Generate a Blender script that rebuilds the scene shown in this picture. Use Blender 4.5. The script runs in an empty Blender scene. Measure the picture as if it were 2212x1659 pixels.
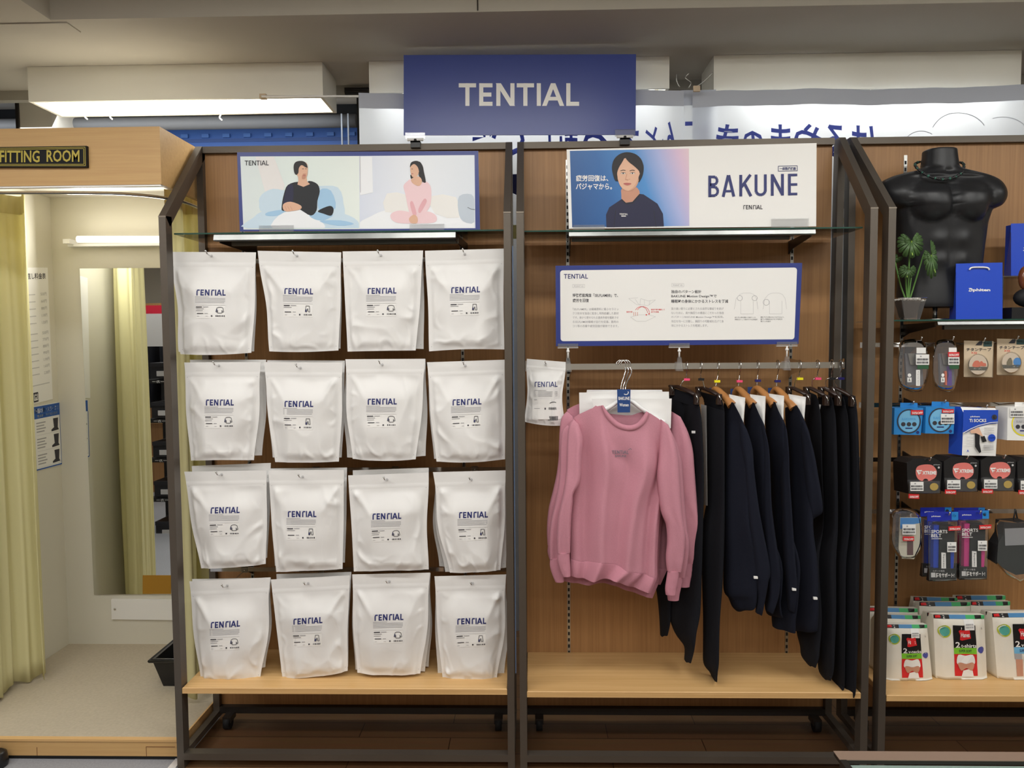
import bpy, math, random
from mathutils import Vector, noise
D = bpy.data
scene = bpy.context.scene
COL = scene.collection
rnd = random.Random(7)

# ------------------------------------------------------------------ camera
W_PX, H_PX = 2212, 1659
F_PX = 1641.0
CAM = Vector((1.2643, -2.5852, 1.5152))
PITCH, YAW, ROLL = 0.0589, 0.0249, -0.0077
cp, sp, cy_, sy_ = math.cos(PITCH), math.sin(PITCH), math.cos(YAW), math.sin(YAW)
FWD = Vector((-sy_ * cp, cy_ * cp, -sp))
R0 = Vector((cy_, sy_, 0.0))
U0 = R0.cross(FWD)
RGT = R0 * math.cos(ROLL) + U0 * math.sin(ROLL)
UPV = U0 * math.cos(ROLL) - R0 * math.sin(ROLL)
from mathutils import Matrix
cd = D.cameras.new('camera')
cd.sensor_width = 36.0
cd.lens = F_PX / W_PX * 36.0
cd.clip_start = 0.05
camo = D.objects.new('camera', cd)
COL.objects.link(camo)
m3 = Matrix((RGT, UPV, -FWD)).transposed()
camo.matrix_world = Matrix.Translation(CAM) @ m3.to_4x4()
scene.camera = camo


def ray(u, v):
    return FWD * F_PX + RGT * (u - W_PX / 2) - UPV * (v - H_PX / 2)


def at(u, v, Y):
    d = ray(u, v)
    return CAM + d * ((Y - CAM.y) / d.y)


def atz(u, v, Z):
    d = ray(u, v)
    return CAM + d * ((Z - CAM.z) / d.z)


def atx(u, v, X):
    d = ray(u, v)
    return CAM + d * ((X - CAM.x) / d.x)


# ------------------------------------------------------------------ world, exposure
w = D.worlds.new('World')
scene.world = w
w.use_nodes = True
w.node_tree.nodes['Background'].inputs[0].default_value = (0.9, 0.95, 1.0, 1)
w.node_tree.nodes['Background'].inputs[1].default_value = 0.15
vs = scene.view_settings
vs.view_transform = 'Standard'
vs.look = 'None'
vs.exposure = 0.0
vs.gamma = 1.0
vs.use_curve_mapping = False

# ------------------------------------------------------------------ shop lamps (ceiling tubes in front of the displays)
LAMP_ROWS = [(-1.0, 12.0), (-2.3, 10.5), (-3.6, 9.0)]
LAMP_X = (-1.9, -0.4, 1.1, 2.6, 4.1)
LAMP_Z = 2.66


def area(name, loc, sx, sy, power, rgb=(1, 1, 1), rot=(0, 0, 0)):
    l = D.lights.new(name, 'AREA')
    l.shape = 'RECTANGLE'
    l.size = sx
    l.size_y = sy
    l.energy = power
    l.color = rgb
    o = D.objects.new(name, l)
    o.location = loc
    o.rotation_euler = rot
    COL.objects.link(o)
    return o


for ly, lp in LAMP_ROWS:
    for lx in LAMP_X:
        area('tube_light', (lx, ly, LAMP_Z - 0.02), 1.15, 0.16, lp, (1.0, 0.99, 0.975))


# ------------------------------------------------------------------ materials
def srgb(c):
    if isinstance(c, str):
        c = [int(c[i:i + 2], 16) / 255 for i in (0, 2, 4)]
    return tuple((x / 12.92 if x <= 0.04045 else ((x + 0.055) / 1.055) ** 2.4) for x in c)


MATS = {}


def mat(name, col, rough=0.6, metal=0.0, bump=0.0, bscale=200.0, spec=0.5, emit=0.0, trans=0.0,
        alpha=1.0, vary=0.0, vscale=8.0, stretch=(1, 1, 1), coat=0.0, col2=None, transl=0.0):
    if name in MATS:
        return MATS[name]
    m = D.materials.new(name)
    m.use_nodes = True
    nt = m.node_tree
    b = nt.nodes['Principled BSDF']
    c = srgb(col)
    b.inputs['Base Color'].default_value = (*c, 1)
    b.inputs['Roughness'].default_value = rough
    b.inputs['Metallic'].default_value = metal
    b.inputs['Specular IOR Level'].default_value = spec
    b.inputs['Alpha'].default_value = alpha
    b.inputs['Transmission Weight'].default_value = trans
    if coat:
        b.inputs['Coat Weight'].default_value = coat
    if emit:
        b.inputs['Emission Color'].default_value = (*c, 1)
        b.inputs['Emission Strength'].default_value = emit
    if bump or vary:
        tc = nt.nodes.new('ShaderNodeTexCoord')
        mp = nt.nodes.new('ShaderNodeMapping')
        mp.inputs['Scale'].default_value = stretch
        nt.links.new(tc.outputs['Object'], mp.inputs['Vector'])
    if bump:
        n = nt.nodes.new('ShaderNodeTexNoise')
        n.inputs['Scale'].default_value = bscale
        n.inputs['Detail'].default_value = 3
        nt.links.new(mp.outputs[0], n.inputs['Vector'])
        bp = nt.nodes.new('ShaderNodeBump')
        bp.inputs['Strength'].default_value = bump
        bp.inputs['Distance'].default_value = 0.002
        nt.links.new(n.outputs['Fac'], bp.inputs['Height'])
        nt.links.new(bp.outputs['Normal'], b.inputs['Normal'])
    if vary:
        n2 = nt.nodes.new('ShaderNodeTexNoise')
        n2.inputs['Scale'].default_value = vscale
        n2.inputs['Detail'].default_value = 5
        nt.links.new(mp.outputs[0], n2.inputs['Vector'])
        rp = nt.nodes.new('ShaderNodeValToRGB')
        c2 = srgb(col2) if col2 else tuple(x * (1 - vary) for x in c)
        rp.color_ramp.elements[0].position = 0.3
        rp.color_ramp.elements[0].color = (*c2, 1)
        rp.color_ramp.elements[1].position = 0.7
        rp.color_ramp.elements[1].color = (*c, 1)
        nt.links.new(n2.outputs['Fac'], rp.inputs[0])
        nt.links.new(rp.outputs[0], b.inputs['Base Color'])
    if transl:
        tr = nt.nodes.new('ShaderNodeBsdfTranslucent')
        tr.inputs['Color'].default_value = (*c, 1)
        mx = nt.nodes.new('ShaderNodeMixShader')
        mx.inputs[0].default_value = transl
        nt.links.new(b.outputs[0], mx.inputs[1])
        nt.links.new(tr.outputs[0], mx.inputs[2])
        nt.links.new(mx.outputs[0], nt.nodes['Material Output'].inputs[0])
    MATS[name] = m
    return m


def mat_grad(name, axis, a, b_, stops, rough=0.35, diag=0.0):
    """printed picture whose ink changes along world x or z (a colour print, matt)"""
    m = D.materials.new(name)
    m.use_nodes = True
    nt = m.node_tree
    b = nt.nodes['Principled BSDF']
    b.inputs['Roughness'].default_value = rough
    g = nt.nodes.new('ShaderNodeTexCoord')
    s = nt.nodes.new('ShaderNodeSeparateXYZ')
    nt.links.new(g.outputs['Object'], s.inputs[0])
    src = s.outputs[axis]
    if diag:
        ml = nt.nodes.new('ShaderNodeMath')
        ml.operation = 'MULTIPLY_ADD'
        ml.inputs[1].default_value = diag
        nt.links.new(s.outputs['Z'], ml.inputs[0])
        nt.links.new(s.outputs['X'], ml.inputs[2])
        src = ml.outputs[0]
    mr = nt.nodes.new('ShaderNodeMapRange')
    mr.inputs['From Min'].default_value = a
    mr.inputs['From Max'].default_value = b_
    nt.links.new(src, mr.inputs['Value'])
    rp = nt.nodes.new('ShaderNodeValToRGB')
    els = rp.color_ramp.elements
    while len(els) < len(stops):
        els.new(0.5)
    for e, (p, c) in zip(els, stops):
        e.position = p
        e.color = (*srgb(c), 1)
    nt.links.new(mr.outputs[0], rp.inputs[0])
    nt.links.new(rp.outputs[0], b.inputs['Base Color'])
    return m


def mat_glass(name, col, alpha=0.12, rough=0.02, spec=0.5):
    """thin clear sheet: mostly see-through with a glossy skin"""
    m = D.materials.new(name)
    m.use_nodes = True
    nt = m.node_tree
    b = nt.nodes['Principled BSDF']
    b.inputs['Base Color'].default_value = (*srgb(col), 1)
    b.inputs['Roughness'].default_value = rough
    b.inputs['Specular IOR Level'].default_value = spec
    b.inputs['Alpha'].default_value = alpha
    gl = nt.nodes.new('ShaderNodeBsdfGlossy')
    gl.inputs['Roughness'].default_value = rough
    fr = nt.nodes.new('ShaderNodeFresnel')
    fr.inputs['IOR'].default_value = 1.45
    mx = nt.nodes.new('ShaderNodeMixShader')
    nt.links.new(fr.outputs[0], mx.inputs[0])
    nt.links.new(b.outputs[0], mx.inputs[1])
    nt.links.new(gl.outputs[0], mx.inputs[2])
    nt.links.new(mx.outputs[0], nt.nodes['Material Output'].inputs[0])
    MATS[name] = m
    return m


def wood_mat(name, light, dark, axis='z', rough=0.45, fine=60.0, bump=0.05):
    m = D.materials.new(name)
    m.use_nodes = True
    nt = m.node_tree
    b = nt.nodes['Principled BSDF']
    b.inputs['Roughness'].default_value = rough
    tc = nt.nodes.new('ShaderNodeTexCoord')
    mp = nt.nodes.new('ShaderNodeMapping')
    mp.inputs['Scale'].default_value = (fine, fine, 1.2) if axis == 'z' else (1.2, fine, fine)
    nt.links.new(tc.outputs['Object'], mp.inputs[0])
    n = nt.nodes.new('ShaderNodeTexNoise')
    n.inputs['Scale'].default_value = 1.6
    n.inputs['Detail'].default_value = 6
    n.inputs['Roughness'].default_value = 0.65
    nt.links.new(mp.outputs[0], n.inputs['Vector'])
    rp = nt.nodes.new('ShaderNodeValToRGB')
    rp.color_ramp.elements[0].position = 0.35
    rp.color_ramp.elements[0].color = (*srgb(dark), 1)
    rp.color_ramp.elements[1].position = 0.65
    rp.color_ramp.elements[1].color = (*srgb(light), 1)
    nt.links.new(n.outputs['Fac'], rp.inputs[0])
    nt.links.new(rp.outputs[0], b.inputs['Base Color'])
    bp = nt.nodes.new('ShaderNodeBump')
    bp.inputs['Strength'].default_value = bump
    bp.inputs['Distance'].default_value = 0.001
    nt.links.new(n.outputs['Fac'], bp.inputs['Height'])
    nt.links.new(bp.outputs[0], b.inputs['Normal'])
    MATS[name] = m
    return m


def plank_mat(name):
    m = D.materials.new(name)
    m.use_nodes = True
    nt = m.node_tree
    b = nt.nodes['Principled BSDF']
    b.inputs['Roughness'].default_value = 0.28
    tc = nt.nodes.new('ShaderNodeTexCoord')
    br = nt.nodes.new('ShaderNodeTexBrick')
    br.inputs['Scale'].default_value = 1.0
    br.inputs['Brick Width'].default_value = 0.95
    br.inputs['Row Height'].default_value = 0.11
    br.inputs['Mortar Size'].default_value = 0.0016
    br.offset = 0.37
    br.inputs['Color1'].default_value = (*srgb('7a5a3e'), 1)
    br.inputs['Color2'].default_value = (*srgb('684b33'), 1)
    br.inputs['Mortar'].default_value = (*srgb('2e1b10'), 1)
    nt.links.new(tc.outputs['Object'], br.inputs['Vector'])
    mp = nt.nodes.new('ShaderNodeMapping')
    mp.inputs['Scale'].default_value = (2, 45, 1)
    nt.links.new(tc.outputs['Object'], mp.inputs[0])
    n = nt.nodes.new('ShaderNodeTexNoise')
    n.inputs['Scale'].default_value = 2
    n.inputs['Detail'].default_value = 6
    nt.links.new(mp.outputs[0], n.inputs['Vector'])
    mx = nt.nodes.new('ShaderNodeMix')
    mx.data_type = 'RGBA'
    mx.blend_type = 'MULTIPLY'
    mx.inputs[0].default_value = 0.3
    nt.links.new(br.outputs['Color'], mx.inputs[6])
    nt.links.new(n.outputs['Color'], mx.inputs[7])
    nt.links.new(mx.outputs[2], b.inputs['Base Color'])
    return m


M = dict(
    panel=wood_mat('brown_wood_panel', 'b18556', 'a07549', 'z'),
    shelfwood=wood_mat('light_oak_board', 'dcb47c', 'cfa46a', 'x'),
    header=wood_mat('beech_veneer', 'cfa970', 'c59c66', 'x', fine=45),
    steel=mat('bronze_steel', '655d54', 0.42, 0.5, bump=0.03, bscale=300, vary=0.18, vscale=3, stretch=(1, 1, 0.4)),
    steeldark=mat('dark_steel', '3a3531', 0.4, 0.5),
    chrome=mat('chrome', 'd8d8d8', 0.12, 1.0),
    satin=mat('satin_metal', 'b9b9b6', 0.28, 1.0),
    white=mat('white_print', 'f0efec', 0.5),
    whitegloss=mat('white_gloss', 'f2f1ee', 0.3),
    pouch=mat('white_matt_film', 'e9e8e6', 0.5, bump=0.10, bscale=35),
    navy=mat('navy_ink', '28306e', 0.5),
    navyboard=mat('navy_board', '2f3d86', 0.32),
    signblue=mat('sign_blue', '3a4a94', 0.30),
    gray=mat('gray_ink', 'a9a8ab', 0.6),
    ltgray=mat('light_gray_ink', 'c9c8c8', 0.6),
    ink=mat('dark_ink', '35343c', 0.6),
    black=mat('black_plastic', '17171a', 0.35),
    blackmatt=mat('black_matt', '141416', 0.7),
    red=mat('red_print', 'd8262b', 0.5),
    orange=mat('orange_print', 'd86a48', 0.5),
    green=mat('green_print', '7ec832', 0.5),
    blue=mat('blue_print', '1c3fae', 0.4),
    azure=mat('azure_print', '2a86cf', 0.4),
    sky=mat('sky_print', '76b8e0', 0.4),
    yellow=mat('yellow_print', 'f1e21c', 0.4),
    pinktag=mat('pink_plastic', 'f0507c', 0.35),
    navytag=mat('navy_plastic', '241f66', 0.35),
    yellowtag=mat('yellow_plastic', 'f2e61e', 0.35),
    cream=mat('cream_wall', 'dcd8c9', 0.75, bump=0.03, bscale=80),
    ceiling=mat('ceiling_paint', 'b9b4aa', 0.9, bump=0.02, bscale=60, vary=0.05, vscale=1.5),
    wallp=mat('wall_paint', 'cfc9bc', 0.9),
    curtain=mat('yellow_curtain_cloth', 'ebe5b4', 0.85, bump=0.05, bscale=500, transl=0.25),
    carpet=mat('gray_carpet', '9a9ba0', 0.95, bump=0.4, bscale=700, vary=0.2, vscale=160),
    platform=mat('beige_vinyl', 'bdb19c', 0.8, bump=0.3, bscale=500, vary=0.12, vscale=90),
    pink=mat('pink_jersey', 'c98b9a', 0.9, bump=0.25, bscale=900, vary=0.06, vscale=220),
    pinkrib=mat('pink_ribbing', 'c28493', 0.92, bump=0.5, bscale=500, stretch=(1, 1, 0.05)),
    darkcloth=mat('navy_jersey', '171a27', 0.95, bump=0.25, bscale=700, vary=0.1, vscale=200, spec=0.25),
    darkcloth2=mat('black_jersey', '15161c', 0.95, bump=0.25, bscale=700, spec=0.25),
    hangerwood=mat('hanger_wood', 'b27a45', 0.35, vary=0.15, vscale=20, stretch=(1, 1, 3)),
    hangerbrown=mat('dark_brown_hanger', '2b1c16', 0.35),
    hangerwhite=mat('white_hanger', 'efefef', 0.25),
    torso=mat('black_torso', '1d1e21', 0.42, spec=0.45),
    leaf=mat('leaf_green', '4c6b3a', 0.45, vary=0.25, vscale=30),
    leafvein=mat('leaf_vein', '9fc043', 0.5),
    stem=mat('leaf_stem', '5f8a45', 0.5),
    skin=mat('print_skin', 'e3b69a', 0.5),
    skinsh=mat('print_skin_shade', 'c9937a', 0.5),
    hair=mat('print_hair', '1f1b1e', 0.5),
    lip=mat('print_lips', 'bb6a63', 0.5),
    printnavy=mat('print_navy_shirt', '1a1c3f', 0.5),
    printblack=mat('print_black_shirt', '14181f', 0.5),
    printpink=mat('print_pink_pyjama', 'f3d3d8', 0.5),
    printpink2=mat('print_pink_fold', 'e7b1b8', 0.5),
    printblue=mat('print_pale_blue', 'cfe4f3', 0.5),
    printblue2=mat('print_sky_blue', 'a6cdec', 0.5),
    printwhite=mat('print_bed_white', 'f4f7fb', 0.5),
    housing=mat('lamp_housing', 'e6e4da', 0.5),
    tube=mat('tube_glow', 'fffdf2', 0.4, emit=9.0),
    tubewall=mat('wall_tube_glow', 'fffaf0', 0.4, emit=1.9),
    glass=mat_glass('shelf_glass', '9fc4b4', 0.10),
    glassedge=mat('glass_edge', '2c5348', 0.15, alpha=0.85),
    clear=mat_glass('clear_plastic', 'e6eaec', 0.10, 0.08),
    blister=mat_glass('blister_plastic', 'cfcfd2', 0.10, 0.05, 0.8),
    polybag=mat_glass('clear_bag', 'e6e6ea', 0.03, 0.12, 0.8),
    mirror=mat('mirror_silver', 'eceeec', 0.01, 1.0),
    banner=mat('banner_cloth', 'd5dbe6', 0.7, transl=0.5),
    bannerhem=mat('banner_hem', 'b9bfcc', 0.8),
    bannerink=mat('banner_ink', '4653a6', 0.7, transl=0.3),
    bannerinkdark=mat('banner_dark_ink', '1f2a66', 0.7),
    cloud=mat('banner_cloud', 'ecefee', 0.7, transl=0.5),
    plankfloor=plank_mat('wood_floor_planks'),
    gold=mat('gold_letters', 'b9a848', 0.5, 0.2),
    kraft=mat('kraft_card', 'cbb79b', 0.7),
    blackcard=mat('black_card', '1b1a1c', 0.4),
)


# ------------------------------------------------------------------ mesh builder
class MB:
    def __init__(s):
        s.v, s.f, s.m, s.ms, s.sm = [], [], [], [], []

    def mi(s, m):
        m = M[m] if isinstance(m, str) else m
        if m not in s.ms:
            s.ms.append(m)
        return s.ms.index(m)

    def face(s, pts, m, smooth=False):
        b = len(s.v)
        s.v += [tuple(p) for p in pts]
        s.f.append(tuple(range(b, b + len(pts))))
        s.m.append(s.mi(m))
        s.sm.append(smooth)

    def grid(s, rows, m, closed=False, smooth=True, caps=False, flip=False):
        b = len(s.v)
        n = len(rows[0])
        k = s.mi(m)
        for r in rows:
            s.v += [tuple(p) for p in r]
        for i in range(len(rows) - 1):
            for j in range(n if closed else n - 1):
                a, c = b + i * n + j, b + i * n + (j + 1) % n
                q = (a, c, c + n, a + n)
                s.f.append(q[::-1] if flip else q)
                s.m.append(k)
                s.sm.append(smooth)
        if caps:
            s.f.append(tuple(range(b, b + n))[::-1])
            s.f.append(tuple(range(b + (len(rows) - 1) * n, b + len(rows) * n)))
            s.m += [k, k]
            s.sm += [False, False]

    def box(s, x0, x1, y0, y1, z0, z1, m):
        P = [(x, y, z) for x in (x0, x1) for y in (y0, y1) for z in (z0, z1)]
        for q in ((0, 1, 3, 2), (4, 6, 7, 5), (0, 4, 5, 1), (2, 3, 7, 6), (0, 2, 6, 4), (1, 5, 7, 3)):
            s.face([P[i] for i in q], m)

    def hexa(s, B, T, m):
        """solid from a bottom and a top ring"""
        n = len(B)
        s.face(list(B)[::-1], m)
        s.face(T, m)
        for i in range(n):
            j = (i + 1) % n
            s.face([B[i], B[j], T[j], T[i]], m)

    def slab(s, pts, d, m, mback=None):
        """outline pts (front face) extruded by vector d"""
        d = Vector(d)
        bk = [Vector(p) + d for p in pts]
        s.face(pts, m)
        s.face(bk[::-1], mback or m)
        n = len(pts)
        for i in range(n):
            j = (i + 1) % n
            s.face([pts[j], pts[i], bk[i], bk[j]], mback or m)

    def tube(s, path, r, m, n=8, caps=True, flat=None):
        path = [Vector(p) for p in path]
        rows = []
        up = Vector((0, 0, 1))
        for i, p in enumerate(path):
            t = (path[min(i + 1, len(path) - 1)] - path[max(i - 1, 0)]).normalized()
            a = t.cross(up)
            if a.length < 0.05:
                a = t.cross(Vector((0, 1, 0)))
            a.normalize()
            c = a.cross(t)
            rr = r[i] if isinstance(r, (list, tuple)) else r
            r2 = rr if flat is None else rr * flat
            rows.append([p + a * math.cos(2 * math.pi * k / n) * rr + c * math.sin(2 * math.pi * k / n) * r2 for k in range(n)])
        s.grid(rows, m, closed=True, caps=caps)

    def ball(s, c, r, m, n=10, sc=(1, 1, 1)):
        c = Vector(c)
        rows = []
        for i in range(n + 1):
            a = math.pi * i / n
            rows.append([c + Vector((sc[0] * r * math.sin(a) * math.cos(b), sc[1] * r * math.sin(a) * math.sin(b), sc[2] * r * math.cos(a)))
                         for b in [2 * math.pi * k / (2 * n) for k in range(2 * n)]])
        s.grid(rows, m, closed=True)

    def build(s, name, parent=None, weld=False):
        me = D.meshes.new(name)
        me.from_pydata(s.v, [], s.f)
        for m in s.ms:
            me.materials.append(m)
        me.polygons.foreach_set('material_index', s.m)
        me.polygons.foreach_set('use_smooth', s.sm)
        me.update()
        o = D.objects.new(name, me)
        COL.objects.link(o)
        if parent is not None:
            o.parent = parent
            o.matrix_parent_inverse = parent.matrix_world.inverted() if parent.type != 'EMPTY' else Matrix.Translation(-parent.location)
        return o


def tag(o, label=None, cat=None, group=None, kind=None):
    if label:
        o['label'] = label
    if cat:
        o['category'] = cat
    if group:
        o['group'] = group
    if kind:
        o['kind'] = kind
    return o


def empty(name, loc, label=None, cat=None, group=None, kind=None):
    o = D.objects.new(name, None)
    o.location = loc
    o.empty_display_size = 0.05
    COL.objects.link(o)
    return tag(o, label, cat, group, kind)


def bez(pts, n=6, closed=False):
    """Catmull-Rom through the points"""
    P = [Vector(p) for p in pts]
    out = []
    k = len(P)
    for i in range(k if closed else k - 1):
        a, b, c, d = (P[(i - 1) % k] if closed or i else P[0]), P[i], P[(i + 1) % k], (P[(i + 2) % k] if closed or i + 2 < k else P[-1])
        for j in range(n):
            t = j / n
            out.append(0.5 * ((2 * b) + (c - a) * t + (2 * a - 5 * b + 4 * c - d) * t * t + (3 * b - a - 3 * c + d) * t ** 3))
    if not closed:
        out.append(P[-1])
    return out


def sm(a, b, x):
    t = max(0.0, min(1.0, (x - a) / (b - a)))
    return t * t * (3 - 2 * t)


# ------------------------------------------------------------------ lettering
_TC = {}


def text_geo(s, bold=0.0, res=2):
    key = (s, bold)
    if key in _TC:
        return _TC[key]
    cu = D.curves.new('lettering', 'FONT')
    cu.body = s
    cu.offset = bold
    cu.resolution_u = res
    o = D.objects.new('lettering', cu)
    COL.objects.link(o)
    dg = bpy.context.evaluated_depsgraph_get()
    me = D.meshes.new_from_object(o.evaluated_get(dg))
    vs_ = [(p.co.x, p.co.y) for p in me.vertices]
    fs = [tuple(p.vertices) for p in me.polygons]
    D.objects.remove(o)
    D.curves.remove(cu)
    D.meshes.remove(me)
    if vs_:
        x0, x1 = min(p[0] for p in vs_), max(p[0] for p in vs_)
        y0, y1 = min(p[1] for p in vs_), max(p[1] for p in vs_)
        vs_ = [((p[0] - x0) / (x1 - x0 or 1), (p[1] - y0) / (y1 - y0 or 1)) for p in vs_]
    _TC[key] = (vs_, fs)
    return _TC[key]


def put_text(mb, s, mp, x0, x1, y0, y1, m, bold=0.0, mirror=False, shear=0.0):
    """letters fitted in the rectangle x0..x1 (right), y0 (top)..y1 (bottom) of the mapping mp(x, y)"""
    vs_, fs = text_geo(s, bold)
    k = mb.mi(m)
    b = len(mb.v)
    for (a, c) in vs_:
        a2 = 1 - a if mirror else a
        mb.v.append(tuple(mp(x0 + (x1 - x0) * a2, y1 + (y0 - y1) * c + shear * (a2 - 0.5) * (x1 - x0))))
    for f in fs:
        mb.f.append(tuple(b + i for i in f))
        mb.m.append(k)
        mb.sm.append(False)


def put_rect(mb, mp, x0, x1, y0, y1, m, nx=1, ny=1):
    for i in range(nx):
        for j in range(ny):
            a0, a1 = x0 + (x1 - x0) * i / nx, x0 + (x1 - x0) * (i + 1) / nx
            b0, b1 = y0 + (y1 - y0) * j / ny, y0 + (y1 - y0) * (j + 1) / ny
            mb.face([mp(a0, b1), mp(a1, b1), mp(a1, b0), mp(a0, b0)], m)


def put_poly(mb, mp, pts, m, smooth=0):
    if smooth:
        pts = [(p.x, p.y) for p in bez([(x, y, 0) for x, y in pts], smooth, True)]
    if CLIP[0]:
        a, b, c, d = CLIP[0]
        pts = [(min(b, max(a, x)), min(d, max(c, y))) for x, y in pts]
    nd = Vector((0, nudge(), 0))
    mb.face([mp(x, y) - nd for x, y in pts], m)


_N = [0]
CLIP = [None]


def nudge():
    _N[0] = (_N[0] + 1) % 6
    return _N[0] * 5e-5


def put_line(mb, mp, pts, wd, m, seg=1):
    for (xa, ya), (xb, yb) in zip(pts, pts[1:]):
        L = math.hypot(xb - xa, yb - ya) or 1e-6
        nx_, ny_ = -(yb - ya) / L * wd / 2, (xb - xa) / L * wd / 2
        for k in range(seg):
            p, q = k / seg, (k + 1) / seg
            ax, ay, bx_, by_ = xa + (xb - xa) * p, ya + (yb - ya) * p, xa + (xb - xa) * q, ya + (yb - ya) * q
            nd = Vector((0, nudge(), 0))
            mb.face([mp(ax + nx_, ay + ny_) - nd, mp(bx_ + nx_, by_ + ny_) - nd, mp(bx_ - nx_, by_ - ny_) - nd, mp(ax - nx_, ay - ny_) - nd], m)


def put_ring(mb, mp, cx, cy, rx, ry, wd, m, n=28, a0=0.0, a1=2 * math.pi):
    for k in range(n):
        a, b = a0 + (a1 - a0) * k / n, a0 + (a1 - a0) * (k + 1) / n
        mb.face([mp(cx + rx * math.cos(a), cy + ry * math.sin(a)), mp(cx + rx * math.cos(b), cy + ry * math.sin(b)),
                 mp(cx + (rx - wd) * math.cos(b), cy + (ry - wd) * math.sin(b)), mp(cx + (rx - wd) * math.cos(a), cy + (ry - wd) * math.sin(a))], m)


def put_disc(mb, mp, cx, cy, rx, ry, m, n=28):
    mb.face([mp(cx + rx * math.cos(2 * math.pi * k / n), cy + ry * math.sin(2 * math.pi * k / n)) for k in range(n)], m)


def put_logo(mb, mp, x0, x1, y0, y1, m, variant=False, faint=None, seg=3, wt=0.175):
    """the word TENTIAL in plain geometric capitals"""
    h = y1 - y0
    widths = [0.78, 0.60, 0.82, 0.78, 0.19, 0.98, 0.58]
    gaps = [0.14, 0.17, 0.10, 0.12, 0.06, 0.10]
    tot = sum(widths) + sum(gaps)
    sx = (x1 - x0) / tot
    st = wt

    def L(pts, w_=st, mm=m):
        P = [(x0 + (ox + a) * sx, y0 + b * h) for a, b in pts]
        for (xa, ya), (xb, yb) in zip(P, P[1:]):
            # stroke with horizontal/vertical thickness in letter units
            vert = abs(yb - ya) / h > abs(xb - xa) / sx * 0.6
            for k in range(seg):
                p, q = k / seg, (k + 1) / seg
                ax, ay, bx_, by_ = xa + (xb - xa) * p, ya + (yb - ya) * p, xa + (xb - xa) * q, ya + (yb - ya) * q
                d = w_ * sx / 2
                if vert:
                    Q_ = [mp(ax - d, ay), mp(bx_ - d, by_), mp(bx_ + d, by_), mp(ax + d, ay)]
                else:
                    Q_ = [mp(ax, ay - d), mp(ax, ay + d), mp(bx_, by_ + d), mp(bx_, by_ - d)]
                mb.face([q_ - Vector((0, nudge(), 0)) for q_ in Q_], mm)
    ox = 0
    hs = st / 2
    for i, ch in enumerate('TENTIAL'):
        wd = widths[i]
        if ch == 'T':
            if variant:
                c = wd * 0.42
                L([(c - 0.02, 1), (c - 0.02, 0.22)])
                L([(c - 0.02, 0.30), (c + 0.07, hs)], st * 1.1)
                L([(c - 0.02, hs), (wd, hs)])
                L([(0, 0.03), (c, 0.03)], 0.05, faint or m)
            else:
                L([(0, hs), (wd, hs)])
                L([(wd / 2, 0), (wd / 2, 1)])
        elif ch == 'E':
            L([(hs, 0), (hs, 1)])
            for b in (hs, 0.5, 1 - hs):
                L([(0, b), (wd - (0.05 if b == 0.5 else 0), b)])
        elif ch == 'N':
            L([(hs, 0), (hs, 1)])
            L([(wd - hs, 0), (wd - hs, 1)])
            L([(hs, 0), (wd - hs, 1)], st * 1.25)
        elif ch == 'I':
            L([(wd / 2, 0), (wd / 2, 1)])
        elif ch == 'A':
            L([(hs, 1), (wd / 2, 0)], st * 1.1)
            L([(wd - hs, 1), (wd / 2, 0)], st * 1.1)
            L([(0.22, 0.68), (wd - 0.22, 0.68)], st * 0.9)
        elif ch == 'L':
            L([(hs, 0), (hs, 1)])
            L([(0, 1 - hs), (wd, 1 - hs)])
        ox += wd + (gaps[i] if i < 6 else 0)


def pxmap(Y, off=0.0):
    return lambda u, v: at(u, v, Y) + Vector((0, -off, 0))


def px_at(Y, pts):
    return [at(u, v, Y) for u, v in pts]

# ================================================================== THE SETTING
CEIL, HI = 2.60, 2.74
XL, XR, YF, YB = -4.2, 5.6, -5.6, 1.9
mb = MB()
mb.box(0.0, XR, YF, YB, -0.06, 0.0, 'plankfloor')
mb.box(XL, 0.0, YF, YB, -0.06, 0.0, 'carpet')
tag(mb.build('floor'), kind='structure')
mb = MB()
mb.box(-0.035, -0.008, -2.4, 0.6, 0.0, 0.004, mat('bright_strip', 'e4e4e6', 0.35, 0.3))
mb.box(-0.008, 0.014, -2.4, -0.05, 0.0, 0.003, 'steeldark')
tag(mb.build('trim_1'), kind='structure')
mb = MB()
mb.box(-0.345, XR, 0.0, 0.70, CEIL, HI + 0.1, 'ceiling')
mb.box(XL, -0.345, -0.9, 0.70, CEIL, HI + 0.1, 'ceiling')
mb.box(-0.345, XR, YF, 0.0, HI, HI + 0.1, 'ceiling')
mb.box(XL, -0.345, YF, -0.9, HI, HI + 0.1, 'ceiling')
mb.box(XL, XR, 0.70, YB, CEIL + 0.12, HI + 0.1, 'ceiling')
sx = at(1032, 20, 0).x
mb.box(sx - 0.002, sx + 0.002, -0.003, 0.0, CEIL + 0.004, HI, 'steeldark')
tag(mb.build('ceiling'), kind='structure')
mb = MB()
a = at(0, 112, 0.0)
mb.box(XL, -0.30, 0.02, 0.10, CEIL - 0.004, CEIL, 'ceiling')
tag(mb.build('trim_2'), kind='structure')
for nm, bx in (('wall_left', (XL - 0.1, XL, YF, YB)), ('wall_right', (XR, XR + 0.1, YF, YB)), ('wall_front', (XL, XR, YF - 0.1, YF)), ('wall_back', (XL, XR, YB, YB + 0.1))):
    mb = MB()
    mb.box(*bx, 0, HI, mat('far_wall_gray', '8a8780', 0.9) if nm == 'wall_back' else 'wallp')
    tag(mb.build(nm), kind='structure')
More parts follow.
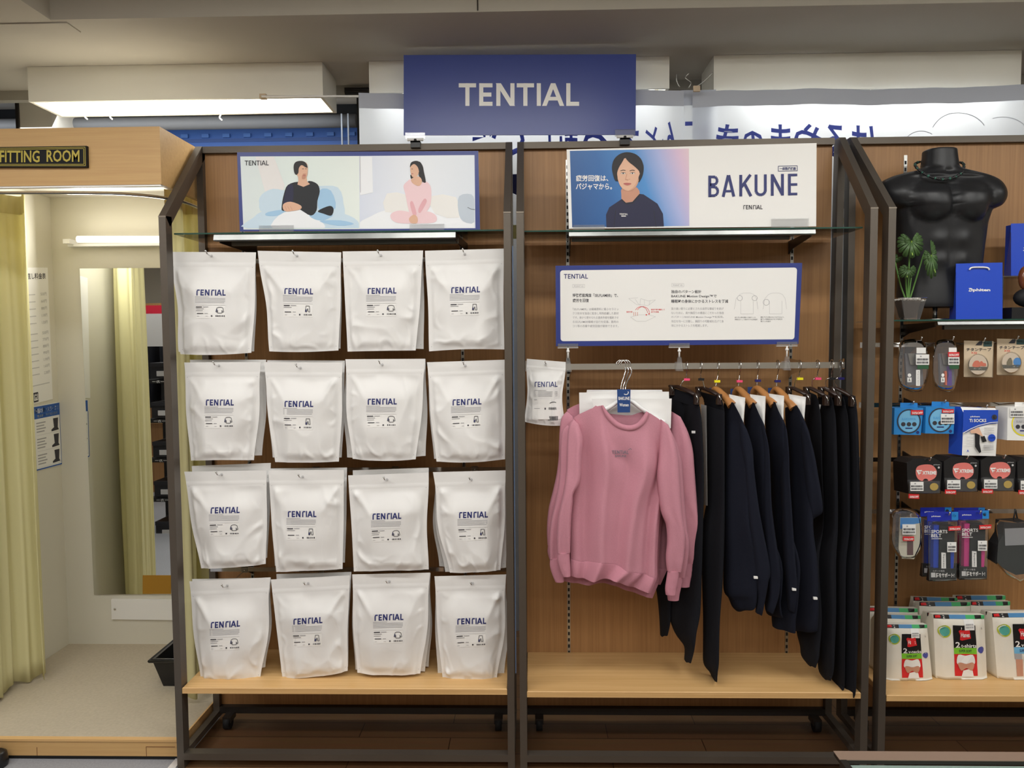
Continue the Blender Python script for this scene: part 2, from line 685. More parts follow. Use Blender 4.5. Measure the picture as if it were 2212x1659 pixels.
# window band behind the lamps: dark frame, grey duct, blue awning beyond
yb = 1.35
mb = MB()
p0, p1 = at(340, 200, yb), at(775, 200, yb)
z = lambda v, u=550, y=yb: at(u, v, y).z
mb.box(XL, p1.x, yb, yb + 0.05, z(252), z(215), mat('dark_window_glass', '23272c', 0.15))
mb.box(XL, p1.x, yb, yb + 0.05, z(330), z(276), mat('blue_awning', '274f92', 0.5))
for i in range(9):
    u = 400 + i * 45
    q = at(u, 292, yb)
    mb.box(q.x - 0.018, q.x + 0.018, yb - 0.012, yb, z(297), z(289), mat('blue_awning_highlight', '3b62a2', 0.5))  # paler squares paint in the small lamp reflections on the blue
mb.box(XL, p1.x, yb - 0.004, yb, z(306), z(299), mat('blue_awning_fold', '1f3f78', 0.5))
tag(mb.build('window_1'), kind='structure')
mb = MB()
q0, q1 = at(770, 200, 0.95), at(783, 200, 0.95)
mb.box(q0.x, q1.x, 0.95, 1.0, 0, CEIL + 0.12, 'blackmatt')
q0, q1 = at(735, 200, 1.1), at(738, 200, 1.1)
mb.box(q0.x, q1.x, 1.1, 1.11, 0, CEIL, mat('dull_rod', '7c8188', 0.6))
q0, q1 = at(749, 200, 1.1), at(752, 200, 1.1)
mb.box(q0.x, q1.x, 1.1, 1.11, 0, CEIL, mat('dull_rod', '7c8188', 0.6))
tag(mb.build('trim_3'), kind='structure')
mb = MB()
mb.tube([(XL, 1.2, z(262, 500, 1.2)), (at(770, 262, 1.2).x, 1.2, z(262, 700, 1.2))], 0.032, mat('gray_duct', '6f7072', 0.6), n=16)
tag(mb.build('overhead_pipe'), 'grey round pipe running level behind the left ceiling lamp', 'pipe')
# soffit face behind the lamps with a dark vent
mb = MB()
mb.box(XL, XR, 0.70, 0.74, at(740, 205, 0.7).z, CEIL + 0.12, mat('soffit_gray', '9a968c', 0.9))
tag(mb.build('trim_4'), kind='structure')
mb = MB()
a, b = at(745, 190, 0.69), at(797, 203, 0.69)
mb.box(a.x, b.x, 0.685, 0.70, b.z, a.z, 'blackmatt')
for i in range(3):
    zz = b.z + (a.z - b.z) * (i + 0.7) / 3.4
    mb.box(a.x, b.x, 0.680, 0.685, zz, zz + 0.004, 'steeldark')
tag(mb.build('ceiling_vent'), 'small dark slot vent between the ceiling lamps left of the blue sign', 'vent')
area('awning_fill_light', (-0.6, 0.98, 2.50), 2.0, 0.25, 6.0, (0.9, 0.95, 1.0), (math.radians(55), 0, 0))  # added fill with no lamp of its own, lifts the dark blue awning
# column stub at far left
mb = MB()
a, b = at(38, 190, 1.0), at(108, 190, 1.0)
mb.box(a.x, b.x, 1.0, 1.3, 0, CEIL + 0.1, 'wallp')
mb.box(a.x - 0.01, a.x + 0.004, 0.99, 1.31, 0, CEIL + 0.1, 'steeldark')
tag(mb.build('wall_column'), kind='structure')


# ------------------------------------------------------------------ ceiling lamps
def ceiling_lamp(uL, uR, vt, vb_, y, label, power):
    a, b = at(uL, vt, y), at(uR, vt, y)
    zt, zb = CEIL, (at(uL, vb_, y).z + at(uR, vb_, y).z) / 2
    x0, x1 = a.x, b.x
    dp = 0.21
    r = empty('ceiling_lamp', ((x0 + x1) / 2, y + dp / 2, zt), label, 'ceiling lamp', 'fluorescent ceiling lamps over the displays')
    mb = MB()
    mb.box(x0, x1, y, y + 0.012, zb, zt - 0.001, 'housing')
    mb.box(x0, x1, y + dp - 0.012, y + dp, zb, zt - 0.001, 'housing')
    mb.box(x0, x0 + 0.012, y + 0.012, y + dp - 0.012, zb, zt - 0.001, 'housing')
    mb.box(x1 - 0.012, x1, y + 0.012, y + dp - 0.012, zb, zt - 0.001, 'housing')
    mb.build('housing', r)
    mb = MB()
    zz = zb + 0.018
    mb.face([(x0 + .012, y + .012, zz + .04), (x1 - .012, y + .012, zz + .04), (x1 - 0.05, y + .08, zz + 0.02), (x0 + 0.05, y + .08, zz + 0.02)], 'housing')
    mb.face([(x0 + .05, y + .08, zz + .02), (x1 - .05, y + .08, zz + .02), (x1 - 0.012, y + .198, zz + .04), (x0 + .012, y + .198, zz + .04)], 'housing')
    mb.build('reflector', r)
    for k in (0.06, 0.15):
        mb = MB()
        mb.tube([(x0 + 0.05, y + k, zb + 0.014), (x1 - 0.05, y + k, zb + 0.014)], 0.014, 'tube', n=12)
        mb.build('tube', r)
    area('lamp_light', ((x0 + x1) / 2, y + dp / 2, zb - 0.012), x1 - x0 - 0.1, 0.2, power, (1.0, 0.97, 0.90))
    return r


r = ceiling_lamp(60, 697, 178, 215, 0.425, 'white fluorescent ceiling lamp above the fitting room, its tubes lit', 5)
for (u, v) in ((181, 250), (235, 250), (472, 252)):
    p = at(u, v - 8, 0.6)
    mb = MB()
    mb.tube(bez([(p.x, p.y, p.z + 0.015), (p.x + 0.012, p.y, p.z), (p.x + 0.004, p.y, p.z - 0.018), (p.x + 0.014, p.y, p.z - 0.03)], 4), 0.003, 'whitegloss', n=6)
    mb.build('wire_hook', r)
ceiling_lamp(797, 1446, 158, 196, 0.425, 'white ceiling lamp housing half hidden behind the blue sign', 4)
ceiling_lamp(1542, 2206, 150, 192, 0.425, 'white ceiling lamp housing at the right above the banner', 4)
# curtain wire rail under the left lamp
mb = MB()
mb.tube([at(565, 208, 0.36), at(775, 208, 0.36)], 0.004, 'whitegloss', n=6)
a, b = at(562, 204, 0.38), at(576, 214, 0.38)
mb.box(a.x, b.x, 0.37, 0.39, b.z, a.z, 'kraft')
tag(mb.build('hanging_rail'), 'thin white rail running from the left ceiling lamp to the banner', 'rail')
# shop lamps nearer the viewer (above the frame of the photograph)
for ly, lp in LAMP_ROWS:
    for lx in LAMP_X:
        r = empty('ceiling_lamp', (lx, ly, HI), 'white fluorescent shop floor lamp, %s row, %s' % (dict(zip([q[0] for q in LAMP_ROWS], ('nearest', 'middle', 'farthest')))[ly], dict(zip(LAMP_X, ('leftmost', 'second from left', 'central', 'second from right', 'rightmost')))[lx]), 'ceiling lamp', 'shop floor lamps')
        mb = MB()
        mb.box(lx - 0.62, lx + 0.62, ly - 0.11, ly + 0.11, HI - 0.045, HI - 0.001, 'housing')
        mb.build('housing', r)
        mb = MB()
        mb.tube([(lx - 0.58, ly, HI - 0.062), (lx + 0.58, ly, HI - 0.062)], 0.014, 'tube', n=10)
        mb.build('tube', r)

# ------------------------------------------------------------------ banners
YBN = 0.385


def banner(name, u0, u1, vt0, vt1, y, label, fold, inks):
    a, b = at(u0, vt0, y), at(u1, vt1, y)
    r = empty(name, ((a.x + b.x) / 2, y, a.z), label, 'banner', 'window banners seen from behind')
    mb = MB()
    rows, zb = [], 0.35
    n = 60
    top = [a.lerp(b, i / n) for i in range(n + 1)]
    yy = lambda x, z_: y + 0.010 * math.sin(x * 7 + fold) + 0.006 * math.sin(x * 17 + 1.3 * fold) * sm(0.2, 2.2, z_) + 0.003 * math.sin(x * 40 + z_ * 5)
    for j in range(25):
        t = j / 24
        rows.append([Vector((p.x, yy(p.x, p.z * (1 - t) + zb * t), p.z * (1 - t) + zb * t)) for p in top])
    mb.grid(rows, 'banner')
    mb.build('cloth', r)
    mb = MB()
    rows = []
    for j in range(3):
        rows.append([Vector((p.x, yy(p.x, p.z) - 0.002, p.z - 0.058 * j / 2)) for p in top])
    mb.grid(rows, 'bannerhem')
    mb.build('hem', r)
    mb = MB()
    mp = lambda u, v: (lambda q: Vector((q.x, yy(q.x, q.z) - 0.0025, q.z)))(at(u, v, y))
    inks(mb, mp)
    if mb.f:
        mb.build('print', r)
    return r


def inks_right(mb, mp):
    for (cx, cyy, rx, ry, a, b) in ((2070, 300, 62, 58, -2.7, -0.5), (2160, 310, 60, 56, -1.9, -0.1), (1990, 330, 44, 48, -2.9, -1.0)):
        put_ring(mb, mp, cx, cyy, rx, ry, 1.6, 'bannerhem', 24, a, b)
    for ch, x0, x1 in (('は', 1838, 1892), ('る', 1780, 1826), ('や', 1714, 1772), ('ま', 1662, 1706), ('の', 1602, 1650), ('き', 1546, 1594)):
        put_text(mb, ch, mp, x0, x1, 270 if ch != 'の' else 283, 340, 'bannerink', 0.02, mirror=True)
    put_poly(mb, mp, [(1815, 430), (1838, 444), (1838, 458), (1815, 446)], 'bannerinkdark')
    put_poly(mb, mp, [(1815, 470), (1838, 472), (1838, 486), (1815, 484)], mat('banner_yellow', 'cfd18c', 0.7))


def inks_left(mb, mp):
    for ch, x0, x1, top in (('ん', 1428, 1462, 262), ('と', 1392, 1420, 275)):
        put_text(mb, ch, mp, x0, x1, top, 330, 'bannerink', 0.02, mirror=True)
    for ch, x0, x1 in (('え', 1330, 1384), ('る', 1258, 1312), ('新', 1196, 1248), ('し', 1160, 1190), ('て', 1098, 1152), ('来', 1018, 1088)):
        put_text(mb, ch, mp, x0, x1, 262, 335, 'bannerink', 0.025, mirror=True)
    put_poly(mb, mp, [(1100, 375), (1125, 375), (1125, 425), (1100, 412)], 'bannerinkdark')
    put_poly(mb, mp, [(1100, 485), (1120, 485), (1120, 515), (1100, 515)], mat('banner_yellow', 'cfd18c', 0.7))


def inks_mid(mb, mp):
    put_text(mb, 'ち', mp, 1500, 1534, 272, 340, 'bannerink', 0.02, mirror=True)
    put_rect(mb, mp, 1479, 1495, 264, 273, 'bannerink')


banner('window_banner', 777, 1478, 204, 195, YBN, 'pale window banner with mirrored letters behind the blue sign', 0.3, inks_left)
banner('window_banner', 1497, 2330, 198, 184, YBN, 'pale blue window banner with mirrored letters and cloud shapes at right', 1.7, inks_right)
banner('window_banner', 1470, 1545, 196, 196, YBN + 0.03, 'narrow folded banner end between the two wide banners', 2.6, inks_mid)
# cord loops and clip above the banners
mb = MB()
mb.tube(bez([at(1461, 160, .36), at(1462, 175, .36), at(1468, 188, .36)], 4), 0.002, 'satin', n=6)
mb.tube(bez([at(1488, 158, .36), at(1480, 168, .36), at(1492, 178, .36), at(1487, 190, .36)], 5), 0.0025, 'satin', n=6)
mb.tube(bez([at(1540, 156, .36), at(1520, 176, .36), at(1500, 190, .36)], 4), 0.002, 'satin', n=6)
a, b = at(1498, 186, .35), at(1512, 198, .35)
mb.box(a.x, b.x, .345, .355, b.z, a.z, 'kraft')
cr_ = mb.build('rope_loop')
tag(cr_, 'loops of cord tying the banners up to the ceiling right of the blue sign', 'cord')

# ================================================================== FITTING ROOM
FX0, FX1, FY0, FY1 = -0.955, -0.012, 0.055, 0.92
PZ = 0.075
fr = empty('fitting_room', ((FX0 + FX1) / 2, (FY0 + FY1) / 2, 0), 'beige fitting room with wooden header above and raised floor at the left', 'fitting room')
mb = MB()
mb.box(-3.0, FX1, FY0 + 0.015, FY1 + 0.04, 0.0, PZ - 0.002, 'platform')
mb.box(-3.0, FX1 - 0.001, FY0 + 0.016, FY1, PZ - 0.002, PZ, 'platform')
mb.build('platform', fr)
mb = MB()
mb.box(-3.0, FX1, FY0, FY0 + 0.015, 0.014, PZ - 0.006, 'header')
mb.box(-3.0, FX1, FY0 - 0.003, FY0 + 0.018, PZ - 0.006, PZ + 0.002, 'shelfwood')
mb.box(FX1 - 0.004, FX1 + 0.002, FY0, FY1, 0.014, PZ + 0.002, 'shelfwood')
q = at(316, 1630, FY0)
q2 = at(378, 1614, FY0)
for x0, x1, z0, z1 in ((q.x, q2.x, q2.z, q2.z + 0.002), (q.x, q.x + 0.0015, 0.014, q2.z), (at(80, 1630, FY0).x, at(80, 1630, FY0).x + 0.0015, 0.014, 0.045)):
    mb.box(x0, x1, FY0 - 0.001, FY0, z0, z1, mat('wood_joint', '7a4f2c', 0.7))
mb.build('step_edge', fr)
mb = MB()
mb.box(-3.0, FX1, FY0 + 0.004, FY0 + 0.014, 0.0, 0.014, 'blackmatt')
mb.build('skirting', fr)
mb = MB()
mb.box(-3.0, FX1 + 0.0, FY1, FY1 + 0.035, PZ, 2.20, 'cream')
mb.build('back_panel', fr)
mb = MB()
mb.box(FX0 - 0.035, FX0, FY0 + 0.02, FY1, PZ, 2.20, 'cream')
mb.build('side_panel', fr)
mb = MB()
mb.box(FX1 - 0.018, FX1, FY0 + 0.38, FY1, PZ, 2.20, 'cream')
mb.build('side_panel', fr)
HT, HB = at(350, 273, FY0).z, at(350, 398, FY0).z
mb = MB()
mb.box(-3.0, FX1, FY0, FY0 + 0.02, HB, HT, 'header')
mb.box(FX1 - 0.02, FX1, FY0 + 0.02, FY1 + 0.04, HB, HT, 'header')
mb.box(-3.0, FX1 - 0.02, FY0 + 0.02, FY1 + 0.04, HT - 0.02, HT - 0.002, 'wallp')
mb.box(-3.0, FX1 - 0.02, FY0 + 0.02, FY1 + 0.04, 2.185, 2.20, 'wallp')
mb.build('header_box', fr)
mb = MB()
mb.box(-3.0, FX1 - 0.003, FY0 + 0.002, FY0 + 0.018, HB - 0.006, HB, 'whitegloss')
path = bez([(-1.4, 0.10, HB - 0.01), (-0.9, 0.10, HB - 0.012), (-0.5, 0.105, HB - 0.014), (-0.2, 0.13, HB - 0.016), (-0.06, 0.24, HB - 0.018), (-0.045, 0.45, HB - 0.018)], 6)
mb.tube(path, 0.006, 'satin', n=6)
mb.build('curtain_rail', fr)
# name plate
YS = FY0 - 0.012
sg = empty('door_plate', at(90, 338, YS), 'black plate with gold letters on the wooden header of the fitting room', 'sign')
mb = MB()
mb.slab(px_at(YS, [(-30, 318), (187, 315), (188, 361), (-30, 361)]), (0, 0.012, 0), mat('plate_black', '0c0c0e', 0.5, spec=0.25))
mb.build('plate', sg)
mb = MB()
mp = pxmap(YS, 0.001)
for off in (3, 6):
    put_line(mb, mp, [(-30, 318 + off), (187 - off, 315 + off), (188 - off, 361 - off), (-30, 361 - off)], 1.2, 'gold')
mb.build('border', sg)
mb = MB()
put_text(mb, 'FITTING', mp, 0, 86, 325, 351, 'gold', 0.02)
mb.build('lettering', sg)
mb = MB()
put_text(mb, 'ROOM', mp, 101, 172, 324, 350, 'gold', 0.02)
mb.build('lettering', sg)

# mirror
YM = FY1
mr = empty('wall_mirror', at(270, 930, YM), 'tall frameless mirror on the fitting room back wall', 'mirror')
mb = MB()
mb.slab([at(172, 580, YM - 0.008), at(470, 578, YM - 0.008), at(470, 1283, YM - 0.008), at(203, 1284, YM - 0.008)], (0, 0.007, 0), 'mirror', mat('mirror_edge', '4c5048', 0.3))
mb.build('mirror_glass', mr)
mb = MB()
mb.slab(px_at(YM - 0.010, [(308, 1243), (369, 1243), (369, 1283), (308, 1283)]), (0, 0.002, 0), mat('ochre_sticker', 'a87a1e', 0.6))
mb.build('sticker', mr)
# bent ledge plate under the mirror
mb = MB()
mb.slab(px_at(YM - 0.012, [(240, 1295), (400, 1296), (400, 1340), (241, 1338)]), (0, 0.011, 0), 'whitegloss')
pl = mb.build('wall_plate')
tag(pl, 'white flat plate screwed to the wall under the fitting room mirror', 'wall plate')
mb = MB()
p = at(248, 1316, YM - 0.014)
mb.ball(p, 0.006, 'chrome', 6, (1, .6, 1))
mb.build('screw', pl)
# wall tube lamp
wl = empty('wall_lamp', at(268, 520, YM), 'lit white tube lamp on the fitting room back wall', 'lamp')
mb = MB()
a, b = at(155, 508, YM), at(390, 533, YM)
mb.box(a.x, b.x, YM - 0.035, YM - 0.001, b.z + 0.002, b.z + 0.014, 'whitegloss')
mb.box(a.x, a.x + 0.03, YM - 0.07, YM - 0.001, b.z + 0.012, b.z + 0.032, 'whitegloss')
mb.build('bracket', wl)
mb = MB()
c = at(168, 517, YM - 0.07)
c2 = at(390, 517, YM - 0.07)
mb.tube([c, c + (c2 - c) * .02, c2], 0.015, 'tubewall', n=16)
mb.build('tube', wl)
area('tube_light', ((c.x + c2.x) / 2, YM - 0.11, c.z), c2.x - c.x, 0.05, 5.5, (1, 0.98, 0.92), (math.radians(-90), 0, 0))
area('tube_light', ((c.x + c2.x) / 2, YM - 0.08, c.z + 0.04), c2.x - c.x, 0.05, 0.2, (1, 0.97, 0.86), (math.radians(180), 0, 0))

# curtains


def curtain(path, zt, zb, amp, nf, label, ph=0.0):
    P = bez([(x, y, 0) for x, y in path], 12)
    L = [0]
    for a, b in zip(P, P[1:]):
        L.append(L[-1] + (b - a).length)
    n = 110
    rows = []
    for j in range(28):
        t = j / 27
        row = []
        for i in range(n + 1):
            s_ = L[-1] * i / n
            k = max(q for q in range(len(L)) if L[q] <= s_ + 1e-9)
            k = min(k, len(P) - 2)
            f = (s_ - L[k]) / max(1e-6, L[k + 1] - L[k])
            p = P[k].lerp(P[k + 1], f)
            d = (P[k + 1] - P[k]).normalized()
            nn = Vector((-d.y, d.x, 0))
            am = amp * (0.55 + 0.45 * sm(0, .25, t)) * (1 - 0.15 * math.sin(5 * t + i * .05))
            o = am * math.sin(2 * math.pi * nf * i / n + ph + 0.5 * math.sin(3 * t)) + amp * .3 * math.sin(2 * math.pi * nf * 2.3 * i / n + 2 * t + ph)
            hem = zb + 0.012 * math.sin(i * 0.21 + ph) if t == 1 else zb
            q = p + nn * o
            q.z = zt * (1 - t) + hem * t
            row.append(q)
        rows.append(row)
    c = MB()
    c.grid(rows, 'curtain')
    o = c.build('curtain')
    tag(o, label, 'curtain', 'fitting room curtains')
    sd = o.modifiers.new('thick', 'SOLIDIFY')
    sd.thickness = 0.002
    hb = MB()
    hb.grid([[p + Vector((0, -0.0025, 0)) for p in rows[k]] for k in (0, 1)], mat('curtain_head_tape', 'cfc68c', .8))
    hb.build('heading_tape', o)
    return o


curtain([(-0.797, 0.50), (-0.82, 0.535), (-0.87, 0.52), (-0.90, 0.44), (-0.88, 0.32), (-0.915, 0.20), (-0.935, 0.10)], at(20, 415, .45).z, PZ + 0.018, 0.012, 6,
        'pale yellow curtain bunched at the left side of the fitting room')
curtain([(-0.115, 0.30), (-0.08, 0.36), (-0.12, 0.42), (-0.06, 0.47), (-0.10, 0.55)], at(410, 413, .35).z, PZ + 0.03, 0.012, 4,
        'pale yellow curtain gathered at the right side behind the pouch stand', 1.2)

# posters on the fitting room side wall
XP = FX0 + 0.003
mpx = lambda u, v: atx(u, v, XP)


def wall_poster(name, quad, label, draw):
    r = empty(name, atx(*quad[1], XP), label, 'poster')
    b = MB()
    b.slab([atx(u, v, XP) for u, v in quad], (-0.0015, 0, 0), 'whitegloss')
    b.build('sheet', r)
    b = MB()
    # local frame of the sheet: 0..1 across (towards the back wall), 0..1 down
    A, B, C_, D_ = [atx(u, v, XP + 0.0006) for u, v in quad]
    f = lambda s, t: A.lerp(B, s).lerp(D_.lerp(C_, s), t)
    draw(b, f)
    b.build('print', r)
    return r


def draw_prices(b, f):
    put_text(b, 'お直し料金表', f, 0.30, 0.93, 0.04, 0.085, 'ink', 0.01)
    for k in range(5):
        put_text(b, ['550円', '660円', '880円', '1,100円', '1,320円'][k], f, 0.76, 0.93, 0.185 + k * 0.053, 0.21 + k * 0.053, 'gray')
        put_rect(b, f, 0.35, 0.60, 0.195 + k * .053, 0.202 + k * .053, 'ltgray')
    for k in range(7):
        put_text(b, ['550円', '770円', '880円', '990円', '1,100円', '1,650円', '2,200円'][k], f, 0.76, 0.94, 0.475 + k * 0.05, 0.50 + k * 0.05, 'gray')
        put_rect(b, f, 0.32, 0.62, 0.485 + k * .05, 0.492 + k * .05, 'ltgray')
    put_rect(b, f, 0.30, 0.92, 0.865, 0.872, 'ltgray')
    put_line(b, f, [(0.40, 0.925), (0.54, 0.925), (0.54, 0.985), (0.40, 0.985), (0.40, 0.925)], 0.012, 'ink')
    put_text(b, 'H', f, 0.43, 0.51, 0.93, 0.97, 'ink', 0.03)


def draw_boots(b, f):
    put_rect(b, f, 0.02, 0.985, 0.01, 0.20, mat('poster_blue', '1f57a8', 0.5))
    put_text(b, '裾幅の狭いスラックス', f, 0.28, 0.96, 0.04, 0.12, 'whitegloss', 0.015)
    put_text(b, '仕上がりサイズの目安', f, 0.34, 0.92, 0.14, 0.18, 'yellow')
    put_line(b, f, [(0.02, 0.20), (0.02, 0.985), (0.985, 0.985), (0.985, 0.2)], 0.02, mat('poster_blue', '1f57a8', 0.5))
    put_line(b, f, [(0.24, 0.2), (0.24, 0.985)], 0.02, mat('poster_blue', '1f57a8', 0.5))
    for k in range(3):
        t = 0.24 + k * 0.25
        for j in range(4):
            put_rect(b, f, 0.30, 0.56 - 0.04 * (j % 2), t + 0.02 + j * 0.045, t + 0.038 + j * 0.045, 'gray')
        put_rect(b, f, 0.30, 0.94, t + 0.215, t + 0.219, 'ltgray')
        put_poly(b, f, [(0.78, t), (0.93, t), (0.91, t + 0.15), (0.94, t + 0.19), (0.72, t + 0.20), (0.72, t + 0.17), (0.80, t + 0.14)], 'ink')
        put_poly(b, f, [(0.10, t), (0.18, t), (0.17, t + 0.19), (0.06, t + 0.19), (0.11, t + 0.12)], 'ink')


wall_poster('price_list', [(25, 578), (103, 578), (114, 862), (45, 880)], 'white price list sheet on the fitting room side wall, above the boot sheet', draw_prices)
wall_poster('size_guide', [(52, 882), (129, 868), (135, 1003), (60, 1023)], 'blue bordered sheet with boot pictures on the fitting room side wall', draw_boots)

# black basket on the fitting room floor
q = atz(353, 1482, PZ)
bk = empty('laundry_basket', (q.x + 0.09, q.y + 0.12, PZ), 'black plastic basket on the fitting room floor behind the stand post', 'basket')
x0, x1, y0, y1 = q.x, -0.05, q.y, q.y + 0.24
zt = at(342, 1422, y0 - 0.02).z
B = [(x0, y0, PZ), (x1, y0, PZ), (x1, y1, PZ), (x0, y1, PZ)]
T = [(x0 - 0.03, y0 - 0.03, zt), (x1 + 0.02, y0 - 0.03, zt), (x1 + 0.02, y1 + 0.03, zt), (x0 - 0.03, y1 + 0.03, zt)]
mb = MB()
mb.face([B[0], B[3], B[2], B[1]], 'black')
for i in range(4):
    j = (i + 1) % 4
    mb.face([B[i], B[j], T[j], T[i]], 'black')
    ib = lambda p, z_: ((p[0] - (x0 + x1) / 2) * .93 + (x0 + x1) / 2, (p[1] - (y0 + y1) / 2) * .93 + (y0 + y1) / 2, z_)
    mb.face([ib(T[i], zt), ib(T[j], zt), ib(B[j], PZ + .006), ib(B[i], PZ + .006)], 'black')
    mb.face([T[i], T[j], ib(T[j], zt), ib(T[i], zt)], 'black')
mb.build('body', bk)
mb = MB()
Tb = [(p[0] + (0.008 if p[0] > (x0 + x1) / 2 else -0.008), p[1] + (0.008 if p[1] > (y0 + y1) / 2 else -0.008), p[2] - 0.006) for p in T]
mb.tube(Tb + [Tb[0]], 0.006, 'black', n=6)
mb.build('rim', bk)

# ================================================================== DISPLAY STANDS
DB, HTOP, ZK = 0.3103, 2.253, 1.943
ZR0, ZR1 = 0.032, 0.056
PW, PD = 0.0245, 0.045
U1, U2, U3 = (0.0, 1.2), (1.2187, 2.4225), (2.458, 3.66)
YPAN = DB + 0.024


def side_frame(x0, parent, xb=None, knee=ZK):
    """post, slanting top bar and rear post of one side, welded from square tube"""
    xb = x0 if xb is None else xb
    mb = MB()
    fl = lambda t: x0 + (xb - x0) * t
    # front post
    mb.hexa([(x0, 0, 0.0), (x0 + PW, 0, 0.0), (x0 + PW, PD, 0.0), (x0, PD, 0.0)],
            [(x0, 0, knee), (x0 + PW, 0, knee), (x0 + PW, PD, knee + 0.004), (x0, PD, knee + 0.004)], 'steel')
    # slanting bar: outer edge knee -> top, inner edge parallel below
    sl = Vector((0, DB, HTOP - knee)).normalized()
    nrm = Vector((0, sl.z, -sl.y)) * PD
    A = Vector((x0, 0, knee))
    Bp = Vector((xb, DB, HTOP))
    c1 = A + nrm
    c2 = Bp + nrm
    mb.hexa([A, A + Vector((PW, 0, 0)), c1 + Vector((PW, 0, 0)), c1], [Bp, Bp + Vector((PW, 0, 0)), c2 + Vector((PW, 0, 0)), c2], 'steel')
    # rear post
    mb.hexa([(x0, DB, 0.03), (x0 + PW, DB, 0.03), (x0 + PW, DB + PD, 0.03), (x0, DB + PD, 0.03)],
            [(xb, DB, HTOP), (xb + PW, DB, HTOP), (xb + PW, DB + PD, HTOP), (xb, DB + PD, HTOP)], 'steel')
    mb.box(x0, x0 + PW, PD, DB, ZR0, ZR1, 'steel')
    # weld bead at the knee
    mb.box(x0 - 0.0006, x0 + PW + 0.0006, -0.001, 0.002, knee - 0.004, knee + 0.001, mat('scuffed_steel', '857b6e', 0.5, 0.3))
    return mb.build('side_frame', parent)


def slot_strip(x, z0, z1, parent):
    mb = MB()
    mb.box(x - 0.006, x + 0.006, YPAN - 0.002, YPAN, z0, z1, 'satin')
    z_ = z0 + 0.006
    while z_ < z1 - 0.012:
        mb.box(x - 0.0035, x + 0.0035, YPAN - 0.0028, YPAN - 0.002, z_, z_ + 0.013, 'blackmatt')
        z_ += 0.025
    return mb.build('slot_strip', parent)


def stand(U, name_label, slots, xb=None, rear_l=None, right=True):
    x0, x1 = U
    r = empty('display_stand', ((x0 + x1) / 2, DB / 2, 0), name_label, 'display stand', 'bronze metal wall display stands')
    side_frame(x0, r, rear_l)
    if right:
        side_frame(x1 - PW, r, xb)
    mb = MB()
    mb.box(x0 + PW, x1 - PW, DB + 0.002, DB + 0.03, HTOP - 0.024, HTOP, 'steel')
    mb.build('top_beam', r)
    mb = MB()
    mb.box(x0 + PW, x1 - PW, 0.0, PD - 0.01, ZR0, ZR1, 'steel')
    mb.build('front_rail', r)
    mb = MB()
    mb.box(x0 + PW, x1 - PW, DB, DB + PD, 0.046, 0.072, 'steeldark')
    mb.build('rear_rail', r)
    mb = MB()
    mb.box(x0 + PW, x1 - PW, YPAN, YPAN + 0.012, 0.072, HTOP - 0.024, 'panel')
    mb.build('back_panel', r)
    for u, v in slots:
        p = at(u, v, YPAN)
        slot_strip(p.x, 0.15, 2.19, r)
    for x in (x0 + 0.07, x1 - 0.07):
        c = MB()
        c.tube([(x - 0.012, DB - 0.03, 0.025), (x + 0.012, DB - 0.03, 0.025)], 0.025, 'blackmatt', n=16)
        c.box(x - 0.016, x + 0.016, DB - 0.045, DB + 0.01, 0.03, 0.052, 'steeldark')
        c.build('caster', r)
    return r


st1 = stand(U1, 'bronze metal display stand holding the white pouches, next to the fitting room', [(553, 1500), (1008, 1500)])
st2 = stand(U2, 'bronze metal display stand with the clothes rail, in the middle', [(1229, 1400), (1697, 1530)], xb=2.4225 - PW + 0.014)
st3 = stand(U3, 'bronze metal display stand with the black torso and small packs, at the right edge', [(1932, 1400)], right=True, rear_l=2.453)
# paint chips on the knees are part of the frames; a rubber gap strip between stands 1 and 2
mb = MB()
mb.box(1.2035, 1.2075, 0.004, 0.012, 0.35, 1.83, mat('gap_strip', '52627a', 0.3))
tag(mb.build('cable'), 'thin blue grey cable running down the gap between the left and middle stands', 'cable')

ZS1, ZS2, ZS3 = atz(0, 0, 1).z, 0, 0
ZS1 = (at(391, 1487, 0.0).z + at(1096, 1487, 0).z) / 2
ZS2 = (at(1137, 1492, 0.0).z + at(1858, 1498, 0).z) / 2
ZS3 = at(1925, 1502, 0.0).z


def shelf_board(U, zt, x0off, x1off, label):
    x0, x1 = U[0] + x0off, U[1] - x1off
    mb = MB()
    th = 0.021
    b = 0.002
    mb.hexa([(x0, 0.0, zt - th), (x1, 0.0, zt - th), (x1, YPAN - 0.001, zt - th), (x0, YPAN - 0.001, zt - th)],
            [(x0, 0.0, zt - b), (x1, 0.0, zt - b), (x1, YPAN - 0.001, zt - b), (x0, YPAN - 0.001, zt - b)], 'shelfwood')
    mb.hexa([(x0, 0.0, zt - b), (x1, 0.0, zt - b), (x1, YPAN - 0.001, zt - b), (x0, YPAN - 0.001, zt - b)],
            [(x0 + b, b, zt), (x1 - b, b, zt), (x1 - b, YPAN - 0.001, zt), (x0 + b, YPAN - 0.001, zt)], 'shelfwood')
    o = mb.build('shelf_board')
    tag(o, label, 'shelf', 'light oak bottom shelves')
    for x in (x0 + 0.18, x1 - 0.2):
        m2 = MB()
        m2.slab([(x, 0.07, zt - th), (x, YPAN, zt - th), (x, YPAN, zt - th - 0.055), (x, YPAN - 0.05, zt - th - 0.05), (x, 0.07, zt - th - 0.012)], (0.004, 0, 0), 'steeldark')
        m2.build('bracket', o)
    return o


shelf_board(U1, ZS1, PW + 0.002, PW + 0.001, 'light oak shelf board under the white pouches')
shelf_board(U2, ZS2, PW + 0.001, PW + 0.001, 'light oak shelf board under the hanging clothes')
shelf_board(U3, ZS3, PW + 0.003, PW + 0.001, 'light oak shelf board carrying the packs of white shirts')


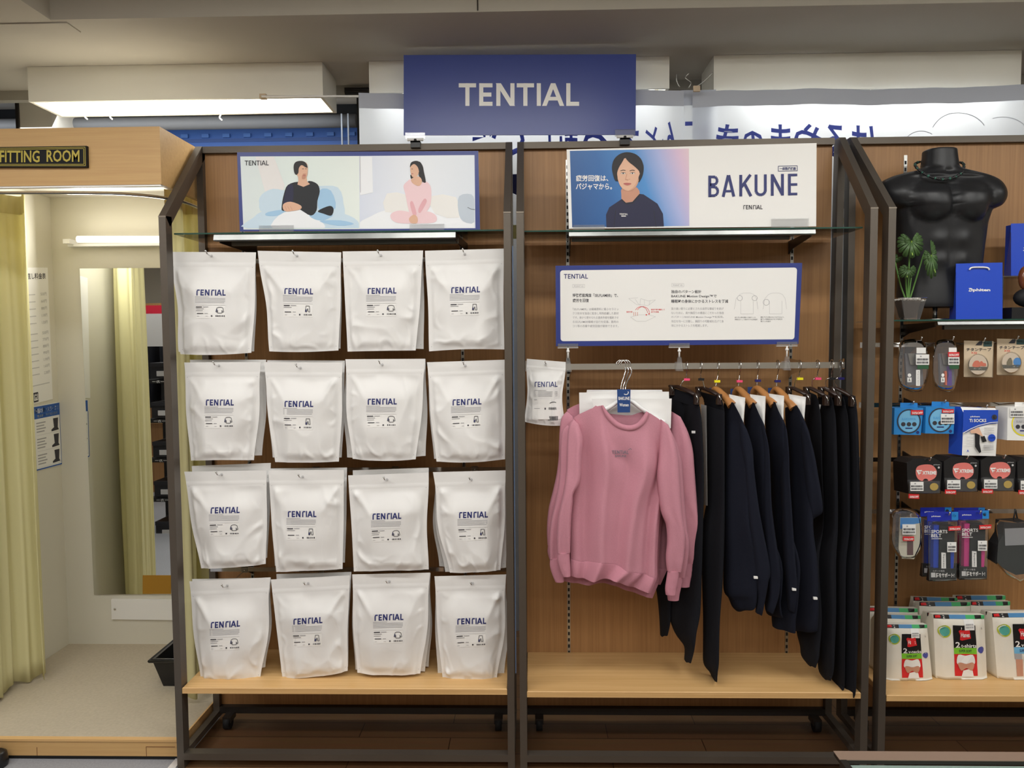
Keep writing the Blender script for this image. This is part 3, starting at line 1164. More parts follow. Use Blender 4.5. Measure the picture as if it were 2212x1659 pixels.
# ------------------------------------------------------------------ glass shelves with chrome front rail
def glass_shelf(U, v, uref, f0, f1, vt, vb_, lo, label, slots, y0=0.055):
    zt = at(uref, v, y0).z
    x0, x1 = U[0] + PW + 0.002, U[1] - PW - 0.002
    r = empty('glass_shelf', ((x0 + x1) / 2, 0.17, zt), label, 'glass shelf', 'glass shelves with chrome front rails')
    mb = MB()
    mb.box(x0, x1, y0, DB - 0.005, zt - 0.005, zt, 'glass')
    mb.build('glass_panel', r)
    mb = MB()
    mb.box(x0, x1, y0 - 0.0012, y0 - 0.0002, zt - 0.005, zt, 'glassedge')
    mb.build('glass_edge', r)
    a, b = at(f0, vt, y0), at(f1, vt, y0)
    zb = at(uref, vb_, y0).z
    a.x = max(a.x, x0)
    mb = MB()
    h = zt - 0.006 - zb
    hh = (0.28 if zt > 1.7 else 0.40) * (zt - zb - 0.010)
    prof = [(0.004, zt - 0.006), (0.002, zt - 0.007), (0.002 - hh, zb + 0.003), (0.004 - hh, zb), (0.02, zb), (0.02, zt - 0.006)]
    mb.grid([[(x, y0 + p[0], p[1]) for p in prof] for x in (a.x, b.x)], mat('brushed_rail', '8f918f', 0.3, 1.0, vary=0.5, vscale=5, stretch=(1, .1, .1)), closed=True, caps=True, smooth=False)
    mb.build('front_rail', r)
    mb = MB()
    c, d = at(lo[0], lo[2], y0 + 0.07), at(lo[1], lo[2], y0 + 0.07)
    zl = at(uref, lo[3], y0 + 0.07).z
    mb.box(c.x, d.x, y0 + 0.07, y0 + 0.085, zl, zl + 0.018, mat('dull_metal', '777b78', 0.3, 0.8))
    mb.build('cross_rail', r)
    for sx_, ex in ((a.x + 0.004, slots[0]), (b.x - 0.008, slots[1])):
        mb = MB()
        xs = at(ex[0], ex[1], YPAN).x
        T = 0.004
        P = [(0, y0 + 0.02, zt - 0.008), (0, YPAN - 0.001, zt - 0.012), (0, YPAN - 0.001, zt - 0.06), (0, YPAN - 0.05, zt - 0.045), (0, y0 + 0.03, zb - 0.004)]
        f = lambda p: Vector((sx_ + (xs - sx_) * (p[1] - y0) / (YPAN - y0), p[1], p[2]))
        mb.slab([f(p) for p in P], (T, 0, 0), 'black')
        mb.build('bracket', r)
    return zt


ZG1 = glass_shelf(U1, 500, 700, 461, 984, 504, 518, (500, 990, 520, 529), 'glass shelf with chrome rail above the white pouches', [(553, 530), (1008, 520)])
ZG2 = glass_shelf(U2, 494, 1500, 1229, 1762, 496, 509, (1235, 1706, 510, 519), 'glass shelf with chrome rail below the white poster board', [(1229, 520), (1703, 510)])
ZG3 = glass_shelf(U3, 690, 2050, 2026, 2330, 692, 703, (2040, 2300, 705, 712), 'glass shelf with chrome rail under the black torso', [(1950, 700), (2280, 700)])


# ------------------------------------------------------------------ sign boards
def board(name, quad, Y, label, cat, th=0.005, m='navyboard', edge='whitegloss', grp=None):
    c = at((quad[0][0] + quad[2][0]) / 2, quad[2][1], Y)
    r = empty(name, c, label, cat, grp)
    b = MB()
    b.slab(px_at(Y, quad), (0, th, 0), m, edge)
    b.build('board', r)
    return r


# big blue header sign
YT = DB - 0.012
sign = board('shop_sign', [(872, 119), (1374, 117), (1373, 291), (872, 292)], YT, 'large blue sign with white capitals clipped above the stands', 'sign', 0.006, 'signblue', 'signblue')
mb = MB()
put_logo(mb, pxmap(YT, 0.001), 991, 1251, 180, 229, 'whitegloss', seg=1, wt=0.185)
mb.build('lettering', sign)
for (u, cv) in ((897, 'left'), (1350, 'right')):
    p = at(u, 300, YT)
    r = empty('sign_clip', (p.x, YT, HTOP), 'black and clear clip holding the big blue sign at its %s end' % cv, 'clip', 'clips of the big blue sign')
    mb = MB()
    for k in (-0.001, 0.0075):
        mb.box(p.x - 0.037, p.x + 0.037, YT + k - 0.003, YT + k - 0.0005 + 0.001, HTOP + 0.012, HTOP + 0.036, 'clear')
    mb.tube([(p.x - 0.03, YT + 0.003, HTOP + 0.012), (p.x + 0.03, YT + 0.003, HTOP + 0.012)], 0.006, 'whitegloss', n=8)
    mb.build('jaw', r)
    mb = MB()
    mb.box(p.x - 0.018, p.x + 0.018, DB - 0.014, DB + 0.001, HTOP - 0.018, HTOP + 0.006, 'black')
    mb.box(p.x - 0.018, p.x + 0.018, DB - 0.014, DB + 0.034, HTOP + 0.0005, HTOP + 0.006, 'black')
    mb.tube([(p.x, YT, HTOP + 0.004), (p.x, YT, HTOP + 0.013)], 0.006, 'black', n=8)
    mb.build('clamp', r)

# left picture board
YB1 = 0.085
Q1 = [(512, 329), (1033, 326), (1037, 497), (518, 500)]
b1 = board('poster_board', Q1, YB1, 'navy framed poster board showing two people sitting on beds, on the left glass shelf', 'poster board')
mb = MB()
mp1 = pxmap(YB1, 0.0005)
g1 = mat_grad('picture_left_bg', 'X', at(520, 400, YB1).x, at(777, 400, YB1).x, [(0, 'dfe9ea'), (0.5, 'e4f0ec'), (1, 'ecf4ef')])
g2 = mat_grad('picture_right_bg', 'X', at(777, 400, YB1).x, at(1027, 400, YB1).x, [(0, 'dce3f2'), (0.5, 'eef2f8'), (1, 'dfe6ef')])
mb.face([mp1(u, v) for u, v in ((519, 338), (776, 337), (777, 495), (526, 496))], g1)
mb.face([mp1(u, v) for u, v in ((776, 337), (1025, 335), (1027, 493), (777, 495))], g2)
L = [pxmap(YB1, 0.0005 + 0.00035 * k) for k in range(1, 9)]
CLIP[0] = (520.5, 775.5, 338.5, 493)
# light beam, blue bed, pillow
put_poly(mb, L[0], [(552, 339), (592, 338), (615, 400), (600, 447), (572, 412)], mat('print_beam', 'eeeceb', 0.5))
put_poly(mb, L[0], [(566, 420), (590, 408), (620, 412), (640, 405), (690, 402), (730, 405), (742, 440), (730, 470), (580, 462), (560, 440)], 'printblue', 3)
put_poly(mb, L[1], [(690, 412), (715, 412), (725, 450), (690, 456)], 'printblue2', 3)
put_poly(mb, L[1], [(572, 455), (620, 448), (700, 452), (755, 466), (776, 482), (777, 495), (536, 496), (548, 470)], 'printblue', 3)
put_poly(mb, L[2], [(580, 458), (625, 452), (600, 466), (575, 466)], 'printblue2', 3)
put_poly(mb, L[2], [(602, 466), (640, 452), (668, 462), (700, 484), (690, 495), (590, 496)], 'printwhite', 3)
put_poly(mb, L[2], [(690, 478), (735, 476), (765, 484), (730, 488)], 'printblue2', 3)
put_poly(mb, L[2], [(668, 464), (690, 458), (720, 464), (700, 476), (680, 474)], 'printblue2', 3)
# man in black on the bed
put_poly(mb, L[3], [(687, 456), (712, 445), (721, 452), (716, 466), (700, 462)], 'printblack', 4)
put_poly(mb, L[3], [(643, 393), (654, 400), (668, 391), (686, 398), (691, 414), (686, 434), (684, 455), (672, 466), (652, 455), (640, 450), (612, 456), (609, 444), (614, 418), (622, 400)], 'printblack', 3)
put_poly(mb, L[4], [(622, 402), (633, 400), (634, 430), (628, 442), (612, 446), (616, 420)], 'printnavy', 3)
put_poly(mb, L[4], [(644, 378), (662, 380), (664, 392), (670, 398), (656, 404), (643, 399), (645, 390)], 'skin')
put_poly(mb, L[5], [(640, 350), (662, 352), (665, 372), (661, 386), (652, 389), (643, 380), (638, 366)], 'skin', 4)
put_poly(mb, L[6], [(636, 372), (635, 358), (640, 350), (652, 348), (661, 352), (665, 362), (661, 362), (652, 357), (646, 364), (645, 374), (640, 378)], 'hair', 3)
put_poly(mb, L[6], [(654, 378), (661, 378), (660, 386), (653, 387)], 'skinsh', 3)
put_rect(mb, L[7], 653, 657, 364.6, 365.6, 'ink')
put_rect(mb, L[7], 660, 663, 364.6, 365.6, 'ink')
put_rect(mb, L[7], 655, 661, 378.5, 380, 'lip')
put_rect(mb, L[7], 655, 662, 375.5, 377, 'skinsh')
put_poly(mb, L[6], [(612, 442), (628, 436), (650, 444), (650, 452), (632, 456), (615, 456)], 'skin', 3)
for k in range(3):
    put_line(mb, L[7], [(616 + 6 * k, 446), (620 + 6 * k, 454)], 0.7, 'skinsh')
# right picture: window, pillows, woman in pink
CLIP[0] = (777.5, 1024.5, 338.5, 493)
put_poly(mb, L[1], [(777, 338), (804, 338), (806, 416), (778, 422)], 'printwhite')
put_line(mb, L[2], [(778, 338), (779, 416)], 1.2, 'ltgray')
put_poly(mb, L[1], [(778, 480), (800, 468), (830, 455), (880, 450), (940, 448), (990, 462), (1026, 474), (1027, 493), (777, 495)], 'printwhite', 3)
put_poly(mb, L[2], [(836, 418), (880, 422), (890, 455), (832, 458)], 'white', 2)
put_poly(mb, L[2], [(930, 424), (985, 426), (992, 470), (940, 462)], 'white', 2)
put_poly(mb, L[2], [(992, 424), (1018, 420), (1026, 440), (1026, 480), (1000, 478), (990, 455)], mat('print_gray_blue', 'c5d0dc', .5), 3)
put_line(mb, L[3], [(1010, 448), (1018, 452), (1026, 453)], 0.9, 'ink')
put_poly(mb, L[3], [(845, 462), (862, 455), (884, 458), (905, 462), (925, 457), (942, 466), (940, 480), (905, 483), (862, 482), (846, 474)], 'printpink', 4)
put_poly(mb, L[4], [(880, 392), (888, 388), (900, 402), (918, 392), (930, 402), (932, 425), (928, 448), (912, 466), (890, 470), (882, 450), (876, 420), (872, 402)], 'printpink', 3)
put_poly(mb, L[5], [(886, 440), (892, 436), (900, 462), (893, 466)], 'printpink2', 3)
put_poly(mb, L[5], [(916, 430), (922, 436), (908, 460), (904, 452)], 'printpink2', 3)
put_poly(mb, L[5], [(893, 384), (906, 382), (912, 392), (906, 402), (894, 398), (888, 390)], 'skin', 3)
put_poly(mb, L[4], [(905, 350), (913, 358), (916, 372), (920, 394), (912, 392), (905, 380)], 'hair', 3)
put_poly(mb, L[4], [(887, 378), (893, 378), (894, 388), (888, 386)], 'hair', 3)
put_poly(mb, L[6], [(888, 354), (900, 352), (906, 364), (902, 380), (892, 383), (887, 372)], 'skin', 4)
put_poly(mb, L[7], [(886, 362), (888, 352), (897, 348), (906, 350), (912, 360), (911, 374), (906, 372), (903, 362), (896, 355), (890, 357)], 'hair', 3)
put_rect(mb, L[7], 889, 892, 365, 366, 'ink')
put_rect(mb, L[7], 889, 893, 375, 376.4, 'lip')
put_poly(mb, L[6], [(884, 472), (894, 464), (902, 470), (901, 482), (888, 482)], 'skin', 3)
put_logo(mb, L[3], 529, 581, 347, 357.5, 'ink', seg=1, wt=0.15)
CLIP[0] = None
mb.build('print', b1)
for u0, u1, v0, v1 in ((560, 635, 487, 501), (885, 960, 484, 498)):
    m2 = MB()
    a, b = at(u0, v0, YB1 - 0.004), at(u1, v1 + 2, YB1 - 0.004)
    m2.box(a.x, b.x, YB1 - 0.006, YB1 - 0.004, ZG1 + 0.0005, a.z, 'clear')
    m2.box(a.x, b.x, YB1 - 0.006, YB1 + 0.03, ZG1 + 0.0005, ZG1 + 0.002, 'clear')
    m2.build('clear_holder', b1)

# right picture board
YB2 = 0.08
b2 = board('poster_board', [(1224, 323), (1764, 309), (1763, 489), (1229, 494)], YB2, 'white poster board with portrait of a man in navy shirt and large navy word', 'poster board', m='white')
mb = MB()
mg = mat_grad('portrait_bg', 'X', at(1232, 400, YB2).x, at(1488, 400, YB2).x, [(0, '1a4b86'), (0.35, '2a66a8'), (0.62, '4b8fd0'), (0.78, 'a9b4e2'), (0.92, 'd9bcd6'), (1.0, 'e2c7cf')], diag=0.35)
for n_ in mg.node_tree.nodes:
    if n_.type == 'MAP_RANGE':
        zc = 0.0
        n_.inputs['From Min'].default_value = at(1232, 490, YB2).x + 0.35 * (at(1232, 490, YB2).z)
        n_.inputs['From Max'].default_value = at(1488, 322, YB2).x + 0.35 * (at(1488, 322, YB2).z)
L = [pxmap(YB2, 0.0005 + 0.00035 * k) for k in range(9)]
mb.face([L[0](u, v) for u, v in ((1231, 326), (1488, 321), (1489, 488), (1236, 491))], mg)
# the man
put_poly(mb, L[1], [(1342, 420), (1345, 440), (1358, 446), (1376, 438), (1382, 422), (1376, 405), (1345, 405)], 'skinsh', 2)
put_poly(mb, L[2], [(1310, 491), (1309, 464), (1316, 448), (1343, 430), (1352, 438), (1366, 436), (1381, 419), (1390, 420), (1420, 440), (1432, 462), (1434, 489)], 'printnavy')
put_line(mb, L[3], [(1343, 431), (1352, 440), (1366, 439), (1382, 420)], 2.2, 'printblack')
put_line(mb, L[3], [(1330, 455), (1326, 491)], 1.0, 'printblack')
put_line(mb, L[3], [(1412, 455), (1417, 490)], 1.0, 'printblack')
put_poly(mb, L[3], [(1327, 384), (1322, 366), (1325, 347), (1337, 334), (1353, 329), (1370, 332), (1383, 342), (1390, 358), (1389, 376), (1383, 390), (1376, 394), (1335, 392)], 'hair', 4)
put_poly(mb, L[4], [(1332, 374), (1334, 354), (1350, 342), (1370, 348), (1380, 364), (1380, 384), (1376, 400), (1366, 410), (1356, 413), (1345, 408), (1337, 396)], 'skin', 4)
put_poly(mb, L[5], [(1326, 384), (1322, 364), (1326, 346), (1338, 334), (1354, 329.5), (1349, 341), (1343, 352), (1337, 362), (1333, 374), (1334, 386), (1331, 392)], 'hair', 3)
put_poly(mb, L[5], [(1352, 330), (1370, 332), (1384, 343), (1390, 360), (1388, 378), (1381, 391), (1379, 384), (1382, 374), (1377, 366), (1368, 358), (1359, 351), (1351, 341)], 'hair', 3)
put_poly(mb, L[4], [(1378, 375), (1382, 374), (1383, 382), (1378, 387)], 'skin', 3)
for x in (1341, 1361):
    put_poly(mb, L[6], [(x, 375), (x + 5, 373.2), (x + 10, 375), (x + 5, 376.4)], 'white', 2)
    put_disc(mb, L[7], x + 5, 374.8, 1.5, 1.5, 'hair', 10)
    put_line(mb, L[7], [(x - .5, 374.6), (x + 5, 372.8), (x + 10.5, 374.4)], 0.8, 'hair')
    put_line(mb, L[7], [(x - 1, 369.5), (x + 5, 367.6), (x + 10, 368.8)], 1.2, 'hair')
put_line(mb, L[6], [(1354, 376), (1351, 388), (1357, 389)], 1.2, 'skinsh')
put_poly(mb, L[6], [(1346, 397), (1354, 395), (1364, 397), (1355, 401)], 'lip', 3)
put_poly(mb, L[5], [(1378, 386), (1379.5, 390), (1375, 402), (1366, 410), (1357, 413), (1366, 406), (1373, 397)], mat('print_skin_mid', 'd7a68a', .5), 2)
put_line(mb, L[6], [(1358, 388), (1361, 387)], 1.0, 'skinsh')
put_logo(mb, L[4], 1338, 1356, 461, 464.5, 'white', seg=1)
put_rect(mb, L[4], 1342, 1352, 466, 468, 'white')
put_text(mb, '疲労回復は、', L[2], 1244, 1314, 378, 392, 'white', 0.02)
put_text(mb, 'パジャマから。', L[2], 1244, 1322, 396, 410, 'white', 0.02)


def bakune(mb, mp):
    """six tall condensed capitals as strokes"""
    w_ = 6.2
    xs = [1532, 1559, 1597, 1630, 1665, 1702]
    y0, y1 = 379.5, 426
    dy = lambda u: -(u - 1531) * 0.0225
    def ln(p, wd=w_, m='navy'):
        put_line(mb, lambda u, v: mp(u, v + dy(u)), p, wd, m)
    x = xs[0]
    ln([(x + 1, y0), (x + 1, y1)])
    for (a, b, r_) in ((y0, 402, 12), (401, y1, 13.5)):
        c = (a + b) / 2
        pts = [(x + 2, a + 3), (x + 11, a + 3)] + [(x + 10 + (r_ - 5) * math.cos(t), c + (b - a - 6) / 2 * math.sin(t)) for t in [math.pi * (-.5 + k / 8) for k in range(9)]] + [(x + 11, b - 3), (x + 2, b - 3)]
        ln(pts, 5.6)
    x = xs[1]
    ln([(x + 3, y1), (x + 14, y0)]); ln([(x + 26, y1), (x + 15, y0)]); ln([(x + 7, y1 - 12), (x + 22, y1 - 12)], 5)
    x = xs[2]
    ln([(x + 3, y0), (x + 3, y1)]); ln([(x + 24, y0), (x + 4, y0 + 27)]); ln([(x + 11, y0 + 19), (x + 25, y1)])
    x = xs[3]
    ln([(x + 3, y0), (x + 3, y1 - 9)] + [(x + 13 - 10 * math.cos(t), y1 - 12 + 9.5 * math.sin(t)) for t in [math.pi * k / 10 for k in range(11)]] + [(x + 23, y1 - 9), (x + 23, y0)], 6)
    x = xs[4]
    ln([(x + 3, y0), (x + 3, y1)]); ln([(x + 25, y0), (x + 25, y1)]); ln([(x + 3, y0 + 2), (x + 25, y1 - 2)], 6.5)
    x = xs[5]
    ln([(x + 3, y0), (x + 3, y1)])
    for b in (y0 + 2.7, (y0 + y1) / 2, y1 - 2.7):
        ln([(x + 3, b), (x + 20, b)], 5.4)


bakune(mb, L[2])
put_logo(mb, L[2], 1604, 1647, 443, 452, 'ink', variant=True, seg=1, faint='ltgray')
put_line(mb, L[2], [(1681, 359), (1722, 358), (1722, 369), (1681, 370), (1681, 359)], 1.0, 'navy')
put_text(mb, '一般医療機器', L[2], 1684, 1719, 361, 367.5, 'navy', 0.02)
mb.build('print', b2)
for u0, u1, v0, v1 in ((1666, 1746, 472, 487), (1238, 1306, 486, 493)):
    m2 = MB()
    a, b = at(u0, v0, YB2 - 0.004), at(u1, v1 + 2, YB2 - 0.004)
    m2.box(a.x, b.x, YB2 - 0.006, YB2 - 0.004, ZG2 + 0.0005, a.z, 'clear')
    m2.box(a.x, b.x, YB2 - 0.006, YB2 + 0.03, ZG2 + 0.0005, ZG2 + 0.002, 'clear')
    m2.build('clear_holder', b2)

# info board above the clothes rail
YI = 0.115
b3 = board('info_board', [(1200, 574), (1733, 568), (1725, 743), (1201, 748)], YI, 'navy framed white board of product text above the clothes rail', 'info board')
mb = MB()
L = [pxmap(YI, 0.0005 + 0.0004 * k) for k in range(5)]
cs = [(1210, 584), (1721.5, 578), (1716, 733), (1211, 737)]
rr = 6
pts = []
for i, (u, v) in enumerate(cs):
    sx_, sy2 = (1 if i in (0, 3) else -1), (1 if i < 2 else -1)
    for k in range(6):
        t = k / 5 * math.pi / 2
        if i in (0, 2):
            pts.append((u + sx_ * rr * (1 - math.cos(t)), v + sy2 * rr * (1 - math.sin(t))))
        else:
            pts.append((u + sx_ * rr * (1 - math.sin(t)), v + sy2 * rr * (1 - math.cos(t))))
put_poly(mb, L[0], pts, 'white')
put_logo(mb, L[1], 1218, 1270, 592, 602, 'navy', seg=1)
for x0, yv, s_ in ((1237, 614.5, 'POINT 01'), (1451, 612.5, 'POINT 02')):
    put_line(mb, L[1], [(x0, yv), (x0 + 26, yv), (x0 + 26, yv + 7), (x0, yv + 7), (x0, yv)], 0.6, 'ltgray')
    put_text(mb, s_, L[1], x0 + 3, x0 + 23, yv + 2, yv + 5.5, 'gray')
ttx = lambda s, x0, x1, y, h, m, b=0.01: put_text(mb, s, L[1], x0, x1, y, y + h, m, b)
ttx('特殊機能繊維「SELFLAME®」で、', 1237, 1335, 634, 8, 'ink', 0.015)
ttx('疲労を回復', 1237, 1272, 645, 8, 'ink', 0.015)
for k, s_ in enumerate(('「SELFLAME®」は繊維原料に極小セラミッ', 'クス粉末を独自に配合し特殊紡績した素材', 'です。体から発せられる遠赤外線を輻射させ', 'るSELFLAME®繊維が血行を促進、筋肉の', 'コリ等の改善や疲労回復が期待できます。')):
    ttx(s_, 1237, 1336, 665 + k * 9.1, 5.6, 'gray', 0.004)
ttx('独自のパターン設計', 1450, 1515, 626.5, 7, 'ink', 0.015)
ttx('BAKUNE Motion Design™で', 1450, 1548, 637, 7, 'ink', 0.012)
ttx('睡眠時の身体にかかるストレスを軽減', 1450, 1573, 647, 7.5, 'ink', 0.015)
for k, s_ in enumerate(('質の高い眠りに必要とされる自然な寝返りを妨げ', 'ないために、肩や胸回りの構造にこだわった独自', 'のパターンBAKUNE Motion Design™を採用。', '体圧を均一に分散し、胸回りの可動域を広げて身', '体にかかるストレスを軽減します。')):
    ttx(s_, 1450, 1563 - (34 if k == 4 else 0), 664 + k * 9.1, 5.6, 'gray', 0.004)
# fibre drawing with red arrows
for pp in ([(1358, 645), (1375, 658), (1400, 660), (1416, 648), (1400, 650), (1384, 645), (1382, 660)], [(1362, 685), (1380, 680), (1400, 680), (1416, 684), (1395, 694), (1375, 694), (1362, 685)], [(1358, 645), (1378, 643)], [(1372, 646), (1380, 658)], [(1392, 648), (1392, 659)], [(1404, 650), (1402, 659)]):
    put_line(mb, L[1], pp, 0.6, 'ltgray')
for k in range(2):
    put_ring(mb, L[1], 1385 + 4 * k, 676, 14, 14, 0.9, 'red', 14, -math.pi * 0.85, 0)
put_disc(mb, L[2], 1396, 680, 1.5, 1.5, 'red', 8)
put_disc(mb, L[2], 1402, 678, 1.5, 1.5, 'red', 8)
for k in range(3):
    put_line(mb, L[1], [(1369 + 4 * k, 682), (1369 + 4 * k, 674)], 0.8, 'orange')
ttx('遠赤外線', 1353, 1366, 672, 3.5, 'red')
ttx('遠赤外線を輻射して', 1406, 1436, 667, 3.5, 'red')
ttx('血行を促進', 1406, 1423, 672, 3.5, 'red')
for ox in (0, 62):
    put_line(mb, L[1], [(1598 + ox, 636), (1590 + ox, 645), (1586 + ox, 668)], 0.6, 'ltgray')
    put_line(mb, L[1], [(1628 + ox, 636), (1634 + ox, 645), (1637 + ox, 668)], 0.6, 'ltgray')
    put_line(mb, L[1], [(1598 + ox, 636), (1606 + ox, 633), (1620 + ox, 633), (1628 + ox, 636)], 0.6, 'ltgray')
    put_line(mb, L[1], [(1600 + ox, 650), (1600 + ox, 678), (1627 + ox, 678), (1627 + ox, 650)], 0.6, 'ltgray')
put_ring(mb, L[1], 1598, 644, 6, 6, 0.8, 'gray', 16)
put_ring(mb, L[1], 1630, 644, 6, 6, 0.8, 'gray', 16)
put_ring(mb, L[1], 1655, 653, 7, 7, 0.8, 'gray', 16)
for x0, x1, y, s_ in ((1587, 1633, 684, '後ろへ引いた時に無理なく生地がつくよう、'), (1587, 1636, 688.5, '背幅を広くして肩まわりを立体設計'), (1643, 1694, 683.5, '腕を下げた時のゆとりがでるよう、'), (1643, 1690, 688, '脇下に可動域を広げるマチ部分を'), (1643, 1665, 692.5, '取り入れ設計')):
    ttx(s_, x0, x1, y, 3.2, 'ink', 0)
mb.build('print', b3)

# clothes rail
YR = 0.13
zr_t, zr_b = (at(1500, 784, YR).z), (at(1500, 797, YR).z)
xr0, xr1 = at(1137, 790, YR).x, at(1822, 788, YR).x
rl = empty('clothes_rail', ((xr0 + xr1) / 2, YR, zr_b), 'flat chrome clothes rail of the middle stand under the info board', 'clothes rail')
mb = MB()
mb.box(xr0, xr1, YR - 0.005, YR + 0.005, zr_b, zr_t, 'chrome')
mb.build('rail', rl)
mb = MB()
mb.box(xr1, xr1 + 0.003, YR - 0.008, YR + 0.008, zr_b - 0.004, zr_t + 0.012, 'chrome')
mb.box(xr0 - 0.003, xr0, YR - 0.008, YR + 0.008, zr_b - 0.004, zr_t + 0.012, 'chrome')
mb.build('end_stop', rl)
for u in (1229, 1703):
    mb = MB()
    x = at(u, 790, YPAN).x
    mb.slab([(x, YR + 0.005, zr_t - 0.002), (x, YPAN - 0.003, zr_t + 0.01), (x, YPAN - 0.003, zr_b - 0.05), (x, YPAN - 0.03, zr_b - 0.03), (x, YR + 0.005, zr_b)], (0.004, 0, 0), 'chrome')
    mb.build('bracket', rl)
for i, (u, vt) in enumerate(((1227, 749), (1467, 748), (1699, 745))):
    p = at(u, 790, YI)
    zb2 = at(u, vt, YI).z
    r = empty('board_clip', (p.x, YI, zr_b - 0.005), 'clear clip holding the info board on the clothes rail, at its ' + ('left end', 'middle', 'right end')[i], 'clip', 'clear clips under the info board')
    mb = MB()
    mb.hexa([(p.x - 0.013, YI - 0.01, zr_b - 0.006), (p.x + 0.013, YI - 0.01, zr_b - 0.006), (p.x + 0.013, YI + 0.005, zr_b - 0.006), (p.x - 0.013, YI + 0.005, zr_b - 0.006)],
            [(p.x - 0.006, YI - 0.008, zr_t + 0.022), (p.x + 0.006, YI - 0.008, zr_t + 0.022), (p.x + 0.006, YI + 0.003, zr_t + 0.022), (p.x - 0.006, YI + 0.003, zr_t + 0.022)], 'clear')
    mb.box(p.x - 0.011, p.x + 0.011, YR + 0.007, YR + 0.012, zr_b - 0.004, zr_t + 0.004, 'clear')
    mb.build('clamp', r)
    mb = MB()
    mb.ball((p.x, YI - 0.002, zb2 - 0.016), 0.006, 'whitegloss', 8)
    mb.tube([(p.x, YI - 0.002, zr_t + 0.02), (p.x, YI - 0.002, zb2 - 0.004)], 0.003, 'whitegloss', n=8)
    mb.build('ball_joint', r)
    mb = MB()
    mb.box(p.x - 0.036, p.x + 0.036, YI - 0.004, YI - 0.002, zb2 - 0.004, zb2 + 0.011, 'clear')
    mb.box(p.x - 0.036, p.x + 0.036, YI + 0.006, YI + 0.008, zb2 - 0.004, zb2 + 0.008, 'clear')
    mb.box(p.x - 0.036, p.x + 0.036, YI - 0.004, YI + 0.008, zb2 - 0.005, zb2 - 0.003, 'whitegloss')
    mb.build('jaw', r)

# ================================================================== WHITE POUCHES
SHIRT, PANTS = 'shirt', 'pants'


class PouchGeo:
    def __init__(s, quad, Y, seed, B=0.028, amp=0.0105, curve=(0, 0)):
        s.q, s.Y, s.seed, s.B, s.amp, s.curve = quad, Y, seed, B, amp, curve

    def uv(s, a, t):
        TL, TR, BR, BL = s.q
        pin = math.sin(math.pi * min(1, max(0, (t - 0.1) / 0.9))) ** 2
        lx, ly = TL[0] + (BL[0] - TL[0]) * t + s.curve[0] * pin, TL[1] + (BL[1] - TL[1]) * t
        rx, ry = TR[0] + (BR[0] - TR[0]) * t + s.curve[1] * pin, TR[1] + (BR[1] - TR[1]) * t
        return lx + (rx - lx) * a, ly + (ry - ly) * a + (3.0 * math.sin(math.pi * a) * t * t * math.sin(s.seed) if t > 0.9 else 0)

    def st(s, u, v):
        a, t = 0.5, 0.5
        for _ in range(6):
            uu, vv = s.uv(a, t)
            wd = s.uv(1, t)[0] - s.uv(0, t)[0]
            hg = s.uv(a, 1)[1] - s.uv(a, 0)[1]
            a += (u - uu) / wd
            t += (v - vv) / hg
        return a, t

    def b(s, a, t):
        e = sm(0.035, 0.30, min(a, 1 - a))
        vt = sm(0.15, 0.42, t) * (1 - 0.45 * sm(0.90, 1.0, t))
        e = 0.82 * e + 0.18 * sm(0.05, 0.085, min(a, 1 - a))
        base = s.B * e * vt * (0.9 + 0.1 * math.sin(3.1 * a + s.seed))
        k = s.seed * 7.3
        p = Vector((a * 3.0 + k, t * 3.2, k * 0.3))
        p = Vector((a * 2.1 + k, t * 2.4, k * 0.3))
        n1 = max(0.0, 1 - abs(noise.noise(p)) * 4.0) ** 1.6 * (0.25 + 0.75 * sm(0.30, 0.08, min(a, 1 - a)))
        n2 = noise.noise(p * 1.5 + Vector((3, 1, 0))) + 0.55 * max(0.0, 1 - abs(noise.noise(p * 2.2 + Vector((7, 2, 1)))) * 5) * max(sm(0.22, 0.06, min(a, 1 - a)), sm(0.78, 0.95, t))
        ctr = 1 - 0.88 * math.exp(-((a - 0.5) / 0.30) ** 2 - ((t - 0.46) / 0.20) ** 2)
        edge = sm(0.03, 0.10, min(a, 1 - a)) * sm(0.145, 0.22, t) * (1 - 0.6 * sm(0.93, 1, t))
        wr = s.amp * edge * ctr * (n1 * 0.9 + n2 * 0.8)
        # diagonal tension folds from the upper corners
        for sd in (0, 1):
            aa = a if sd == 0 else 1 - a
            d = (aa - 0.10) * 0.8 - (t - 0.2) * 0.62
            wr += s.amp * 0.9 * edge * math.exp(-(d / 0.035) ** 2) * sm(0.5, 0.2, t) * (0.5 + 0.5 * math.sin(s.seed * 3 + sd * 2))
        zipl = 0.0012 * sm(0.135, 0.145, t) + 0.0016 * math.exp(-((t - 0.125) / 0.008) ** 2)
        top = 0.002 * noise.noise(Vector((a * 4 + k, t * 3, 5))) * sm(0, 0.05, t)
        return base + wr + zipl + top

    def mp(s, off=0.0013):
        def f(u, v):
            a, t = s.st(u, v)
            P = at(u, v, s.Y)
            P.y -= s.b(a, t) + off
            return P
        return f


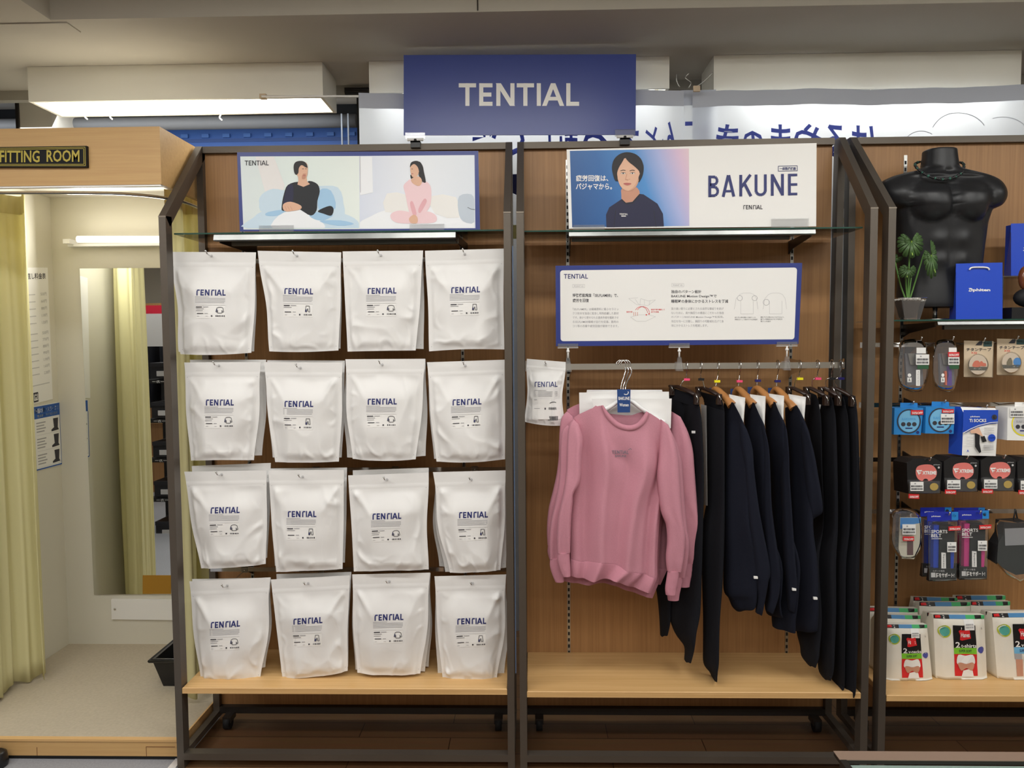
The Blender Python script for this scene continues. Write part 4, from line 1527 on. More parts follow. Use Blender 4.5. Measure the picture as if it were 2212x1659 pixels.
def make_pouch(quad, Y, seed, label, group, hole, logo=None, icon=None, B=0.028, curve=(0, 0), amp=0.0105):
    g = PouchGeo(quad, Y, seed, B, amp, curve)
    mb = MB()
    NS, NT = 56, 64
    front, back = [], []
    for j in range(NT + 1):
        t = j / NT
        rf, rb = [], []
        for i in range(NS + 1):
            a = i / NS
            u, v = g.uv(a, t)
            P = at(u, v, Y)
            fr_ = P.copy()
            fr_.y -= g.b(a, t)
            bk_ = P.copy()
            e = sm(0.035, 0.30, min(a, 1 - a)) * sm(0.15, 0.42, t) * (1 - 0.45 * sm(0.9, 1, t))
            bk_.y += 0.0012 + 0.35 * B * e
            rf.append(fr_)
            rb.append(bk_)
        front.append(rf)
        back.append(rb)
    mb.grid(front, 'pouch')
    mb.grid(back, 'pouch', flip=True)
    mb.grid([front[-1], back[-1]], 'pouch', smooth=False)
    mb.grid([back[0], front[0]], 'pouch', smooth=False)
    mb.grid([[r_[0] for r_ in back], [r_[0] for r_ in front]], 'pouch', smooth=False)
    mb.grid([[r_[-1] for r_ in front], [r_[-1] for r_ in back]], 'pouch', smooth=False)
    # punch marks in the seams
    mp = g.mp(0.0006)
    for a, t in ((0.03, 0.15), (0.97, 0.15), (0.035, 0.955), (0.965, 0.955)):
        put_disc(mb, mp, *g.uv(a, t), 0.7, 0.7, 'gray', 6)
    if hole:
        put_disc(mb, mp, hole[0], hole[1], 3.2, 3.2, 'ltgray', 10)
    if logo:
        cx, cy_l = logo
        slope = (quad[1][1] - quad[0][1]) / (quad[1][0] - quad[0][0])
        mq = lambda u, v: mp(u, v + (u - cx) * slope)
        put_logo(mb, mq, cx - 32, cx + 32, cy_l - 6.5, cy_l + 6.5, 'navy', variant=True, faint='ltgray', seg=2, wt=0.215)
    o = mb.build('storage_pouch')
    tag(o, label, 'pouch', group)
    if logo:
        m2 = MB()
        for k in range(5):
            wl_ = (30, 64, 64, 64, 62)[k]
            put_rect(m2, mq, cx - 33, cx - 33 + wl_, cy_l + 9 + k * 3.0, cy_l + 10.1 + k * 3.0, 'gray', 6, 1)
        m2.build('fine_print', o)
        m2 = MB()
        put_rect(m2, mq, cx - 32, cx + 31, cy_l + 27, cy_l + 55, 'white', 6, 3)
        m3 = g.mp(0.0019)
        ms_ = lambda u, v: m3(u, v + (u - cx) * slope)
        put_rect(m2, ms_, cx - 32, cx + 31, cy_l + 26.4, cy_l + 27.0, 'ltgray', 6, 1)
        put_rect(m2, ms_, cx - 31, cx - 18, cy_l + 30, cy_l + 32, 'ink', 2, 1)
        put_rect(m2, ms_, cx - 16, cx - 4, cy_l + 30, cy_l + 31.4, 'gray', 2, 1)
        put_rect(m2, ms_, cx - 31, cx - 14, cy_l + 34, cy_l + 35.3, 'gray', 2, 1)
        if icon == SHIRT:
            put_rect(m2, ms_, cx - 31, cx - 16, cy_l + 38, cy_l + 39.2, 'gray', 2, 1)
        put_rect(m2, ms_, cx - 29, cx - 15, cy_l + 44, cy_l + 45.5, 'ink', 2, 1)
        put_rect(m2, ms_, cx - 12, cx - 5, cy_l + 44, cy_l + 45.2, 'gray')
        for x in (-29, -10):
            put_rect(m2, ms_, cx + x, cx + x + 5, cy_l + 50, cy_l + 51, 'ltgray')
        put_rect(m2, ms_, cx + 2, cx + 5, cy_l + 48.5, cy_l + 51.5, 'ink')
        x = cx + 12
        rr_ = random.Random(seed)
        while x < cx + 29:
            ww = rr_.choice((1.0, 1.8, 2.6))
            put_rect(m2, ms_, x, x + ww * .8, cy_l + 48.5, cy_l + 51.5, 'ink')
            x += ww + rr_.choice((0.7, 1.2))
        if icon == SHIRT:
            X, Yy = cx + 20.5, cy_l + 37.5
            ln = [(-3, -7), (-7, -5), (-9, 4), (-6.5, 5), (-5, 0), (-5, 7), (5, 7), (5, 0), (6.5, 5), (9, 4), (7, -5), (3, -7), (-3, -7)]
            put_line(m2, ms_, [(X + a * .9, Yy + b * .9) for a, b in ln], 1.0, 'ink')
            put_poly(m2, ms_, [(X - 7.5, Yy - 3), (X - 5.4, Yy - 1), (X - 7, Yy + 4.4), (X - 8.8, Yy + 3.6)], 'navy')
        else:
            X, Yy = cx + 20.5, cy_l + 37.5
            ln = [(-4, -7), (-5.5, 7), (-2, 7), (0, -1), (2, 7), (5.5, 7), (4, -7), (-4, -7)]
            put_line(m2, ms_, [(X + a * .9, Yy + b * .9) for a, b in ln], 1.0, 'ink')
            put_poly(m2, ms_, [(X - 3.6, Yy + 1), (X - 2, Yy + 1), (X - 2.6, Yy + 6.4), (X - 4.9, Yy + 6.4)], 'navy')
        m2.build('size_sticker', o)
    return o


YP = 0.092
ROWN = ('top row', 'second row', 'third row', 'bottom row')
COLN = ('leftmost column', 'second column', 'third column', 'rightmost column')
# (front quad TL TR BR BL, hole, logo centre, curve, [rear quads])
PO = [
    [((366, 544), (553, 545), (543, 762), (390, 765), (457, 553), (462, 633), (6, 3), [((368, 545), (553, 546), (549, 759), (386, 760))]),
     ((556.5, 541.7), (737, 545), (731, 757), (582, 759), (642, 553), (649, 630), (5, 2), [((557, 544), (737, 547), (735.5, 753), (584, 755))]),
     ((740, 543), (914, 541), (898, 757), (751, 759.5), (823, 552), (827, 629), (0, 2), [((741, 544), (914, 542), (915, 754), (756, 755))]),
     ((918, 541.7), (1088, 537), (1089.5, 755), (927, 759), (1004, 549), (1006, 627), (2, -1), [((920, 543), (1088, 539), (1086, 752), (932, 755))])],
    [((398, 783), (563, 782), (548.5, 994), (413, 995), (473, 790), (481, 868), (-3, 5), [((410, 777), (575, 777), (566, 983.5), (430, 984))]),
     ((570, 782), (740, 783), (732, 997), (594.6, 998), (649, 795), (650, 871), (-4, 3), [((577, 778), (745, 779), (738, 988), (589, 988))]),
     ((746, 776), (918.5, 775), (898, 992), (762, 991), (826, 788), (828, 866), (-6, 4), [((747, 777), (919, 776), (919.5, 984.5), (750, 988))]),
     ((922.5, 782.6), (1090, 777), (1091, 992), (943, 997), (1005, 790), (1009, 867), (-3, 1), [((923, 784), (1090, 778), (1090, 990), (938, 991))])],
    [((398, 1019), (576, 1016), (574, 1218), (435, 1227.6), (479, 1025), (491, 1099), (-4, 2), [((414, 1006.6), (585, 1000), (577, 1205), (432, 1215))]),
     ((580, 1016), (743, 1015), (740, 1229), (597, 1235.5), (654, 1030), (656, 1107), (-2, 1), [((582, 1012), (749.6, 1010), (745, 1215), (594, 1222))]),
     ((752, 1027), (926, 1021), (926, 1230), (764.5, 1234.5), (836, 1036), (838, 1111), (1, -4), [((762, 1016), (926, 1010.4), (925, 1216), (770, 1220))]),
     ((935.3, 1020), (1092.7, 1016), (1081, 1231), (972, 1237), (1018, 1036), (1023, 1108), (-9, 4), [((937, 1021), (1092, 1017), (1093, 1226), (962, 1235)), ((939, 1022), (1091, 1018), (1092, 1222), (949, 1223))])],
    [((409, 1256), (584, 1247.4), (562, 1467), (435, 1472), (491, 1265), (493, 1342), (-4, 8), [((415, 1251), (585, 1248), (573, 1441), (433, 1458))]),
     ((585, 1252), (755.6, 1243), (751, 1449), (610, 1462), (666, 1260), (669, 1335), (0, -2), [((597, 1240), (759, 1235.5), (752, 1440), (608, 1452))]),
     ((760.7, 1241), (929, 1237), (908, 1455), (772, 1453), (841, 1256), (842, 1328), (-4, 6), [((762, 1242), (930, 1238), (918, 1450), (768, 1446)), ((764, 1243), (929, 1239), (926, 1440), (770, 1436))]),
     ((938.5, 1245), (1093.5, 1241), (1073, 1467), (956, 1463), (1021, 1260), (1019, 1336), (-3, 8), [((940, 1246), (1093, 1242), (1089, 1461), (946, 1458))])],
]
YBAR = 0.262
for r_ in range(4):
    zs = []
    for c_ in range(4):
        TL, TR, BR, BL, hole, logo, cur, rear = PO[r_][c_]
        ic = SHIRT if c_ % 2 == 0 else PANTS
        o = make_pouch((TL, TR, BR, BL), YP, r_ * 4 + c_ + 1.3, 'white pouch with %s drawing, frontmost in %s, %s' % (ic, ROWN[r_], COLN[c_]),
                       'front pouches on the hooks', hole, logo, ic, curve=cur)
        for k, rq in enumerate(rear):
            make_pouch(rq, YP + 0.036 * (k + 1), 40 + r_ * 4 + c_ + k * 20, '%s white pouch behind the front one, %s, %s' % (('second', 'third')[k], ROWN[r_], COLN[c_]),
                       'pouches queued behind the front ones', hole, B=0.016, curve=cur)
        P = at(hole[0], hole[1], YP)
        zs.append(P.z)
    zb = sum(zs) / 4
    x0, x1 = U1[0] + PW + 0.004, U1[1] - PW - 0.004
    cb = empty('hook_bar', ((x0 + x1) / 2, YBAR, zb), 'chrome bar carrying the pouch hooks of the %s' % ROWN[r_], 'hook bar', 'hook bars of the pouch stand')
    mb = MB()
    mb.box(x0, x1, YBAR - 0.004, YBAR + 0.004, zb - 0.008, zb + 0.008, 'chrome')
    mb.build('rail', cb)
    for u in (553, 1008):
        x = at(u, 1500, YPAN).x
        mb = MB()
        mb.slab([(x, YBAR + 0.004, zb + 0.008), (x, YPAN - 0.003, zb + 0.02), (x, YPAN - 0.003, zb - 0.04), (x, YBAR + 0.004, zb - 0.008)], (0.004, 0, 0), 'black')
        mb.build('bracket', cb)
    for c_ in range(4):
        hole = PO[r_][c_][4]
        P = at(hole[0], hole[1], YP)
        h = empty('display_hook', (P.x, YBAR, zb), 'steel peg hook through the pouches of the %s, %s' % (ROWN[r_], COLN[c_]), 'hook', 'peg hooks of the pouch stand')
        mb = MB()
        mb.tube([(P.x, YBAR - 0.005, zb), (P.x, YBAR - 0.02, (zb + P.z) / 2), (P.x, 0.16, P.z), (P.x, YP - 0.02, P.z), (P.x - 0.002, YP - 0.032, P.z + 0.004), (P.x - 0.004, YP - 0.038, P.z + 0.013)], 0.0021, 'chrome', n=8)
        mb.ball((P.x - 0.004, YP - 0.038, P.z + 0.014), 0.0036, 'chrome', 6)
        mb.build('wire', h)
        mb = MB()
        mb.box(P.x - 0.012, P.x + 0.012, YBAR - 0.006, YBAR - 0.0042, zb - 0.012, zb + 0.011, 'satin')
        mb.box(P.x - 0.012, P.x + 0.012, YBAR - 0.006, YBAR + 0.006, zb + 0.0085, zb + 0.0105, 'satin')
        mb.build('saddle', h)

# small pouch on the left end of the clothes rail
sp = PouchGeo([(1138, 775), (1222, 782), (1219, 919), (1133, 911)], 0.10, 77.0, 0.016, 0.005, (4, -6))
make_pouch([(1138, 782), (1220, 786), (1217, 914), (1140, 908)], 0.118, 78.0, 'small white pouch hidden behind the small front pouch by the pink shirts', 'small pouches at the clothes rail', None, B=0.012, curve=(4, -4))
o = make_pouch([(1138, 775), (1222, 782), (1219, 919), (1133, 911)], 0.10, 77.0, 'small white pouch hanging on the left end of the clothes rail', 'small pouches at the clothes rail', (1179, 787), B=0.016, curve=(4, -6), amp=0.005)
mb = MB()
mp = sp.mp(0.0012)
put_logo(mb, mp, 1153, 1204, 824, 835, 'navy', variant=True, faint='ltgray', seg=2)
for k in range(5):
    put_rect(mb, mp, 1153, 1204 - (24 if k == 0 else 0), 842 + k * 3, 843 + k * 3, 'gray', 4, 1)
mb.build('print', o)
mb = MB()
mp2 = sp.mp(0.0017)
put_rect(mb, mp, 1150, 1213, 862, 905, 'white', 5, 4)
put_ring(mb, mp2, 1195, 871, 8, 4, 1.3, 'ink', 14, -math.pi, 0.2)
put_rect(mb, mp2, 1153, 1160, 862, 863, 'gray')
for k in range(9):
    put_rect(mb, mp2, 1185 + k * 2, 1186.2 + k * 2, 879, 884, 'ink')
    put_rect(mb, mp2, 1184 + k * 2.4, 1185.6 + k * 2.4, 898, 907, 'ink')
put_rect(mb, mp2, 1176, 1179, 880, 884, 'ink')
put_rect(mb, mp2, 1154, 1166, 881, 882, 'gray')
mb.build('size_sticker', o)
P = at(1179, 787, 0.10)
mb = MB()
mb.tube([(P.x, YR - 0.006, zr_t - 0.006), (P.x, 0.10, P.z), (P.x, 0.075, P.z), (P.x - 0.003, 0.068, P.z + 0.01)], 0.002, 'chrome', n=8)
tag(mb.build('display_hook'), 'steel hook holding the small white pouches on the clothes rail', 'hook')

# ================================================================== CLOTHES


def resample(st, m):
    """smoothly densify a list of equal-length tuples"""
    out = []
    k = len(st)
    for i in range(k - 1):
        a, b, c, d = st[max(i - 1, 0)], st[i], st[i + 1], st[min(i + 2, k - 1)]
        for j in range(m):
            t = j / m
            out.append(tuple(0.5 * (2 * q + (r - p) * t + (2 * p - 5 * q + 4 * r - s_) * t * t + (3 * q - p - 3 * r + s_) * t ** 3) for p, q, r, s_ in zip(a, b, c, d)))
    out.append(tuple(st[-1]))
    return out


def loft(mb, st, yL, yR, th, m, nf=0.0, amp=0.0, ph=0.0, sub=4, n=28, back=0.6, squeeze=0.0, dy=None):
    """closed cloth tube through stations (uL, vL, uR, vR) hanging in the plane yL (left edge) .. yR (right edge)"""
    S = resample(st, sub)
    rows = []
    for i, (uL, vL, uR, vR) in enumerate(S):
        t = i / (len(S) - 1)
        thk = th(t) if callable(th) else th
        oy = dy(t) if dy else 0.0
        A, B = at(uL, vL, yL), at(uR, vR, yR)
        ring = []
        for k in range(n):
            an = 2 * math.pi * k / n
            s_ = 0.5 - 0.5 * math.cos(an)
            pw = abs(math.sin(an)) ** 0.7
            P = A.lerp(B, s_)
            f = amp * sm(0.0, 0.25, t) * math.sin(2 * math.pi * nf * s_ + ph + 1.2 * math.sin(2.2 * t + ph)) * min(1, pw * 1.4) * (0.6 + 0.4 * noise.noise(Vector((s_ * 3, t * 2.5, ph)))) if amp else 0
            wr = 0.0022 * noise.noise(Vector((s_ * 5 + ph, t * 9, 2.0 + ph))) * pw
            if k <= n // 2:
                P.y -= thk * pw + f + wr
            else:
                P.y += thk * back * pw - f
            P.y += oy
            ring.append(P)
        rows.append(ring)
    mb.grid(rows, m, closed=True, caps=False)
    # close the ends with pinched rings
    for r_, fl in ((rows[0], False), (rows[-1], True)):
        h = n // 2
        fr_ = [r_[k] for k in range(h + 1)]
        bk_ = [r_[(n - k) % n] for k in range(h + 1)]
        mb.grid([fr_, bk_], m, smooth=False, flip=fl)
    return rows


C2 = lambda x, y: (1160 + x / 3.3175, 860 + y / 3.3175)


def stn(rows, f=C2):
    return [f(*a) + f(*b) for a, b in rows]


def hanger_hook(mb, u, v, yb, drop, side=0.0, m='chrome', depth=0.0):
    """wire hook over the clothes rail; the stem ends drop metres below"""
    p = at(u, v, YR)
    r_ = 0.0185
    c = Vector((p.x, YR, zr_t + 0.004 - 0.0035))
    pts = []
    ca, sa = math.cos(side), math.sin(side)
    # open circle over the rail in the vertical plane along the direction (sa, -ca)
    for k in range(11):
        a = math.radians(-150 + 260 * k / 10)
        h = r_ * math.sin(a)
        pts.append((c.x + sa * h, c.y - ca * h, c.z - r_ * 0.72 + r_ * math.cos(a)))
    pts = pts[::-1]
    e = pts[-1]
    pts = [(c.x + sa * (r_ * math.sin(math.radians(a_))), c.y - ca * r_ * math.sin(math.radians(a_)), c.z - r_ * .6 + r_ * math.cos(math.radians(a_))) for a_ in range(-110, 151, 26)]
    pts.append((c.x, c.y + 0.0, c.z - r_ * 2.2))
    pts.append((c.x, yb, c.z - drop))
    mb.tube(bez(pts, 3), 0.0018, m, n=7)
    return Vector((c.x, yb, c.z - drop))


def size_tag(p, m, parent):
    mb = MB()
    mb.tube([p + Vector((0, 0, -0.004)), p + Vector((0, 0, 0.004))], 0.009, m, n=14)
    mb.box(p.x - 0.010, p.x + 0.010, p.y - 0.011, p.y - 0.004, p.z - 0.004, p.z + 0.004, m)
    return mb.build('size_marker', parent)


# ---------------- pink sweatshirts
def pink_shirt(label, dx, dv, Y, front=True):
    base = at(1345, 1080, Y)
    r = empty('sweatshirt', base, label, 'sweatshirt', 'pink sweatshirts on white hangers')
    f = (lambda x, y: C2(x + dx(x, y), y + dv)) if callable(dx) else (lambda x, y: C2(x + dx, y + dv))
    # body: shoulders, chest, hem seam
    body = [((462, 52), (470, 56)), ]
    bodyst = [
        ((300, 118), (905, 150)), ((262, 160), (950, 215)), ((246, 230), (968, 300)), ((250, 340), (945, 400)), ((252, 500), (905, 520)),
        ((246, 700), (882, 700)), ((243, 900), (870, 900)), ((240, 1050), (864, 1080)), ((242, 1148), (862, 1275))]
    # neck opening handled by a sloped top: front panel built as a grid with a scooped top edge
    mb = MB()
    NX, NZ = 44, 40

    def edge(t, side):
        S = edge.S
        k = t * (len(S) - 1)
        i = min(int(k), len(S) - 2)
        q = k - i
        return S[i][side] * (1 - q) + S[i + 1][side] * q, S[i][side + 1] * (1 - q) + S[i + 1][side + 1] * q
    S_ = resample([a + b for a, b in bodyst], 5)
    edge.S = S_

    def top(s_):
        """top outline of the front: shoulder, scooped neck, shoulder (crop pixels)"""
        pts = [(246, 150), (300, 112), (378, 74), (455, 45), (470, 95), (500, 145), (560, 200), (640, 226), (705, 215), (760, 175), (785, 130), (792, 97), (860, 140), (930, 196), (968, 250)]
        L_ = top.L
        d = s_ * L_[-1]
        i = 0
        while i < len(L_) - 2 and L_[i + 1] < d:
            i += 1
        q = (d - L_[i]) / (L_[i + 1] - L_[i])
        return pts[i][0] * (1 - q) + pts[i + 1][0] * q, pts[i][1] * (1 - q) + pts[i + 1][1] * q
    pts = [(246, 150), (300, 112), (378, 74), (455, 45), (470, 95), (500, 145), (560, 200), (640, 226), (705, 215), (760, 175), (785, 130), (792, 97), (860, 140), (930, 196), (968, 250)]
    top.L = [0]
    for a, b in zip(pts, pts[1:]):
        top.L.append(top.L[-1] + abs(b[0] - a[0]) + 0.3 * abs(b[1] - a[1]))

    def bottom(s_):
        P = [(242, 1148), (330, 1168), (450, 1152), (560, 1178), (640, 1216), (740, 1240), (800, 1268), (862, 1280)]
        k = s_ * (len(P) - 1)
        i = min(int(k), len(P) - 2)
        q = k - i
        return P[i][0] * (1 - q) + P[i + 1][0] * q, P[i][1] * (1 - q) + P[i + 1][1] * q

    def surf(s_, t):
        x, y = None, None
        tx, ty = top(s_)
        bx_, by_ = bottom(s_)
        yy = ty + (by_ - ty) * t
        lx = edge(max(0, min(1, (yy - 118) / (1148 - 118))), 0)[0]
        rx = edge(max(0, min(1, (yy - 150) / (1275 - 150))), 2)[0]
        w0 = sm(0, 0.35, t)
        xs = tx * (1 - w0) + (lx + (rx - lx) * ((bx_ - 242) / 620)) * w0
        if s_ < 0.001:
            xs = lx
        if s_ > 0.999:
            xs = rx
        return xs, yy

    def fold(s_, t):
        g = lambda c, wd, A: A * math.exp(-((s_ - c) / wd) ** 2)
        o = 0.030 * math.sin(math.pi * s_) ** 0.6 * (1.0 if front else 0.6)
        k = sm(0.02, 0.3, t)
        o += k * (g(0.29, 0.05, 0.020) - g(0.14 + 0.02 * t, 0.055, 0.020) + g(0.68 - 0.12 * t, 0.06, 0.020) - g(0.48 - .02 * t, 0.08, 0.014) - g(0.84 - 0.05 * t, 0.055, 0.018) + g(0.93, .03, .008))
        o = o if front else o * 0.6
        o += 0.003 * noise.noise(Vector((s_ * 6, t * 5, 1.3 + Y * 9)))
        return o
    rows, rb = [], []
    for j in range(NZ + 1):
        t = j / NZ
        a, b = [], []
        for i in range(NX + 1):
            s_ = i / NX
            x, y = surf(s_, t)
            P = at(*f(x, y), Y)
            Q = P.copy()
            P.y -= fold(s_, t)
            Q.y += 0.012 * math.sin(math.pi * s_) + 0.002
            a.append(P)
            b.append(Q)
        rows.append(a)
        rb.append(b)
    mb.grid(rows, 'pink')
    bo = mb.build('body', r)
    # back panel of the shirt with a shallower neckline
    mb = MB()
    bk = []
    for j in range(20):
        t = j / 19
        a = []
        for i in range(31):
            s_ = i / 30
            tx = 246 + (968 - 246) * s_
            ty = [150, 118, 84, 48, 100, 112, 118, 122, 126, 124, 106, 98, 140, 196, 250]
            k = s_ * 14
            i0 = min(int(k), 13)
            yt = ty[i0] * (1 - (k - i0)) + ty[i0 + 1] * (k - i0)
            bx_, by_ = bottom(s_)
            y = yt + (by_ + 30 * math.sin(math.pi * s_) - yt) * t
            lx = edge(max(0, min(1, (y - 118) / 1030)), 0)[0]
            rx = edge(max(0, min(1, (y - 150) / 1125)), 2)[0]
            P = at(*f(lx + (rx - lx) * s_, y), Y)
            P.y += 0.004 + 0.007 * math.sin(math.pi * s_)
            a.append(P)
        bk.append(a)
    mb.grid(bk, 'pink', flip=True)
    mb.build('back_panel', r)
    # neck rib
    neck = [(455, 47), (470, 95), (500, 145), (560, 200), (640, 226), (705, 215), (760, 175), (785, 130), (792, 97)]
    inner = [(470, 46), (492, 80), (528, 122), (580, 168), (645, 188), (700, 178), (738, 142), (762, 108), (776, 90)]
    ns, ni = bez([(a, b, 0) for a, b in neck], 4), bez([(a, b, 0) for a, b in inner], 4)
    mb = MB()
    r0, r1, r2, r3 = [], [], [], []
    for i, (a, b) in enumerate(zip(ns, ni)):
        s_ = i / (len(ns) - 1)
        dep = fold(0.27 + 0.46 * s_, 0.0)
        for rr_, q, of in ((r0, 0.0, 0.002), (r1, 0.25, 0.006), (r2, 0.85, 0.005), (r3, 1.0, -0.004)):
            P = at(*f(a.x + (b.x - a.x) * q, a.y + (b.y - a.y) * q), Y)
            P.y -= dep + of
            rr_.append(P)
    mb.grid([r3, r2, r1, r0], 'pinkrib')
    mb.build('neck_rib', r)
    # hem rib
    hemb = [(238, 1272), (320, 1290), (400, 1292), (480, 1285), (560, 1292), (640, 1332), (740, 1370), (822, 1396)]
    hb = resample(hemb, 6)
    mb = MB()
    ra, rm, rbm = [], [], []
    for i, (x, y) in enumerate(hb):
        s_ = i / (len(hb) - 1)
        X, Yv = bottom(s_)
        dep = fold(s_, 1.0)
        for rr_, q, of in ((ra, 0.0, -0.001), (rm, 0.12, 0.003), (rbm, 1.0, -0.003)):
            P = at(*f(X + (x - X) * q, Yv + (y - Yv) * q), Y)
            P.y -= dep + of
            rr_.append(P)
    mb.grid([ra, rm, rbm], 'pinkrib')
    mb.grid([rbm, [p + Vector((0, 0.03 + 0.02 * math.sin(i * 0.2), 0.004)) for i, p in enumerate(rbm)]], 'pinkrib')
    mb.build('hem_rib', r)
    # sleeves and cuffs
    for st, cu in ((
            [((262, 150), (300, 190)), ((228, 205), (330, 290)), ((216, 330), (322, 420)), ((212, 480), (312, 590)), ((200, 600), (262, 680)), ((178, 720), (256, 740)), ((152, 850), (244, 870)), ((142, 990), (240, 1000)), ((146, 1108), (238, 1104))],
            [((150, 1106), (234, 1104)), ((146, 1160), (236, 1165)), ((162, 1225), (240, 1232)), ((182, 1276), (240, 1274))]),
            ([((885, 150), (940, 190)), ((880, 260), (985, 300)), ((872, 420), (1012, 420)), ((858, 570), (1022, 560)), ((884, 800), (1036, 780)), ((922, 900), (1048, 900)), ((932, 1020), (1062, 1000)), ((922, 1140), (1050, 1140)), ((932, 1236), (1034, 1240))],
             [((936, 1236), (1022, 1240)), ((926, 1300), (1012, 1300)), ((918, 1360), (1000, 1362)), ((922, 1406), (994, 1406))])):
        mb = MB()
        loft(mb, [f(*a) + f(*b) for a, b in st], Y - 0.012, Y - 0.018, lambda t: 0.013 + 0.018 * math.sin(math.pi * min(1, t * 1.02)) ** 0.8, 'pink', nf=1.1, amp=0.006, ph=st[0][0][0] * .01, n=30)
        sl = mb.build('sleeve', r)
        mb = MB()
        loft(mb, [f(*a) + f(*b) for a, b in cu], Y - 0.014, Y - 0.018, 0.013, 'pinkrib', n=20)
        mb.build('cuff', sl)
    if front:
        mb = MB()

        def mp(u, v):
            x, y = (u - 1160) * 3.3175, (v - 860) * 3.3175
            lx = edge(max(0, min(1, (y - 118) / 1030)), 0)[0]
            rx = edge(max(0, min(1, (y - 150) / 1125)), 2)[0]
            s_ = (x - lx) / (rx - lx)
            t = (y - top(s_)[1]) / (bottom(s_)[1] - top(s_)[1])
            P = at(u, v, Y)
            P.y -= fold(s_, t) + 0.0075
            return P
        put_logo(mb, mp, 1320, 1355, 970, 977.5, mat('gray_chest_print', '77707c', 0.7), seg=3, wt=0.2)
        put_text(mb, 'BAKUNE', mp, 1327, 1350, 980, 984.5, mat('gray_chest_print', '77707c', 0.7), 0.02)
        put_line(mb, mp, [(1354, 969), (1359, 965), (1361, 968)], 1.0, mat('gray_chest_print', '77707c', 0.7))
        mb.build('chest_print', bo)
    return r


pink_shirt('pink sweatshirt frontmost on a white hanger, grey letters on its chest', 0, 0, 0.012)
pink_shirt('second pink sweatshirt, directly behind the frontmost pink one', lambda x, y: -46 + (x - 240) * 0.09, 40, 0.055, False)
pink_shirt('third pink sweatshirt, hindmost, its right sleeve showing beside the dark trousers', lambda x, y: -52 + (x - 240) * 0.20, -56, 0.098, False)


def white_hanger(label, ox, Y, mk, card):
    p = at(1345 + ox, 790, YR)
    r = empty('hanger', (p.x, Y, p.z), label, 'hanger', 'white hangers of the pink sweatshirts')
    mb = MB()
    a = at(1352 + ox, 862, Y)
    pts = []
    pr = Vector((p.x, YR, zr_t))
    w_ = 0.030
    for k in range(9):
        an = math.radians(200 - 230 * k / 8)
        pts.append(pr + Vector((0.014 + w_ * 0.6 * math.cos(an) - 0.004, (-0.004 if k else 0), -0.006 + 0.018 * math.sin(an))))
    pts += [Vector((pr.x + 0.024, (YR + Y) / 2, zr_t - 0.03)), Vector((a.x, Y + 0.004, a.z + 0.045)), Vector((a.x, Y, a.z))]
    mb.tube(bez(pts, 3), 0.0021, 'chrome', n=8)
    mb.build('hook', r)
    mb = MB()
    for sg_, (xe, ye) in ((-1, (1300 + ox, 886)), (1, (1405 + ox, 893))):
        e = at(xe, ye, Y)
        path = bez([a + Vector((0, 0, 0.0)), a.lerp(e, 0.3) + Vector((0, 0, 0.004)), a.lerp(e, 0.7) + Vector((0, 0, -0.002)), e + Vector((sg_ * 0.02, 0.012, -0.018)), e + Vector((sg_ * 0.05, 0.014, -0.035))], 4)
        mb.tube(path, [0.010 + 0.004 * i / len(path) for i in range(len(path))], 'hangerwhite', n=12, flat=0.7)
    mb.tube([a + Vector((0, 0, -0.004)), a + Vector((0, 0, 0.020))], [0.012, 0.007], 'hangerwhite', n=12)
    mb.build('arms', r)
    size_tag(a + Vector((0, -0.002, 0.028)), mk, r)
    if card:
        mb = MB()
        put_ = pxmap(Y - 0.025)
        mb.slab([put_(u, v) for u, v in ((1333, 841), (1362, 841), (1361, 891), (1334, 891))], (0, 0.0015, 0), mat('blue_card', '1f4480', 0.25, coat=0.5))
        c = mb.build('swing_card', r)
        mb = MB()
        mq = pxmap(Y - 0.025, 0.0006)
        put_text(mb, 'BAKUNE', mq, 1336, 1360, 857, 864, 'white', 0.02)
        put_text(mb, 'Women', mq, 1338, 1358, 871, 878, 'white', 0.02)
        put_ring(mb, mq, 1352, 848, 6, 5, 1.5, 'white', 14, -0.6, 2.4)
        mb.build('card_print', c)
    return r


white_hanger('white hanger of the frontmost pink sweatshirt, with a blue size card', 0, 0.012, 'yellowtag', True)
white_hanger('white hanger of the second pink sweatshirt, behind the blue card', -5, 0.055, 'pinktag', False)
white_hanger('white hanger of the hindmost pink sweatshirt', -10, 0.098, 'navytag', False)


